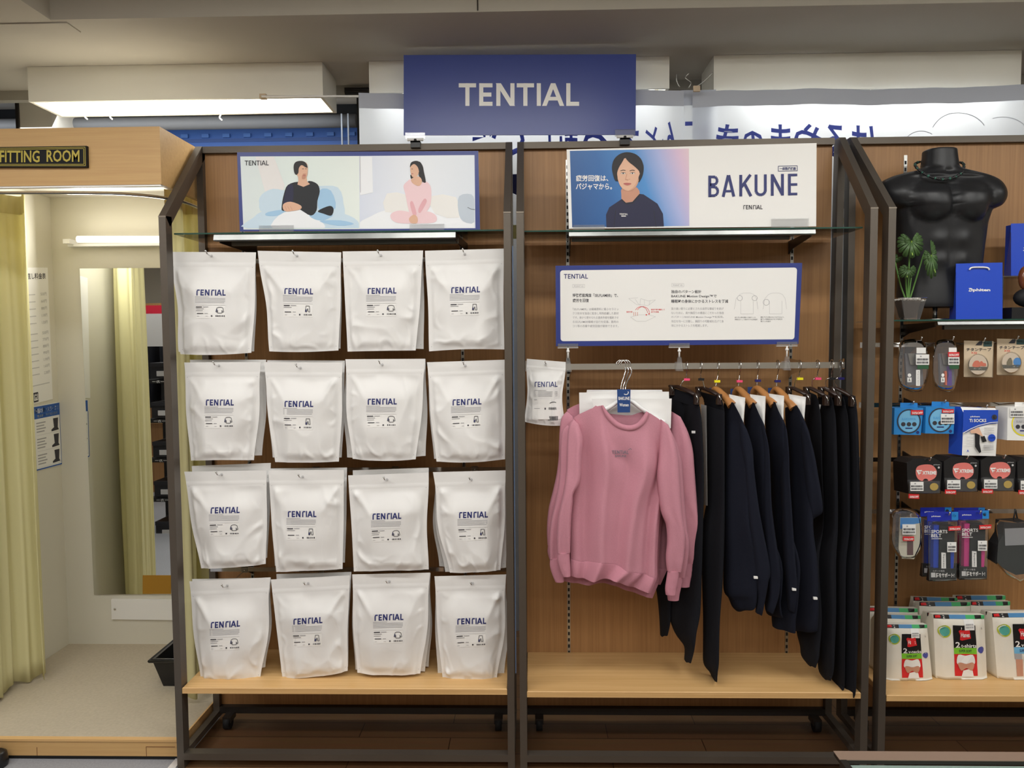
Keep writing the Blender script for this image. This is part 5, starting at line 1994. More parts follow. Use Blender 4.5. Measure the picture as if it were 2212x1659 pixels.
def flat_pouch(quad, Y, seed, label, group='white pouches tucked behind the clothes', yR=None):
    mb = MB()
    NS, NT = 16, 16
    yR = Y if yR is None else yR
    F, Bk = [], []
    for j in range(NT + 1):
        t = j / NT
        a_, b_ = [], []
        for i in range(NS + 1):
            s_ = i / NS
            u = (quad[0][0] * (1 - s_) + quad[1][0] * s_) * (1 - t) + (quad[3][0] * (1 - s_) + quad[2][0] * s_) * t
            v = (quad[0][1] * (1 - s_) + quad[1][1] * s_) * (1 - t) + (quad[3][1] * (1 - s_) + quad[2][1] * s_) * t
            P = at(u, v, Y + (yR - Y) * s_)
            e = sm(0, 0.25, min(s_, 1 - s_)) * sm(0.05, 0.4, t)
            Q = P.copy()
            P.y -= 0.006 * e + 0.0015 * noise.noise(Vector((s_ * 4, t * 4, seed)))
            Q.y += 0.001 + 0.006 * e
            a_.append(P)
            b_.append(Q)
        F.append(a_)
        Bk.append(b_)
    mb.grid(F, 'pouch')
    mb.grid(Bk, 'pouch', flip=True)
    mb.grid([F[-1], Bk[-1]], 'pouch')
    mb.grid([Bk[0], F[0]], 'pouch')
    mb.grid([[r_[0] for r_ in Bk], [r_[0] for r_ in F]], 'pouch')
    mb.grid([[r_[-1] for r_ in F], [r_[-1] for r_ in Bk]], 'pouch')
    return tag(mb.build('storage_pouch'), label, 'pouch', group)


flat_pouch([(1278, 861), (1451, 861), (1449, 925), (1300, 960)], 0.037, 3.1, 'blank white pouch right behind the frontmost pink sweatshirt')
flat_pouch([(1251, 848), (1445, 846), (1446, 900), (1252, 905)], 0.070, 4.7, 'blank white pouch behind the second pink sweatshirt')
flat_pouch([(1268, 842), (1430, 842), (1440, 880), (1262, 880)], 0.122, 5.9, 'blank white pouch behind the hindmost pink sweatshirt')

# ---------------- dark garments
C3 = lambda x, y: (1400 + x / 3.319, 740 + y / 3.319)
C4 = lambda x, y: (1380 + x / 3.259, 1150 + y / 3.259)


def clip_hanger(r_label, u, uL, vL, uR, vR, yL, yR, mk, clips=True):
    """dark brown bar hanger with clips, seen end-on, for trousers"""
    p = at(u, 790, YR)
    A, B = at(uL, vL, yL), at(uR, vR, yR)
    mid = A.lerp(B, 0.35)
    r = empty('trouser_hanger', (p.x, YR, p.z), r_label, 'hanger', 'dark hangers of the trousers')
    mb = MB()
    e = hanger_hook(mb, u, 790, YR, 0.055)
    mb.tube(bez([e, Vector(((e.x + mid.x) / 2, YR, e.z - 0.01)), mid + Vector((0, 0, 0.008))], 4), 0.0018, 'chrome', n=7)
    mb.build('hook', r)
    size_tag(Vector((e.x, YR, e.z - 0.004)), mk, r)
    mb = MB()
    d = (B - A)
    mb.tube([A, A + d * 0.3 + Vector((0, 0, 0.008)), A + d * 0.7 + Vector((0, 0, 0.006)), B], [0.008, 0.011, 0.011, 0.008], 'hangerbrown', n=10, flat=0.6)
    mb.build('bar', r)
    for q in (0.06, 0.93):
        mb = MB()
        c = A + d * q
        mb.box(c.x - 0.008, c.x + 0.008, c.y - 0.016, c.y + 0.006, c.z - 0.030, c.z + 0.006, 'hangerbrown')
        mb.tube([c + Vector((-0.004, -0.017, 0.004)), c + Vector((0.004, -0.019, -0.012)), c + Vector((0, -0.017, -0.024))], 0.0025, 'chrome', n=6)
        mb.build('clip', r)
    return r


def shirt_hanger(r_label, u, uT, vT, uE, vE, yT, yE, mk):
    p = at(u, 790, YR)
    T, E_ = at(uT, vT, yT), at(uE, vE, yE)
    r = empty('hanger', (p.x, YR, p.z), r_label, 'hanger', 'wooden hangers of the navy sweatshirts')
    mb = MB()
    e = hanger_hook(mb, u, 790, YR, 0.045)
    mb.tube(bez([e, e.lerp(T, 0.5), T + Vector((0, 0, -0.002))], 4), 0.0018, 'chrome', n=7)
    mb.build('hook', r)
    size_tag(e.lerp(T, 0.55), mk, r)
    mb = MB()
    back = T + Vector(((T.x - E_.x) * 0.25, (T.y - E_.y) * 0.9, (E_.z - T.z) * 1.1))
    path = bez([back, T.lerp(back, 0.45) + Vector((0, 0, -.006)), T + Vector((0, 0, -0.010)), T.lerp(E_, 0.45) + Vector((-0.002, -0.004, -0.004)), T.lerp(E_, 0.8) + Vector((0.0, -0.004, -0.006)), E_ + Vector((0, 0, -0.008))], 5)
    n_ = len(path)
    mb.tube(path, [0.0115 + 0.009 * abs(i / (n_ - 1) - 0.4) * 1.6 for i in range(n_)], 'hangerwood', n=14, flat=0.8)
    mb.build('arms', r)
    return r


def cloth_thing(name, label, cat, group, parts, loc):
    r = empty(name, loc, label, cat, group)
    out = [r]
    for nm, st, yL, yR, th, m, kw in parts:
        mb = MB()
        loft(mb, st, yL, yR, th, m, **kw)
        out.append(mb.build(nm, r))
    return out


GT = 'dark trousers on the clothes rail'
GS = 'navy sweatshirts on the clothes rail'
K = dict(nf=1.5, amp=0.007, n=26)


def hem(st):
    return st


# T1: trousers with the pink marker
T1 = cloth_thing('trousers', 'black trousers right of the pink sweatshirts, small white mark on the thigh', 'trousers', GT, [
    ('waistband', [C3(158, 318) + C3(352, 384), C3(150, 360) + C3(362, 420), C3(150, 400) + C3(370, 470)], 0.20, 0.08, 0.03, 'darkcloth2', dict(nf=2, amp=0.004, n=26)),
    ('leg', [C3(150, 395) + C3(250, 430), C3(160, 700) + C3(300, 700), C4(60, 0) + C4(260, 0), C4(110, 330) + C4(240, 330), C4(132, 470) + C4(228, 500), C4(145, 620) + C4(222, 620), C4(150, 720) + C4(205, 700)], 0.20, 0.15, 0.028, 'darkcloth2', K),
    ('leg', [C3(235, 420) + C3(370, 460), C3(250, 600) + C3(388, 650), C3(262, 1000) + C3(398, 1000), C4(250, 0) + C4(450, 0), C4(250, 300) + C4(442, 300), C4(215, 560) + C4(432, 560), C4(250, 700) + C4(405, 700), C4(318, 800) + C4(390, 810), C4(320, 895) + C4(365, 895)], 0.16, 0.06, 0.03, 'darkcloth2', K)],
    at(1480, 1430, .1))
mb = MB()
mq = lambda u, v: at(u, v, 0.055)
put_rect(mb, mq, 1494, 1502, 930.5, 936, 'ltgray')
mb.build('woven_mark', T1[0])
clip_hanger('dark clip hanger with pink marker, leftmost of the trouser hangers', 1483, 1447, 834, 1508, 856, 0.18, 0.05, 'pinktag')
flat_pouch([(1514, 873), (1526, 876), (1528.5, 1092), (1519.5, 1090)], 0.135, 8.3, 'narrow edge of a white pouch between the two leftmost black trousers', yR=0.09)
# T2
cloth_thing('trousers', 'black trousers second from left, one leg ending in a point above the shelf', 'trousers', GT, [
    ('waistband', [C3(350, 345) + C3(520, 392), C3(395, 400) + C3(535, 440), C3(405, 460) + C3(545, 500)], 0.165, 0.05, 0.03, 'darkcloth2', dict(nf=2, amp=0.004, n=26)),
    ('leg', [C3(405, 450) + C3(545, 490), C3(415, 700) + C3(545, 700), C3(425, 1100) + C3(545, 1100), C4(440, 0) + C4(600, 0), C4(445, 330) + C4(588, 330), C4(452, 600) + C4(568, 600), C4(452, 800) + C4(562, 800), C4(455, 920) + C4(560, 910), C4(490, 970) + C4(550, 970), C4(518, 1025) + C4(540, 1022)], 0.13, 0.045, 0.035, 'darkcloth2', K)],
    at(1535, 1440, .1))
clip_hanger('dark clip hanger with black marker, second of the trouser hangers', 1514, 1505, 838, 1556, 856, 0.17, 0.05, 'black')

SHP = [
    ('yellowtag', 1551, (1546, 834), (1582, 871), (1537.5, 838),
     [(545, 436, 606, 428), (542, 480, 645, 500), (538, 560, 690, 600), (532, 700, 706, 660), (528, 1000, 720, 1000), (528, 1300, 730, 1300)],
     [(600, 0, 830, 0), (595, 200, 850, 200), (596, 400, 835, 400), (630, 460, 830, 450), (655, 520, 822, 505), (680, 546, 810, 528)],
     [(650, 560, 708, 628), (655, 700, 745, 760), (680, 900, 752, 900), (700, 1200, 790, 1200)],
     [(790, 0, 900, 0), (800, 200, 916, 230), (810, 320, 905, 340), (830, 440, 885, 450), (820, 560, 862, 580)],
     'navy sweatshirt on a wooden hanger with yellow marker, leftmost of the navy ones'),
    ('pinktag', 1598, (1595, 834), (1628, 871), (1583, 840),
     [(700, 440, 755, 430), (695, 480, 790, 510), (692, 560, 832, 600), (700, 700, 838, 700), (720, 1000, 845, 1000), (735, 1300, 860, 1300)],
     [(840, 0, 985, 0), (860, 200, 1000, 200), (880, 400, 1000, 400), (885, 470, 990, 480), (890, 540, 1000, 560), (900, 570, 1010, 590)],
     [(800, 560, 838, 640), (815, 750, 860, 760), (820, 950, 868, 950), (820, 1200, 880, 1200)],
     [(880, 0, 960, 0), (890, 200, 985, 230), (900, 320, 990, 340), (905, 440, 975, 450), (890, 540, 940, 570)],
     'navy sweatshirt on a wooden hanger with pink marker, second of the navy ones'),
    ('navytag', 1637, (1635, 832), (1673, 870), (1620, 836),
     [(850, 436, 905, 425), (845, 480, 930, 490), (842, 560, 980, 590), (850, 700, 988, 690), (880, 1000, 1005, 1000), (890, 1300, 1010, 1300)],
     [(950, 0, 1110, 0), (960, 200, 1125, 200), (950, 400, 1120, 400), (940, 520, 1110, 520), (935, 600, 1100, 600), (940, 660, 1100, 700)],
     [(960, 560, 990, 630), (960, 750, 1000, 760), (955, 950, 1005, 950), (960, 1200, 1020, 1200)],
     [(1010, 0, 1065, 0), (1020, 200, 1095, 230), (1030, 320, 1105, 340), (1040, 440, 1100, 450), (1050, 540, 1090, 560)],
     'navy sweatshirt on a wooden hanger with dark violet marker, third of the navy ones'),
    ('navytag', 1680, (1677, 834), (1716, 877), (1664, 838),
     [(985, 470, 1062, 450), (985, 520, 1090, 500), (990, 600, 1130, 590), (1000, 700, 1160, 700), (1005, 1000, 1185, 1000), (1010, 1300, 1175, 1300)],
     [(1040, 0, 1240, 0), (1050, 200, 1250, 200), (1060, 400, 1258, 400), (1062, 560, 1260, 560), (1060, 640, 1258, 640), (1070, 682, 1256, 688)],
     [(1090, 560, 1130, 600), (1105, 750, 1175, 760), (1120, 950, 1210, 950), (1140, 1150, 1240, 1120), (1165, 1270, 1246, 1210)],
     None,
     'rightmost navy sweatshirt on a wooden hanger, blue marker, sleeve folded up'),
]
PQ = [[(1574.7, 851.5), (1610, 859), (1606, 916), (1583, 905)], [(1620, 851.5), (1654, 856), (1651.6, 922), (1630, 905)],
      [(1660.6, 850), (1693.8, 855), (1692, 913), (1672, 900)], [(1703, 851), (1741, 857.5), (1737.5, 905), (1716, 900)]]
MK = [None, (1633, 1248), (1716, 1273.7), (1762, 1293)]
for i, (mk, u, T_, E_, card, up, lo, sl1, sl2, lab) in enumerate(SHP):
    yf, yn = 0.10, 0.012
    k3 = lambda q: C3(q[0], q[1]) + C3(q[2], q[3])
    k4 = lambda q: C4(q[0], q[1]) + C4(q[2], q[3])
    parts = [('body', [k3(q) for q in up] + [k4(q) for q in lo[1:]], yf, yn + 0.012, lambda t: 0.012 + 0.03 * math.sin(math.pi * min(1, 0.06 + t * .9)) ** 0.5, 'darkcloth', dict(nf=1.3, amp=0.008, n=30, ph=i * 1.1)),
             ('sleeve', [k3(q) for q in sl1] + ([k4(q) for q in sl2[1:]] if sl2 else []), yn + 0.01, yn - 0.004, lambda t: 0.014 + 0.02 * math.sin(math.pi * t) ** 0.6, 'darkcloth', dict(nf=1.2, amp=0.005, n=24, ph=i))]
    things = cloth_thing('sweatshirt', lab, 'sweatshirt', GS, parts, at(T_[0], 1250, 0.05))
    shirt_hanger('wooden hanger holding the %s navy sweatshirt' % ('leftmost', 'second', 'third', 'rightmost')[i], u, T_[0], T_[1], E_[0], E_[1], 0.125, 0.045, mk)
    flat_pouch(PQ[i], 0.055, 11.0 + i, 'white pouch corner standing out beside the %s navy sweatshirt' % ('leftmost', 'second', 'third', 'rightmost')[i], yR=0.025)
    mb = MB()
    a, b = at(card[0] - 5, card[1], 0.15), at(card[0] + 4.5, card[1] + 24, 0.15)
    mb.box(a.x, b.x, 0.149, 0.1505, b.z, a.z, mat('blue_card', '1f4480', 0.25))
    mb.build('swing_card', things[0])
    if i:
        mb = MB()
        q = (MK[i])
        a, b = at(q[0] - 4, q[1] - 2.5, yn - 0.03), at(q[0] + 4, q[1] + 2.5, yn - 0.03)
        mb.slab([at(q[0] - 4, q[1] - 2.5, yn - .032), at(q[0] + 4, q[1] - 2, yn - .032), at(q[0] + 4, q[1] + 2.5, yn - .032), at(q[0] - 4, q[1] + 2.2, yn - .032)], (0, 0.008, 0), 'white')
        mb.build('woven_mark', things[0])

# the four trousers at the right end, legs reaching down to the shelf
RT = [
    ('yellowtag', 1727, (1700, 838), (1746, 856), [(1120, 400, 1215, 440), (1128, 560, 1232, 560), (1150, 900, 1240, 900), (1175, 1300, 1250, 1300)], [(1080, 200, 1265, 200), (1100, 560, 1285, 560), (1110, 700, 1280, 700), (1135, 800, 1270, 800), (1145, 870, 1262, 880), (1180, 920, 1235, 925)], 0.13, 0.05,
     'black trousers under the yellow marker, right of the navy sweatshirts'),
    ('pinktag', 1766, (1738, 838), (1786, 858), [(1225, 440, 1320, 450), (1228, 560, 1338, 560), (1235, 900, 1350, 900), (1240, 1300, 1355, 1300)], [(1240, 200, 1385, 200), (1250, 560, 1385, 560), (1258, 800, 1375, 800), (1264, 960, 1365, 960), (1290, 1015, 1340, 1015)], 0.11, 0.035,
     'black trousers under the pink marker at the right end of the rail'),
    ('black', 1797, (1770, 838), (1812, 858), [(1310, 440, 1405, 450), (1325, 560, 1425, 560), (1335, 900, 1435, 900), (1340, 1300, 1440, 1300)], [(1350, 200, 1455, 200), (1355, 560, 1450, 560), (1358, 800, 1445, 800), (1360, 1040, 1440, 1050), (1370, 1082, 1425, 1085)], 0.10, 0.02,
     'black trousers second from the right end of the rail, black marker'),
    ('navytag', 1816, (1795, 838), (1842, 860), [(1395, 430, 1482, 440), (1410, 560, 1492, 560), (1420, 900, 1505, 900), (1425, 1300, 1512, 1300)], [(1440, 200, 1548, 200), (1440, 560, 1542, 560), (1436, 800, 1536, 800), (1425, 1040, 1525, 1040), (1430, 1100, 1520, 1105), (1450, 1132, 1505, 1132)], 0.06, 0.012,
     'black trousers at the far right end of the rail, hem touching the shelf front'),
]
for i, (mk, u, A, B, up, lo, yf, yn, lab) in enumerate(RT):
    k3 = lambda q: C3(q[0], q[1]) + C3(q[2], q[3])
    k4 = lambda q: C4(q[0], q[1]) + C4(q[2], q[3])
    w3 = up[0]
    parts = [('waistband', [C3(w3[0] - 8, w3[1] - 60) + C3(w3[2] - 14, w3[3] - 62), C3(w3[0] - 4, w3[1] - 20) + C3(w3[2], w3[3] - 20), C3(w3[0], w3[1] + 10) + C3(w3[2] + 4, w3[3] + 10)], yf, yn, 0.026, 'darkcloth2', dict(nf=2, amp=.004, n=24, ph=i)),
             ('leg', [k3(q) for q in up] + [k4(q) for q in lo], yf, yn, lambda t: 0.030 + 0.004 * math.sin(9 * t), 'darkcloth2', dict(nf=1.6, amp=0.009, n=30, ph=i * 0.9))]
    th_ = cloth_thing('trousers', lab, 'trousers', GT, parts, at(up[0][0] / 3.3 + 1410, 1440, 0.08))
    clip_hanger('dark clip hanger over the %s black trousers at the right end' % ('yellow marked', 'pink marked', 'second rightmost', 'rightmost')[i], u, A[0], A[1], B[0], B[1], yf, yn, mk)
flat_pouch([(1763, 872), (1773.5, 874), (1770, 891), (1766, 885)], 0.075, 21.0, 'tiny corner of a white pouch by the pink marked black trousers', yR=0.06)

# ================================================================== RIGHT STAND: TORSO, BAGS, PACKS
C5 = lambda x, y: (1840 + x / 3.772, 280 + y / 3.772)
C6 = lambda x, y: (1840 + x / 3.949, 680 + y / 3.949)
C7 = lambda x, y: (1840 + x / 3.949, 1080 + y / 3.949)

YTO = 0.185
R_ = [(325, 2058, .05), (327, 2061, .056), (338, 2062, .058), (352, 2064, .060), (364, 2067, .062), (370, 2080, .064), (375, 2105, .066), (382, 2132, .070),
      (392, 2152, .074), (405, 2162, .082), (420, 2166, .088), (434, 2163, .092), (446, 2154, .095), (452, 2142, .096), (456, 2134, .096), (468, 2130, .095),
      (484, 2126, .092), (510, 2123, .086), (540, 2119, .080), (570, 2116, .078), (600, 2115, .080), (630, 2117, .084), (655, 2119, .086), (664, 2117, .084)]
CX = 2029
mb = MB()
rows = []
S_ = resample([(v, r, d) for v, r, d in R_], 6)
N = 112
zlow = ZG3 + 0.02
for (v, rr_, d) in S_:
    hw = rr_ - CX
    ring = []
    for k in range(N):
        a = 2 * math.pi * k / N
        ca, sa = math.cos(a), math.sin(a)
        u = CX + hw * (abs(ca) ** 0.85) * (1 if ca > 0 else -1)
        P = at(u, v, YTO)
        dd = d * abs(sa) ** 0.8
        if sa > 0:
            bump = lambda cu, cv, ru, rv, A, pw=2: A * math.exp(-abs((u - cu) / ru) ** pw - abs((v - cv) / rv) ** pw)
            o = 0
            for sg_ in (-1, 1):
                pc = CX + sg_ * 42
                r2 = ((u - pc) / 43) ** 2 + ((v - 440) / 46) ** 2
                o += 0.036 * max(0.0, 1 - r2) ** 0.62 * sm(392, 430, v)
                o += bump(CX + sg_ * 108, 424, 26, 30, 0.020)
                o += bump(CX + sg_ * 24, 525, 17, 16, 0.010)
                o += bump(CX + sg_ * 23, 566, 15, 15, 0.009)
                o += bump(CX + sg_ * 70, 545, 14, 40, 0.006)
                o -= bump(CX + sg_ * 76, 455, 7, 30, 0.010)
                o += bump(CX + sg_ * 40, 385, 34, 4, 0.006)
            o -= bump(CX, 450, 7, 40, 0.010)
            o -= bump(CX, 550, 5, 60, 0.007)
            o -= bump(CX, 378, 8, 8, 0.010)
            P.y -= dd + o
        else:
            P.y += dd * 0.9
        ring.append(P)
    rows.append(ring)
mb.grid(rows, 'torso', closed=True)
mb.face(rows[0][::-1], 'torso')
mb.face(rows[-1], 'torso')
to = mb.build('mannequin_torso')
tag(to, 'black headless male display torso without arms on the right glass shelf', 'mannequin')
mb = MB()
c = at(2028, 332, YTO)
mb.tube([c + Vector((0, 0, 0.0)), c + Vector((0, 0, 0.022))], 0.005, 'satin', n=8)
mb.build('neck_pin', to)
mb = MB()
c = at(2020, 664, YTO)
mb.tube([Vector((c.x, YTO, ZG3 + 0.002)), Vector((c.x, YTO, c.z + 0.01))], 0.008, 'satin', n=12)
mb.tube([Vector((c.x, YTO, ZG3 + 0.001)), Vector((c.x, YTO, ZG3 + 0.005))], 0.05, 'satin', n=24)
mb.build('stand_pole', to)
# necklace
mb = MB()
fp = [(1977, 357, -0.01), (1984, 366, -0.062), (1999, 377, -0.088), (2016, 384, -0.102), (2036, 387.5, -0.105), (2055, 385, -0.102), (2070, 379, -0.088), (2080, 370, -0.062), (2082, 359, -0.01)]
fr3 = [at(u, v, YTO + y) for u, v, y in fp]
top3 = [at(2078, 352, YTO + 0.045), at(2050, 347, YTO + 0.07), at(2010, 347, YTO + 0.07), at(1982, 351, YTO + 0.045)]
pts = bez(fr3 + top3, 5, True)
for k, p in enumerate(pts):
    mb.ball(p, 0.0045 if k % 3 else 0.0055, mat('bead_green', '2f5e50', 0.3, 0.2) if k % 4 == 0 else 'black', 5, (1, 1, 1))
tag(mb.build('necklace'), 'black beaded necklace around the neck of the black torso', 'necklace')


# monstera in glass pot
def leaf(cu, cv, ru, rv, rot, Y, tilt, mbl, mbv):
    """split leaf: lobes fanning out from the stalk point; ru, rv half sizes in photo pixels"""
    ca, sa = math.cos(rot), math.sin(rot)

    def f(x, y):
        X, Z = x * ca - y * sa, x * sa + y * ca
        P = at(cu + X * ru, cv + Z * rv, Y)
        rr = math.hypot(x, y)
        P.y += -0.010 * math.sin(rr * 2.2) + 0.012 * abs(x) + tilt * 0.006 * y
        return P
    nl = 13
    base = (0.0, -0.45)
    for i in range(nl):
        th = math.radians(-58 + 296 * (i + 0.5) / nl)      # measured round the stalk, gap at the notch
        hw = math.radians(296 / nl * 0.42)

        def R(t):
            # heart outline: long towards the tip (downwards), short beside the notch
            return 0.78 + 0.62 * max(0, math.sin(t)) ** 2 + 0.10 * math.cos(t) ** 2
        pt = lambda t, q: (base[0] + math.cos(t) * R(t) * q, base[1] + math.sin(t) * R(t) * q)
        ring = [pt(th, 0.0), pt(th - hw * 1.1, 0.45), pt(th - hw * 1.05, 0.75), pt(th - hw * 0.85, 0.93), pt(th, 1.0), pt(th + hw * 0.85, 0.93), pt(th + hw * 1.05, 0.75), pt(th + hw * 1.1, 0.45)]
        for j in range(1, 7):
            mbl.face([f(*ring[0]), f(*ring[j + 1]), f(*ring[j])], 'leaf', True)
    # closed centre where the lobes join
    cen = [f(base[0] + 0.42 * math.cos(math.radians(a)), base[1] + 0.42 * math.sin(math.radians(a))) for a in range(-58, 240, 18)]
    for a_, b_ in zip(cen, cen[1:]):
        mbl.face([f(*base), b_, a_], 'leaf', True)
    put_line(mbv, lambda x, y: f(x, y) - Vector((0, 0.0015, 0)), [base, (0, 0.1), (0, 0.7)], 0.05, 'leafvein')


ZP = ZG3
pot = empty('potted_monstera', at(1961, 686, 0.09), 'small artificial split leaf plant in a clear glass pot before the torso', 'potted plant')
q = at(1961, 686, 0.09)
Y0 = 0.09
b0, b1, t0, t1 = at(1946, 687, Y0), at(1979, 687, Y0), at(1934, 645, Y0), at(1988, 645, Y0)
hb_, ht_ = (b1.x - b0.x) / 2, (t1.x - t0.x) / 2
xb_, xt_ = (b1.x + b0.x) / 2, (t1.x + t0.x) / 2
mb = MB()
B = [(xb_ - hb_, Y0 - hb_, ZP + .001), (xb_ + hb_, Y0 - hb_, ZP + .001), (xb_ + hb_, Y0 + hb_, ZP + .001), (xb_ - hb_, Y0 + hb_, ZP + .001)]
T = [(xt_ - ht_, Y0 - ht_, t0.z), (xt_ + ht_, Y0 - ht_, t0.z), (xt_ + ht_, Y0 + ht_, t0.z), (xt_ - ht_, Y0 + ht_, t0.z)]
mb.face(B[::-1], 'clear')
for i in range(4):
    j = (i + 1) % 4
    mb.face([B[i], B[j], T[j], T[i]], 'clear')
mb.tube(T + [T[0]], 0.002, 'clear', n=6)
mb.build('glass_pot', pot)
mb = MB()
k = 0.8
lerp3 = lambda a, b_, t: tuple(x * (1 - t) + y * t for x, y in zip(a, b_))
g = lambda p, z_, s_: (xt_ + (p[0] - xt_) * s_, Y0 + (p[1] - Y0) * s_, z_)
zi0, zi1 = ZP + 0.008, t0.z - 0.006
mb.hexa([g(p, zi0, 0.45) for p in T], [g(p, zi1, 0.72) for p in T], mat('pot_soil', '5d4a3b', 0.9))
for i in range(60):
    x, y = rnd.uniform(-1, 1), rnd.uniform(-1, 1)
    mb.ball((xt_ + x * ht_ * .8, Y0 + y * ht_ * .8, zi1 + 0.002), rnd.uniform(0.004, 0.006), mat('white_pebble', 'dcd6cc', 0.7), 4)
mb.build('pebbles', pot)
lb, vb2 = MB(), MB()
leaf(1967, 533, 33, 27, -0.1, 0.055, 1.0, lb, vb2)
leaf(2012, 566, 17, 40, -0.6, 0.05, 1.0, lb, vb2)
leaf(1959, 589, 22, 15, 0.1, 0.045, 1.0, lb, vb2)
leaf(1931, 561, 17, 10, 0.6, 0.08, 1.0, lb, vb2)
lf = lb.build('leaves', pot)
sd = lf.modifiers.new('thick', 'SOLIDIFY')
sd.thickness = 0.0008
vb2.build('leaf_veins', lf)
mb = MB()
root = Vector((xt_, Y0, zi1))
for (u, v, y, bu) in ((1966, 518, .06, 1962), (1996, 548, .055, 1975), (1957, 582, .05, 1957), (1932, 560, .08, 1945), (1970, 590, .09, 1966)):
    e = at(u, v, y)
    m_ = at(bu, 615, 0.085)
    mb.tube(bez([root + Vector(((bu - 1960) * .0004, 0, 0)), m_, e], 6), 0.0028, 'stem', n=7)
mb.build('stems', pot)


# paper bags
def paper_bag(fq, side_u, Y, depth, label, z0, hand=None, logo=None):
    r = empty('paper_bag', at((fq[0][0] + fq[1][0]) / 2, fq[2][1], Y), label, 'paper bag', 'blue paper carrier bags')
    TL, TR, BR, BL = px_at(Y, fq)
    for p in (BL, BR):
        p.z = z0
    Lt, Lb = at(side_u[0], fq[0][1], Y + depth), at(side_u[1], fq[2][1], Y + depth)
    Lt.z, Lb.z = TL.z, z0
    Rt, Rb = TR + Vector((0, depth, 0)), BR + Vector((0, depth, 0))
    mb = MB()
    pb = mat('blue_paper', '1b49c6', 0.38, coat=0.3)
    mb.face([TL, BL, BR, TR], pb)
    ml, mr_ = (TL + Lt) / 2, (TR + Rt) / 2
    mlb, mrb = (BL + Lb) / 2, (BR + Rb) / 2
    inx = Vector((0.012, 0, 0))
    mb.face([TL, ml + inx, mlb, BL], pb)
    mb.face([ml + inx, Lt, Lb, mlb], pb)
    mb.face([TR, BR, mrb, mr_ - inx], pb)
    mb.face([mr_ - inx, mrb, Rb, Rt], pb)
    mb.face([Lt, Rt, Rb, Lb], pb)
    mb.face([BL, Lb, Rb, BR], pb)
    e = Vector((0, 0.0008, 0))
    mb.face([TL + e, TR + e, TR + e - Vector((0, 0, .03)), TL + e - Vector((0, 0, .03))], pb)
    mb.build('bag_body', r)
    if hand:
        mb = MB()
        P = [at(u, v, Y - 0.004) for u, v in hand]
        mb.tube(bez(P, 5), 0.0028, 'white', n=8)
        mb.build('handle', r)
    if logo:
        mb = MB()
        mq = pxmap(Y, 0.0006)
        x0, x1, y0, y1 = logo
        cy2 = (y0 + y1) / 2
        put_ring(mb, mq, x0 + 5.5, cy2 - 0.5, 5.5, 4, 1.5, 'white', 16, -2.2, 2.4)
        put_ring(mb, mq, x0 + 6.5, cy2, 3, 2.6, 1.2, 'white', 12)
        put_text(mb, 'phiten', mq, x0 + 11.5, x1, y0 + 1, y1, 'white', 0.035)
        mb.build('logo_print', r)
    return r


paper_bag([(2065, 569.5), (2165.6, 567), (2165.6, 685.6), (2065, 685.6)], (2054, 2051), 0.075, 0.07, 'blue paper bag with white word standing on the right glass shelf beside the plant', ZG3,
          [(2094, 583), (2097, 579), (2105, 577.5), (2125, 577.5), (2134, 579), (2137, 583)], (2090, 2139, 622, 631))
zr3 = at(2190, 597, 0.17).z
paper_bag([(2184, 483), (2290, 481), (2290, 597), (2184, 597)], (2173, 2169), 0.17, 0.06, 'blue paper bag on the clear riser at the right edge', zr3 + 0.001,
          None, (2208, 2258, 534, 544))
rs = MB()
a, b = at(2166, 597, 0.14), at(2330, 597, 0.14)
rs.box(a.x, b.x, 0.14, 0.26, zr3 - 0.004, zr3, 'clear')
rs.box(a.x, a.x + 0.004, 0.14, 0.26, ZG3 + 0.001, zr3 - 0.004, 'clear')
rs.box(b.x - .004, b.x, 0.14, 0.26, ZG3 + 0.001, zr3 - 0.004, 'clear')
tag(rs.build('display_riser'), 'clear plastic riser under the second blue bag on the right glass shelf', 'riser')
dc = empty('bracelet_cushion', at(2215, 686, 0.09), 'black padded bracelet stand with brown knob, cut by the right picture edge', 'display cushion')
mb = MB()
a, b = at(2186, 664, 0.07), at(2260, 687, 0.07)
mb.box(a.x, b.x, 0.07, 0.14, ZG3 + 0.001, a.z, 'black')
mb.build('base', dc)
mb = MB()
c = at(2222, 643, 0.105)
mb.ball(c, 0.045, 'blackmatt', 10, (1.1, 0.8, 0.75))
mb.build('cushion', dc)
mb = MB()
mb.ball(at(2214, 600, 0.105), 0.026, mat('polished_brown', '7a4527', 0.2, coat=.5), 10, (0.8, 0.8, 1.6))
mb.build('knob', dc)

# ---------------- hook bars of the right stand
YB3 = 0.25


def bar3(v, label, vend=None):
    zb = at(2050, v, YB3).z
    r = empty('hook_bar', (2.9, YB3, zb), label, 'hook bar', 'hook bars of the right stand')
    mb = MB()
    x0 = U3[0] + PW + 0.004
    mb.box(x0, U3[1] - PW - 0.004, YB3 - 0.004, YB3 + 0.004, zb - 0.008, zb + 0.008, 'chrome')
    mb.build('rail', r)
    mb = MB()
    mb.box(x0 - 0.003, x0, YB3 - 0.012, YB3 + 0.012, zb - 0.01, zb + 0.01, 'whitegloss')
    mb.build('end_cap', r)
    x = at(1932, 1400, YPAN).x
    mb = MB()
    mb.slab([(x + 0.012, YB3 + 0.004, zb + 0.008), (x + 0.012, YPAN - 0.003, zb + 0.02), (x + 0.012, YPAN - 0.003, zb - 0.05), (x + 0.012, YB3 + 0.004, zb - 0.008)], (0.004, 0, 0), 'black')
    mb.build('bracket', r)
    return zb


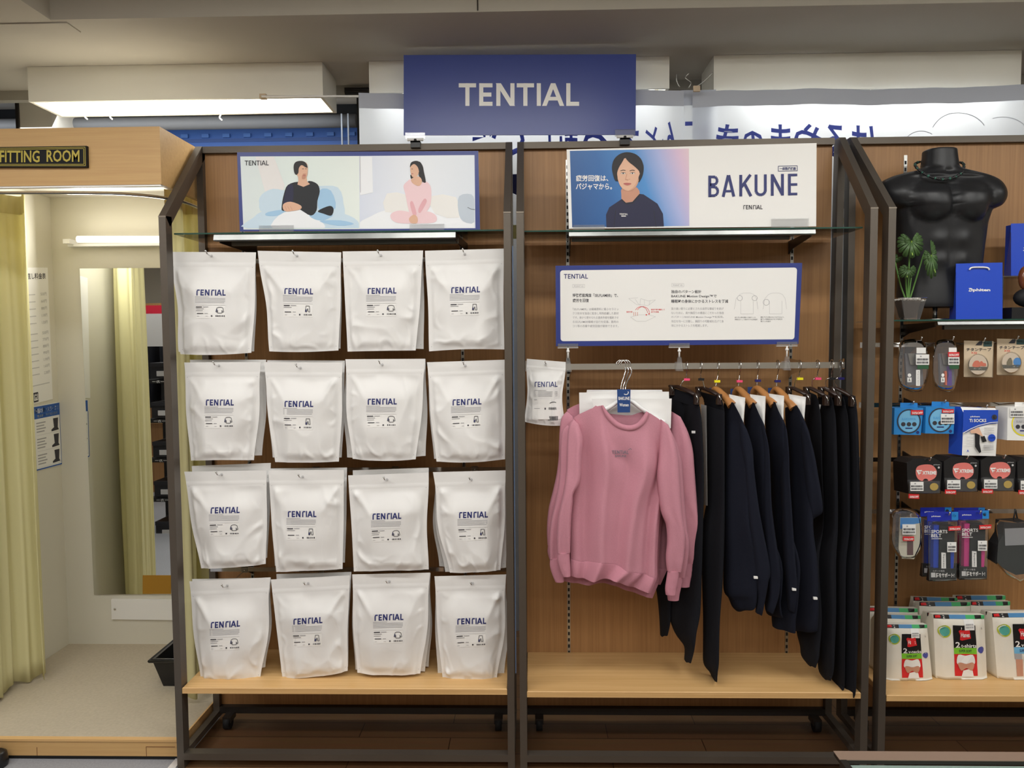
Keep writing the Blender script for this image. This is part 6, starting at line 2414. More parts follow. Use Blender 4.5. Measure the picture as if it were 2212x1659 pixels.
BZ = [bar3(744, 'chrome bar with the clear blister packs, topmost hook bar of the right stand'), bar3(874, 'chrome bar with the blue square packs on the right stand'),
      bar3(992, 'chrome bar with the black and red packs on the right stand'), bar3(1104, 'chrome bar with the long belt packs, lowest of the right stand')]


def peg3(u, v, Y, row, label):
    P = at(u, v, Y)
    r = MB()
    r.tube([(P.x, YB3 - 0.005, BZ[row]), (P.x, Y + 0.02, P.z), (P.x, Y - 0.018, P.z), (P.x, Y - 0.023, P.z + 0.008)], 0.0022, 'chrome', n=7)
    r.ball((P.x, Y - 0.023, P.z + 0.009), 0.0035, 'chrome', 6)
    tag(r.build('display_hook'), label, 'hook', 'peg hooks of the right stand')


def sticker(parent, f, x0, x1, y0, y1, Y, bar=True, name='price_sticker'):
    mb = MB()
    mb.slab([at(*f(a, b), Y) for a, b in ((x0, y0), (x1, y0), (x1, y1), (x0, y1))], (0, 0.0008, 0), 'white')
    mq = lambda x, y: at(*f(x, y), Y) - Vector((0, 0.0005, 0))
    h = y1 - y0
    rr_ = random.Random(int(x0 + y0))
    for a in (0.38, 0.68):
        x = x0 + 6
        while x < x1 - 8:
            w_ = rr_.choice((1.5, 3, 4))
            put_rect(mb, mq, x, x + w_, y0 + h * a, y0 + h * (a + 0.2), 'ink')
            x += w_ + rr_.choice((1.2, 2.4))
    put_rect(mb, mq, x0 + (x1 - x0) * .3, x0 + (x1 - x0) * .42, y0 + h * .12, y0 + h * .26, 'gray')
    return mb.build(name, parent)


def off_sticker(parent, f, x0, x1, y0, y1, Y, tilt=0, s='50%OFF'):
    mb = MB()
    mb.slab([at(*f(a, b), Y) for a, b in ((x0, y0), (x1, y0 + tilt), (x1, y1 + tilt), (x0, y1))], (0, 0.0008, 0), 'red')
    mq = lambda x, y: at(*f(x, y + tilt * .5), Y) - Vector((0, 0.0005, 0))
    h = y1 - y0
    put_text(mb, s, mq, x0 + 8, x1 - 6, y0 + h * .35, y0 + h * .85, 'white', 0.02)
    return mb.build('discount_sticker', parent)


def outline_box(mb, f, pts, Y, d, m, shrink=0.86, smooth=0):
    """rounded blister: outer rim at Y+d, bulged face at Y"""
    P = [(p.x, p.y) for p in bez([(x, y, 0) for x, y in pts], smooth, True)] if smooth else pts
    cx, cy2 = sum(p[0] for p in P) / len(P), sum(p[1] for p in P) / len(P)
    rim = [at(*f(*p), Y + d) for p in P]
    mid = [at(*f(cx + (p[0] - cx) * (1 + shrink) / 2, cy2 + (p[1] - cy2) * (1 + shrink) / 2), Y + d * 0.15) for p in P]
    face = [at(*f(cx + (p[0] - cx) * shrink, cy2 + (p[1] - cy2) * shrink), Y) for p in P]
    mb.grid([rim, mid, face], m, closed=True)
    mb.face(face, m, True)
    mb.face(rim[::-1], m)


# clear blister packs (top row)
YK = 0.10
for (ox, sc, label, extra) in ((0, 1.0, 'clear oval blister pack, leftmost on the top bar of the right stand', 0), (303, 0.84, 'clear oval blister pack with red discount sticker and violet insert', 1)):
    f = (lambda ox, sc: (lambda x, y: C6(380 + ox + (x - 380) * sc, y)))(ox, sc)
    r = empty('blister_pack', at(*f(520, 655), YK), label, 'blister pack', 'clear oval blister packs')
    mb = MB()
    outline_box(mb, f, [(392, 320), (412, 240), (455, 212), (560, 206), (620, 235), (650, 310), (662, 400), (655, 520), (625, 618), (580, 655), (480, 650), (410, 612), (384, 530), (380, 420)], YK, 0.05, 'blister', 0.86, 3)
    mb.build('shell', r)
    mb = MB()
    pts = [(455, 330), (600, 330), (610, 600), (470, 600)]
    mb.slab([at(*f(x, y), YK + 0.02) for x, y in pts], (0, 0.012, 0), mat('insole_gray', '6c6b70', .8))
    mb.slab([at(*f(x, y), YK + 0.012) for x, y in ((480, 330), (535, 330), (545, 430), (500, 425))], (0, 0.008, 0), 'satin')
    if extra:
        mb.slab([at(*f(x, y), YK + 0.008) for x, y in ((545, 440), (580, 440), (585, 605), (530, 605), (550, 520))], (0, 0.01, 0), mat('violet_rubber', '53318e', .5))
        mb.slab([at(*f(x, y), YK + 0.007) for x, y in ((515, 480), (532, 480), (535, 600), (518, 600))], (0, 0.01, 0), 'orange')
    mb.build('insert', r)
    mb = MB()
    mq = lambda x, y: at(*f(x, y), YK - 0.001)
    put_rect(mb, mq, 552, 632, 280, 330, 'whitegloss')
    put_rect(mb, mq, 560, 656, 427, 462, mat('deep_green', '2c5a3a', .5))
    if not extra:
        put_rect(mb, mq, 548, 582, 470, 606, 'white')
        put_text(mb, 'phiten', lambda a, b: mq(564 + (b - 540) * .4, 540 + (a - 564) * 3), 545, 583, 530, 560, 'ink')
    put_disc(mb, mq, 492, 515, 15, 15, 'white')
    put_rect(mb, mq, 474, 510, 535, 575, 'white')
    put_text(mb, 'A', mq, 482, 502, 543, 570, 'ink', 0.02)
    mb.build('printed_card', r)
    sticker(r, f, 548, 660, 338, 427, YK - 0.003)
    if extra:
        off_sticker(r, f, 545, 660, 318, 358, YK - 0.005)
peg3(*C6(568, 216), YK, 0, 'steel hook of the leftmost clear blister pack')
peg3(*C6(838, 213), YK, 0, 'steel hook of the second clear blister pack')

# tape cards
for k, (x0, y0, label) in enumerate(((958, 220, 'beige card pack of tape with orange body print'), (1240, 203, 'beige card pack of tape with round blue print at the right edge'))):
    f = (lambda x0, y0: (lambda x, y: C6(x + x0, y + y0)))(x0, y0)
    r = empty('tape_pack', at(*f(120, 310), YK), label, 'tape pack', 'tape packs on beige cards')
    mb = MB()
    for j in range(3):
        mb.slab([at(*f(x + 4 * j, y + 3 * j), YK + 0.02 + 0.02 * j) for x, y in ((0, 0), (250, 5), (238, 310), (-2, 308))], (0, 0.0015, 0), 'kraft')
    mb.build('card', r)
    mb = MB()
    outline_box(mb, f, [(120 + 92 * math.cos(a), 205 + 95 * math.sin(a)) for a in [2 * math.pi * q / 20 for q in range(20)]], YK - 0.005, 0.025, 'blister', 0.9)
    mb.build('shell', r)
    mb = MB()
    mq = lambda x, y: at(*f(x, y), YK + 0.0005)
    put_disc(mb, mq, 120, 205, 78, 84, mat('tape_disc', 'd9c7b0', .6))
    mq2 = lambda x, y: at(*f(x, y), YK - 0.0002)
    put_rect(mb, mq2, 45, 195, 224, 254, mat('olive_band', '4c4a3a', .6))
    if k == 0:
        put_poly(mb, mq2, [(85, 180), (110, 170), (130, 180), (140, 222), (72, 222)], 'orange', 3)
        put_poly(mb, mq2, [(135, 185), (150, 175), (165, 190), (185, 195), (185, 218), (145, 216)], 'orange', 3)
    else:
        put_disc(mb, mq2, 172, 200, 34, 38, 'azure')
        put_poly(mb, mq2, [(95, 175), (120, 165), (130, 222), (80, 222)], mat('olive_shirt', '6f6444', .6), 2)
    put_text(mb, '肩・首用', mq2, 82, 150, 232, 246, 'white')
    mq = lambda x, y: at(*f(x, y), YK + 0.019)
    put_text(mb, 'チタンテープ', mq, 20, 232, 62, 90, 'ink', 0.02)
    put_rect(mb, mq, 165, 238, 4, 50, mat('deep_teal', '2d4a4a', .5))
    put_text(mb, '業務用', mq, 172, 230, 16, 34, 'white')
    put_poly(mb, mq, [(95, 40), (130, 5), (160, 10), (150, 40)], 'ink')
    put_text(mb, 'X30', mq, 60, 110, 97, 112, 'red')
    mb.build('print', r)
    peg3(*f(145, 4), YK + 0.02, 0, 'steel hook of the tape pack with ' + ('orange print', 'blue print'))  if False else peg3(*f(145, 4), YK + 0.02, 0, ('steel hook of the tape pack with orange print', 'steel hook of the tape pack with blue print')[k])


# blue necklace boxes
def ring_box(f, q, label, m_card, m_ring, group, row, pegx, w=1.0, txt='RAKUWA'):
    Y = 0.09
    r = empty('necklace_pack', at(*f(*q[2]), Y), label, 'necklace pack', group)
    d = 0.05
    mb = MB()
    P = [at(*f(x, y), Y) for x, y in q]
    L_ = [at(*f(q[0][0] - 35, q[0][1] - 3), Y), at(*f(q[3][0] - 40, q[3][1] - 4), Y)]
    bk = [p + Vector((-0.012, d, 0)) for p in P]
    mb.face([P[0], P[3], P[2], P[1]], m_card)
    mb.face([bk[0], bk[1], bk[2], bk[3]], m_card)
    for i in range(4):
        j = (i + 1) % 4
        mb.face([P[i], P[j], bk[j], bk[i]], m_card)
    mb.build('box', r)
    cx = (q[0][0] + q[1][0]) / 2
    mb = MB()
    mb.slab([at(*f(x, y), Y + 0.02) for x, y in ((cx - 72, q[0][1] - 45), (cx + 72, q[0][1] - 42), (cx + 76, q[0][1] + 5), (cx - 76, q[0][1] + 5))], (0, 0.002, 0), m_card)
    mb.build('hang_tab', r)
    mb = MB()
    mq = lambda x, y: at(*f(x, y), Y - 0.0006)
    cy2 = (q[0][1] + q[3][1]) / 2
    put_disc(mb, mq, cx, cy2, 88, 92, 'ltgray' if m_card != 'azure' else 'sky')
    mq = lambda x, y: at(*f(x, y), Y - 0.0012)
    put_ring(mb, mq, cx, cy2, 102, 104, 10, m_ring, 36)
    put_text(mb, txt, mq, cx - 60, cx + 60, cy2 - 30, cy2 - 8, mat('pale_blue', '58a6de', .5) if m_card == 'azure' else 'gray', 0.01)
    for k in (-48, 0, 46):
        put_disc(mb, mq, cx + k, cy2 + 25, 19, 18, 'ink')
    put_rect(mb, mq, cx - 30, cx + 30, cy2 + 54, cy2 + 64, 'navy')
    put_disc(mb, mq, q[2][0] - 25, q[2][1] - 22, 13, 13, 'navy')
    mb.build('print', r)
    peg3(*f(pegx, q[0][1] - 36), Y + 0.02, row, 'steel hook of the ' + label.split(',')[0])
    return r, Y


r, Y = ring_box(C6, [(365, 795), (610, 795), (588, 1025), (358, 1022)], 'left blue square necklace pack, second bar of the right stand', 'azure', 'ink', 'blue square necklace packs', 1, 500)
off_sticker(r, C6, 505, 610, 813, 853, Y - 0.004)
r, Y = ring_box(C6, [(632, 785), (880, 785), (868, 1015), (626, 1012)], 'right blue square necklace pack with barcode sticker, second bar of the right stand', 'azure', 'ink', 'blue square necklace packs', 1, 768)
off_sticker(r, C6, 770, 872, 805, 838, Y - 0.004)
sticker(r, C6, 760, 875, 845, 930, Y - 0.004)
r, Y = ring_box(C6, [(1330, 790), (1600, 780), (1600, 1075), (1325, 1070)], 'white necklace pack with a yellow ring at the right edge', 'white', 'yellow', 'blue square necklace packs', 1, 1460)
sticker(r, C6, 1350, 1468, 790, 872, Y - 0.004)

# socks pack
r = empty('socks_pack', at(*C6(1100, 1205), 0.085), 'blue and white pack of black long socks on the right stand', 'socks pack')
Y = 0.085
q = [(955, 790), (1252, 800), (1228, 1205), (940, 1200)]
mb = MB()
n = 10
fr_, bk_ = [], []
for j in range(n + 1):
    t = j / n
    a, b = [], []
    for i in range(n + 1):
        s_ = i / n
        x = (q[0][0] * (1 - s_) + q[1][0] * s_) * (1 - t) + (q[3][0] * (1 - s_) + q[2][0] * s_) * t
        y = (q[0][1] * (1 - s_) + q[1][1] * s_) * (1 - t) + (q[3][1] * (1 - s_) + q[2][1] * s_) * t
        P = at(*C6(x, y), Y)
        P.y -= 0.006 * math.sin(math.pi * s_) * math.sin(math.pi * t) - 0.02 * (1 - sm(0, .12, t))
        Q = at(*C6(x, y), Y) + Vector((-0.02, 0.05, 0))
        a.append(P)
        b.append(Q)
    fr_.append(a)
    bk_.append(b)
bp = mat('blue_bag_film', '2750c0', 0.25)
mb.grid(fr_, 'whitegloss')
mb.grid(bk_, bp, flip=True)
mb.grid([[r_[0] for r_ in bk_], [r_[0] for r_ in fr_]], bp)
mb.grid([[r_[-1] for r_ in fr_], [r_[-1] for r_ in bk_]], bp)
mb.grid([bk_[0], fr_[0]], bp)
mb.grid([fr_[-1], bk_[-1]], 'white')
mb.build('bag', r)
mb = MB()
mq = lambda x, y: at(*C6(x, y), Y - 0.0075)
put_poly(mb, mq, [(952, 812), (1250, 812), (1246, 925), (1180, 930), (1080, 955), (1010, 985), (975, 1005), (948, 1005)], bp)
mq = lambda x, y: at(*C6(x, y), Y - 0.009)
put_line(mb, mq, [(948, 1010), (1010, 975), (1080, 945), (1180, 920), (1246, 915)], 6, 'white')
put_text(mb, 'phiten', mq, 1012, 1092, 862, 877, 'white', 0.03)
put_text(mb, 'Ti SOCKS', mq, 1002, 1148, 888, 916, 'white', 0.03)
put_disc(mb, mq, 1217, 873, 22, 22, 'ink')
put_text(mb, 'L', mq, 1210, 1222, 862, 884, 'white', 0.02)
put_poly(mb, mq, [(1010, 985), (1085, 960), (1120, 1040), (1060, 1010), (1015, 1010)], 'skin')
put_poly(mb, mq, [(1050, 990), (1092, 990), (1090, 1100), (1104, 1170), (1088, 1180), (1052, 1125)], 'blackmatt')
put_poly(mb, mq, [(1098, 1040), (1132, 1032), (1152, 1080), (1115, 1088)], 'blackmatt')
put_disc(mb, mq, 1195, 1050, 32, 32, bp)
put_text(mb, '日本製', mq, 1172, 1218, 1043, 1056, 'white')
put_text(mb, 'A', mq, 980, 1000, 1150, 1172, bp, 0.02)
for k in range(3):
    put_rect(mb, mq, 1130, 1215, 962 + k * 22, 968 + k * 22, 'ltgray')
    put_rect(mb, mq, 978, 1040, 1040 + k * 30, 1044 + k * 30, 'ltgray')
for k in range(4):
    put_rect(mb, mq, 1125, 1210, 1110 + k * 12, 1115 + k * 12, 'gray')
mb.build('print', r)
peg3(*C6(1122, 790), Y + .012, 1, 'steel hook of the pack of black long socks')

# black packs with red print
for k, (ox, oy, w_, label) in enumerate(((470, 1235, 300, 'black and red bracelet pack, leftmost of the third bar, right stand'), (785, 1220, 300, 'black and red bracelet pack, second of the third bar, right stand'),
                                        (1100, 1215, 300, 'black and red bracelet pack, third of the third bar, right stand'), (1412, 1225, 300, 'black and red bracelet pack cut by the right picture edge'))):
    f = (lambda ox, oy: (lambda x, y: C6(x + ox, y + oy)))(ox, oy)
    Y = 0.085
    r = empty('bracelet_pack', at(*f(140, 290), Y), label, 'bracelet pack', 'black and red bracelet packs')
    mb = MB()
    mb.slab([at(*f(x, y), Y + 0.006) for x, y in ((0, 30), (60, -8), (240, -10), (300, 25), (292, 180), (290, 290), (10, 290), (4, 180))], (-0.02, 0.06, 0), 'blackcard')
    mb.build('card', r)
    mb = MB()
    outline_box(mb, f, [(10, 180), (290, 180), (286, 288), (12, 288)], Y - 0.004, 0.02, 'blister', 0.95)
    mb.build('shell', r)
    mb = MB()
    mq = lambda x, y: at(*f(x, y), Y + 0.0052)
    put_poly(mb, mq, [(75, 110), (90, 60), (150, 42), (215, 48), (252, 90), (250, 140), (215, 172), (150, 185), (95, 165)], mat('salmon_print', 'e07a72', .5), 3)
    mq = lambda x, y: at(*f(x, y), Y + 0.0044)
    put_disc(mb, mq, 160, 185, 24, 22, 'blackcard')
    put_poly(mb, mq, [(80, 90), (130, 90), (124, 101), (98, 101), (102, 110), (120, 110), (116, 120), (106, 120), (104, 135)], 'white')
    put_text(mb, 'XTREME', mq, 132, 252, 98, 128, 'white', 0.04)
    put_text(mb, 'phiten', mq, 228, 282, 38, 52, 'ltgray')
    put_disc(mb, mq, 272, 68, 9, 9, 'ltgray')
    mq = lambda x, y: at(*f(x, y), Y - 0.005)
    put_disc(mb, mq, 232, 232, 36, 32, mat('brass_seal', 'b59a55', .4))
    mb.build('print', r)
    sticker(r, f, 30, 142, 190, 268, Y - 0.0075)
    off_sticker(r, f, 10 if k else 15, 105, 270 if k else 292, 306 if k else 330, Y - 0.009, 6)
    peg3(*f(175, -2), Y + 0.004, 2, ('steel hook of the leftmost black and red pack', 'steel hook of the second black and red pack', 'steel hook of the third black and red pack', 'steel hook of the black and red pack at the edge')[k])

# insole blister on the lowest bar
Y = 0.10
r = empty('blister_pack', at(*C7(480, 505), Y), 'clear blister pack with white and blue card, left on the lowest bar', 'blister pack', 'clear oval blister packs')
mb = MB()
outline_box(mb, C7, [(335, 200), (345, 110), (400, 70), (500, 75), (575, 120), (598, 220), (595, 380), (560, 470), (530, 508), (430, 505), (370, 450), (330, 350)], Y, 0.05, 'blister', 0.88, 3)
mb.build('shell', r)
mb = MB()
mb.slab([at(*C7(x, y), Y + 0.010) for x, y in ((412, 150), (590, 150), (594, 320), (582, 420), (530, 505), (430, 500), (400, 420))], (0, 0.004, 0), mat('ivory_card', 'dcd6c2', .5))
mq = lambda x, y: at(*C7(x, y), Y + 0.0092)
put_poly(mb, mq, [(414, 152), (588, 152), (590, 195), (500, 212), (412, 250)], 'azure')
put_text(mb, 'phiten', mq, 435, 500, 180, 193, 'white', 0.02)
put_rect(mb, mq, 472, 524, 350, 470, mat('maroon', '5a2326', .5))
mb.build('printed_card', r)
sticker(r, C7, 432, 545, 208, 295, Y - 0.003)
off_sticker(r, C7, 436, 532, 312, 350, Y - 0.003, 0, '70%OFF')

# belt packs
for k, (ox, oy, w_, mcol, label, Yk) in enumerate(((0, 0, 262, 'blue', 'bagged blue and black sports belt, front left', 0.075), (262, -12, 266, mat('magenta_web', 'c0307c', .6), 'bagged pink and black sports belt, front right', 0.082),
                                                 (-58, -38, 270, 'blue', 'bagged blue sports belt behind the front blue one', 0.13), (228, -36, 262, mat('magenta_web', 'c0307c', .6), 'bagged pink sports belt behind the front pink one', 0.135))):
    f = (lambda ox, oy: (lambda x, y: C7(x + ox, y + oy)))(ox, oy)
    r = empty('belt_pack', at(*f(780, 690), Yk), label, 'belt pack', 'bagged sports belts on the lowest bar')
    mb = MB()
    mb.slab([at(*f(x, y), Yk) for x, y in ((645, 104), (908, 100), (908, 172), (645, 180))], (0, 0.003, 0), mat('deep_blue_card', '1d2ca4', .4))
    mq = lambda x, y: at(*f(x, y), Yk - 0.0005)
    put_rect(mb, mq, 852, 908, 102, 172, 'azure')
    put_text(mb, 'phiten', mq, 680, 758, 133, 148, 'white', 0.02)
    put_disc(mb, mq, 872, 134, 16, 16, 'ink')
    put_text(mb, '65', mq, 864, 880, 127, 140, 'white')
    mb.build('header_card', r)
    mb = MB()
    mb.slab([at(*f(x, y), Yk + 0.012) for x, y in ((700, 215), (745, 215), (740, 590), (695, 590))], (0, 0.02, 0), mcol)
    mb.slab([at(*f(x, y), Yk + 0.006) for x, y in ((752, 225), (880, 225), (868, 590), (745, 590))], (0, 0.03, 0), 'blackmatt')
    mb.slab([at(*f(x, y), Yk + 0.010) for x, y in ((836, 440), (866, 440), (858, 590), (836, 590))], (0, -0.006, 0), mcol)
    mb.slab([at(*f(x, y), Yk + 0.003) for x, y in ((766, 450), (802, 452), (804, 592), (766, 590))], (0, 0.003, 0), 'white')
    mq = lambda x, y: at(*f(x, y), Yk + 0.002)
    put_text(mb, 'phiten', lambda a, b: mq(785 + (b - 520) * .5, 520 + (a - 785)), 785 - 55, 785 + 55, 504, 536, 'ink')
    mb.build('belt', r)
    mb = MB()
    mb.slab([at(*f(x, y), Yk + 0.002) for x, y in ((668, 585), (890, 585), (892, 688), (655, 692))], (0, 0.016, 0), 'blackcard')
    mq = lambda x, y: at(*f(x, y), Yk + 0.0012)
    put_rect(mb, mq, 676, 712, 620, 660, 'ltgray')
    put_text(mb, '腰をサポート!', mq, 716, 874, 622, 662, 'white', 0.02)
    put_text(mb, 'スポーツ専用', mq, 690, 790, 598, 614, 'ltgray')
    put_text(mb, 'SPORTS', mq, 678, 816, 256, 284, 'white', 0.02)
    put_text(mb, 'BELT', mq, 678, 764, 290, 318, 'white', 0.02)
    put_rect(mb, mq, 680, 770, 327, 334, 'ltgray')
    mb.build('print', r)
    mb = MB()
    outline_box(mb, f, [(650, 178), (905, 172), (905, 420), (895, 690), (655, 695), (650, 420)], Yk - 0.004, 0.035, 'polybag', 0.96)
    mb.build('clear_bag', r)
    if k < 2:
        sticker(r, f, 815, 892, 360, 445, Yk - 0.006)
        off_sticker(r, f, 826, 930, 228, 264, Yk - 0.007, -6)
        peg3(*f(805, 118), Yk, 3, 'steel hook of the ' + ('blue', 'pink')[k] + ' sports belt packs')
# black glove pack at the edge
Y = 0.10
r = empty('glove_pack', at(*C7(1400, 700), Y), 'bagged black gloves with grey card at the right edge, lowest bar', 'glove pack')
mb = MB()
mb.slab([at(*C7(x, y), Y) for x, y in ((1300, 190), (1480, 180), (1560, 240), (1560, 620), (1400, 640), (1300, 580), (1220, 530), (1240, 380), (1290, 300))], (0, 0.05, 0), 'blackmatt')
mb.build('gloves', r)
mb = MB()
mb.slab([at(*C7(x, y), Y - 0.002) for x, y in ((1305, 245), (1560, 235), (1560, 380), (1310, 390))], (0, 0.0015, 0), mat('gray_card', '8f8f92', .6))
mb.build('card', r)
mb = MB()
outline_box(mb, C7, [(1225, 200), (1260, 165), (1420, 180), (1600, 160), (1600, 640), (1440, 710), (1320, 640), (1225, 540), (1240, 350)], Y - 0.008, 0.065, 'polybag', 0.92)
mb.build('clear_bag', r)
mb = MB()
h = at(*C7(1390, 110), Y)
mb.tube(bez([h + Vector((-0.004, 0, -0.025)), h, h + Vector((0.004, 0.004, 0.012)), h + Vector((0.012, 0.004, -0.02))], 4), 0.0025, 'black', n=6)
mb.build('hang_loop', r)


# ---------------- packs of white shirts on the shelf
def shirt_pack(f, q, Y, label, words, blue=False, front=True, depth=0.05, z0=None, group='packs of white shirts'):
    """bag of folded white shirts standing upright; q: TL TR BR BL in crop pixels"""
    r = empty('shirt_pack', at(*f(*q[2]), Y), label, 'shirt pack', group)
    bil = lambda s_, t: ((q[0][0] * (1 - s_) + q[1][0] * s_) * (1 - t) + (q[3][0] * (1 - s_) + q[2][0] * s_) * t, (q[0][1] * (1 - s_) + q[1][1] * s_) * (1 - t) + (q[3][1] * (1 - s_) + q[2][1] * s_) * t)
    sd_ = q[0][0] * 0.01

    def surf(s_, t, off=0.0):
        P = at(*f(*bil(s_, t)), Y)
        if z0 is not None:
            P.z = max(P.z, z0 + 0.001)
        e = sm(0, 0.15, min(s_, 1 - s_)) * sm(0, 0.12, t)
        P.y -= 0.012 * e + 0.003 * noise.noise(Vector((s_ * 5 + sd_, t * 6, sd_))) * e + off
        return P
    mb = MB()
    n = 18
    F = [[surf(i / n, j / n) for i in range(n + 1)] for j in range(n + 1)]
    Bk = [[p + Vector((-0.006, depth * (0.35 + 0.65 * sm(0, .2, j / n)) + 0.02 * 0, 0)) for p in row] for j, row in enumerate(F)]
    sf = mat('white_shirt_fabric', 'ece7da', 0.6, bump=0.2, bscale=60, coat=0.5)
    mb.grid(F, sf)
    mb.grid(Bk, sf, flip=True)
    mb.grid([[r_[0] for r_ in Bk], [r_[0] for r_ in F]], sf)
    mb.grid([[r_[-1] for r_ in F], [r_[-1] for r_ in Bk]], sf)
    mb.grid([Bk[0], F[0]], sf)
    mb.grid([F[-1], Bk[-1]], sf)
    mb.build('folded_shirts', r)
    mq = lambda o_: (lambda s_, t: surf(s_, t, o_))
    mb = MB()
    m1, m2, m3 = mq(0.0012), mq(0.0022), mq(0.0032)
    # coloured header strip
    put_rect(mb, m1, 0.0, 0.30, 0.0, 0.055, 'blackcard', 4)
    put_rect(mb, m1, 0.30, 0.62, 0.0, 0.055, mat('header_blue', '4b86b8', .5), 4)
    put_rect(mb, m1, 0.62, 1.0, 0.0, 0.055, mat('header_green', '45b06a', .5), 4)
    put_rect(mb, m2, 0.80, 0.93, 0.0, 0.05, 'blackcard')
    put_text(mb, '2', m2, 0.17, 0.21, 0.008, 0.048, 'white')
    put_poly(mb, m2, [(0.02, 0.01), (0.12, 0.004), (0.13, 0.04), (0.03, 0.048)], 'red')
    if front:
        # black panel, emblem, words
        wx0, wx1 = 0.34, 0.78
        for (a, b, m) in ((0.14, 0.47, 'blackcard'), (0.47, 0.56, 'sky' if blue else 'green')):
            put_rect(mb, m1, wx0, wx1, a, b, m, 4, 3)
        if blue:
            put_rect(mb, m1, wx0, wx0 + 0.14, 0.56, 0.64, 'gray', 2, 1)
            put_rect(mb, m1, wx0 + 0.02, wx0 + 0.15, 0.64, 0.88, 'skinsh', 2, 3)
            put_poly(mb, m2, [(0.5, 0.58), (0.7, 0.56), (0.78, 0.70), (0.52, 0.70)], 'white')
        else:
            put_rect(mb, m1, wx0, wx1, 0.56, 0.88, 'red', 4, 4)
            put_poly(mb, m2, [(0.42, 0.57), (0.56, 0.585), (0.70, 0.57), (0.74, 0.68), (0.68, 0.72), (0.56, 0.70), (0.44, 0.72), (0.38, 0.68)], 'white', 3)
            put_poly(mb, m3, [(0.40, 0.70), (0.46, 0.68), (0.56, 0.70), (0.68, 0.68), (0.72, 0.72), (0.66, 0.80), (0.56, 0.76), (0.46, 0.80)], 'skinsh', 3)
            put_poly(mb, m2, [(0.46, 0.89), (0.50, 0.80), (0.60, 0.78), (0.68, 0.80), (0.70, 0.89)], 'white')
        put_poly(mb, m2, [(0.44, 0.22), (0.48, 0.20), (0.50, 0.21), (0.66, 0.20), (0.68, 0.33), (0.50, 0.36), (0.46, 0.35), (0.47, 0.28)], 'red')
        put_text(mb, 'Hanes', m3, 0.48, 0.65, 0.24, 0.31, 'white', 0.02)
        put_text(mb, '2', m2, 0.37, 0.46, 0.38, 0.465, 'white', 0.02)
        put_text(mb, words, m2, 0.48, 0.775, 0.41, 0.465, 'white', 0.02)
        put_text(mb, 'SUPER SOFT', m2, 0.44, 0.68, 0.495, 0.535, 'ink' if not blue else 'navy', 0.01)
        put_disc(mb, m1, 0.18, 0.23, 0.125, 0.09, mat('seal_lime', 'b7c63a', .5))
        put_disc(mb, m2, 0.18, 0.23, 0.095, 0.068, mat('seal_teal', '55a89a', .5))
        put_disc(mb, m1, 0.875, 0.50, 0.07, 0.048, mat('oval_violet', '4b4f9e', .5))
        put_text(mb, 'L', m1, 0.90, 0.93, 0.17, 0.20, 'ink')
        for x in (0.27, 0.52, 0.78):
            put_rect(mb, m1, x, x + 0.1, 0.935, 0.942, 'gray')
    mb.build('print', r)
    st_ = MB()
    ya = 0.06 if front else 0.1
    if front:
        put_rect(st_, m2, 0.56, 0.76, 0.055, 0.21, 'white', 2, 2)
        for k in range(8):
            put_rect(st_, m3, 0.585 + k * 0.02, 0.597 + k * 0.02, 0.115, 0.14, 'gray')
            put_rect(st_, m3, 0.585 + k * 0.02, 0.597 + k * 0.02, 0.155, 0.18, 'gray')
        st_.build('price_sticker', r)
    return r


ZZ = ZS3
QB = lambda yy: [(288, 1085 + yy), (636, 1085 + yy), (690, 1560), (282, 1560)]
shirt_pack(C7, [(292, 1060), (640, 1062), (690, 1562), (270, 1562)], 0.125, 'white two pack of v-neck shirts, front left on the right shelf, slumped', 'v-necks', z0=ZZ)
shirt_pack(C7, [(695, 975), (1128, 980), (1156, 1555), (718, 1558)], 0.135, 'white two pack of round neck shirts, front middle on the right shelf', 't-shirts', z0=ZZ)
shirt_pack(C7, [(1195, 965), (1640, 960), (1660, 1560), (1245, 1562)], 0.135, 'white two pack with light blue band, front, cut by the right picture edge', 'v-necks', blue=True, z0=ZZ)
shirt_pack(C7, [(225, 975), (585, 985), (600, 1500), (215, 1500)], 0.185, 'second shirt pack behind the slumped v-neck pack', '', front=False, z0=ZZ)
shirt_pack(C7, [(140, 915), (560, 925), (590, 1480), (150, 1490)], 0.235, 'third shirt pack in the left queue, seen between the stand posts', '', front=False, z0=ZZ)
shirt_pack(C7, [(640, 960), (1080, 965), (1090, 1480), (660, 1480)], 0.195, 'second shirt pack in the middle queue', '', front=False, z0=ZZ)
shirt_pack(C7, [(1140, 950), (1560, 950), (1560, 1480), (1160, 1480)], 0.195, 'second shirt pack in the right queue', '', front=False, z0=ZZ)
shirt_pack(C7, [(575, 870), (1010, 870), (1010, 1440), (590, 1440)], 0.25, 'shirt pack in the back row, left of the two rear packs', '', front=False, depth=0.03, z0=ZZ)
shirt_pack(C7, [(1015, 865), (1350, 865), (1350, 1440), (1015, 1440)], 0.252, 'shirt pack in the back row, right of the two rear packs', '', front=False, depth=0.03, z0=ZZ)
shirt_pack(C7, [(525, 825), (900, 835), (900, 1420), (530, 1420)], 0.29, 'hindmost shirt pack against the panel, left', '', front=False, depth=0.025, z0=ZZ)
shirt_pack(C7, [(885, 815), (1310, 815), (1310, 1420), (890, 1420)], 0.292, 'hindmost shirt pack against the panel, right', '', front=False, depth=0.025, z0=ZZ)

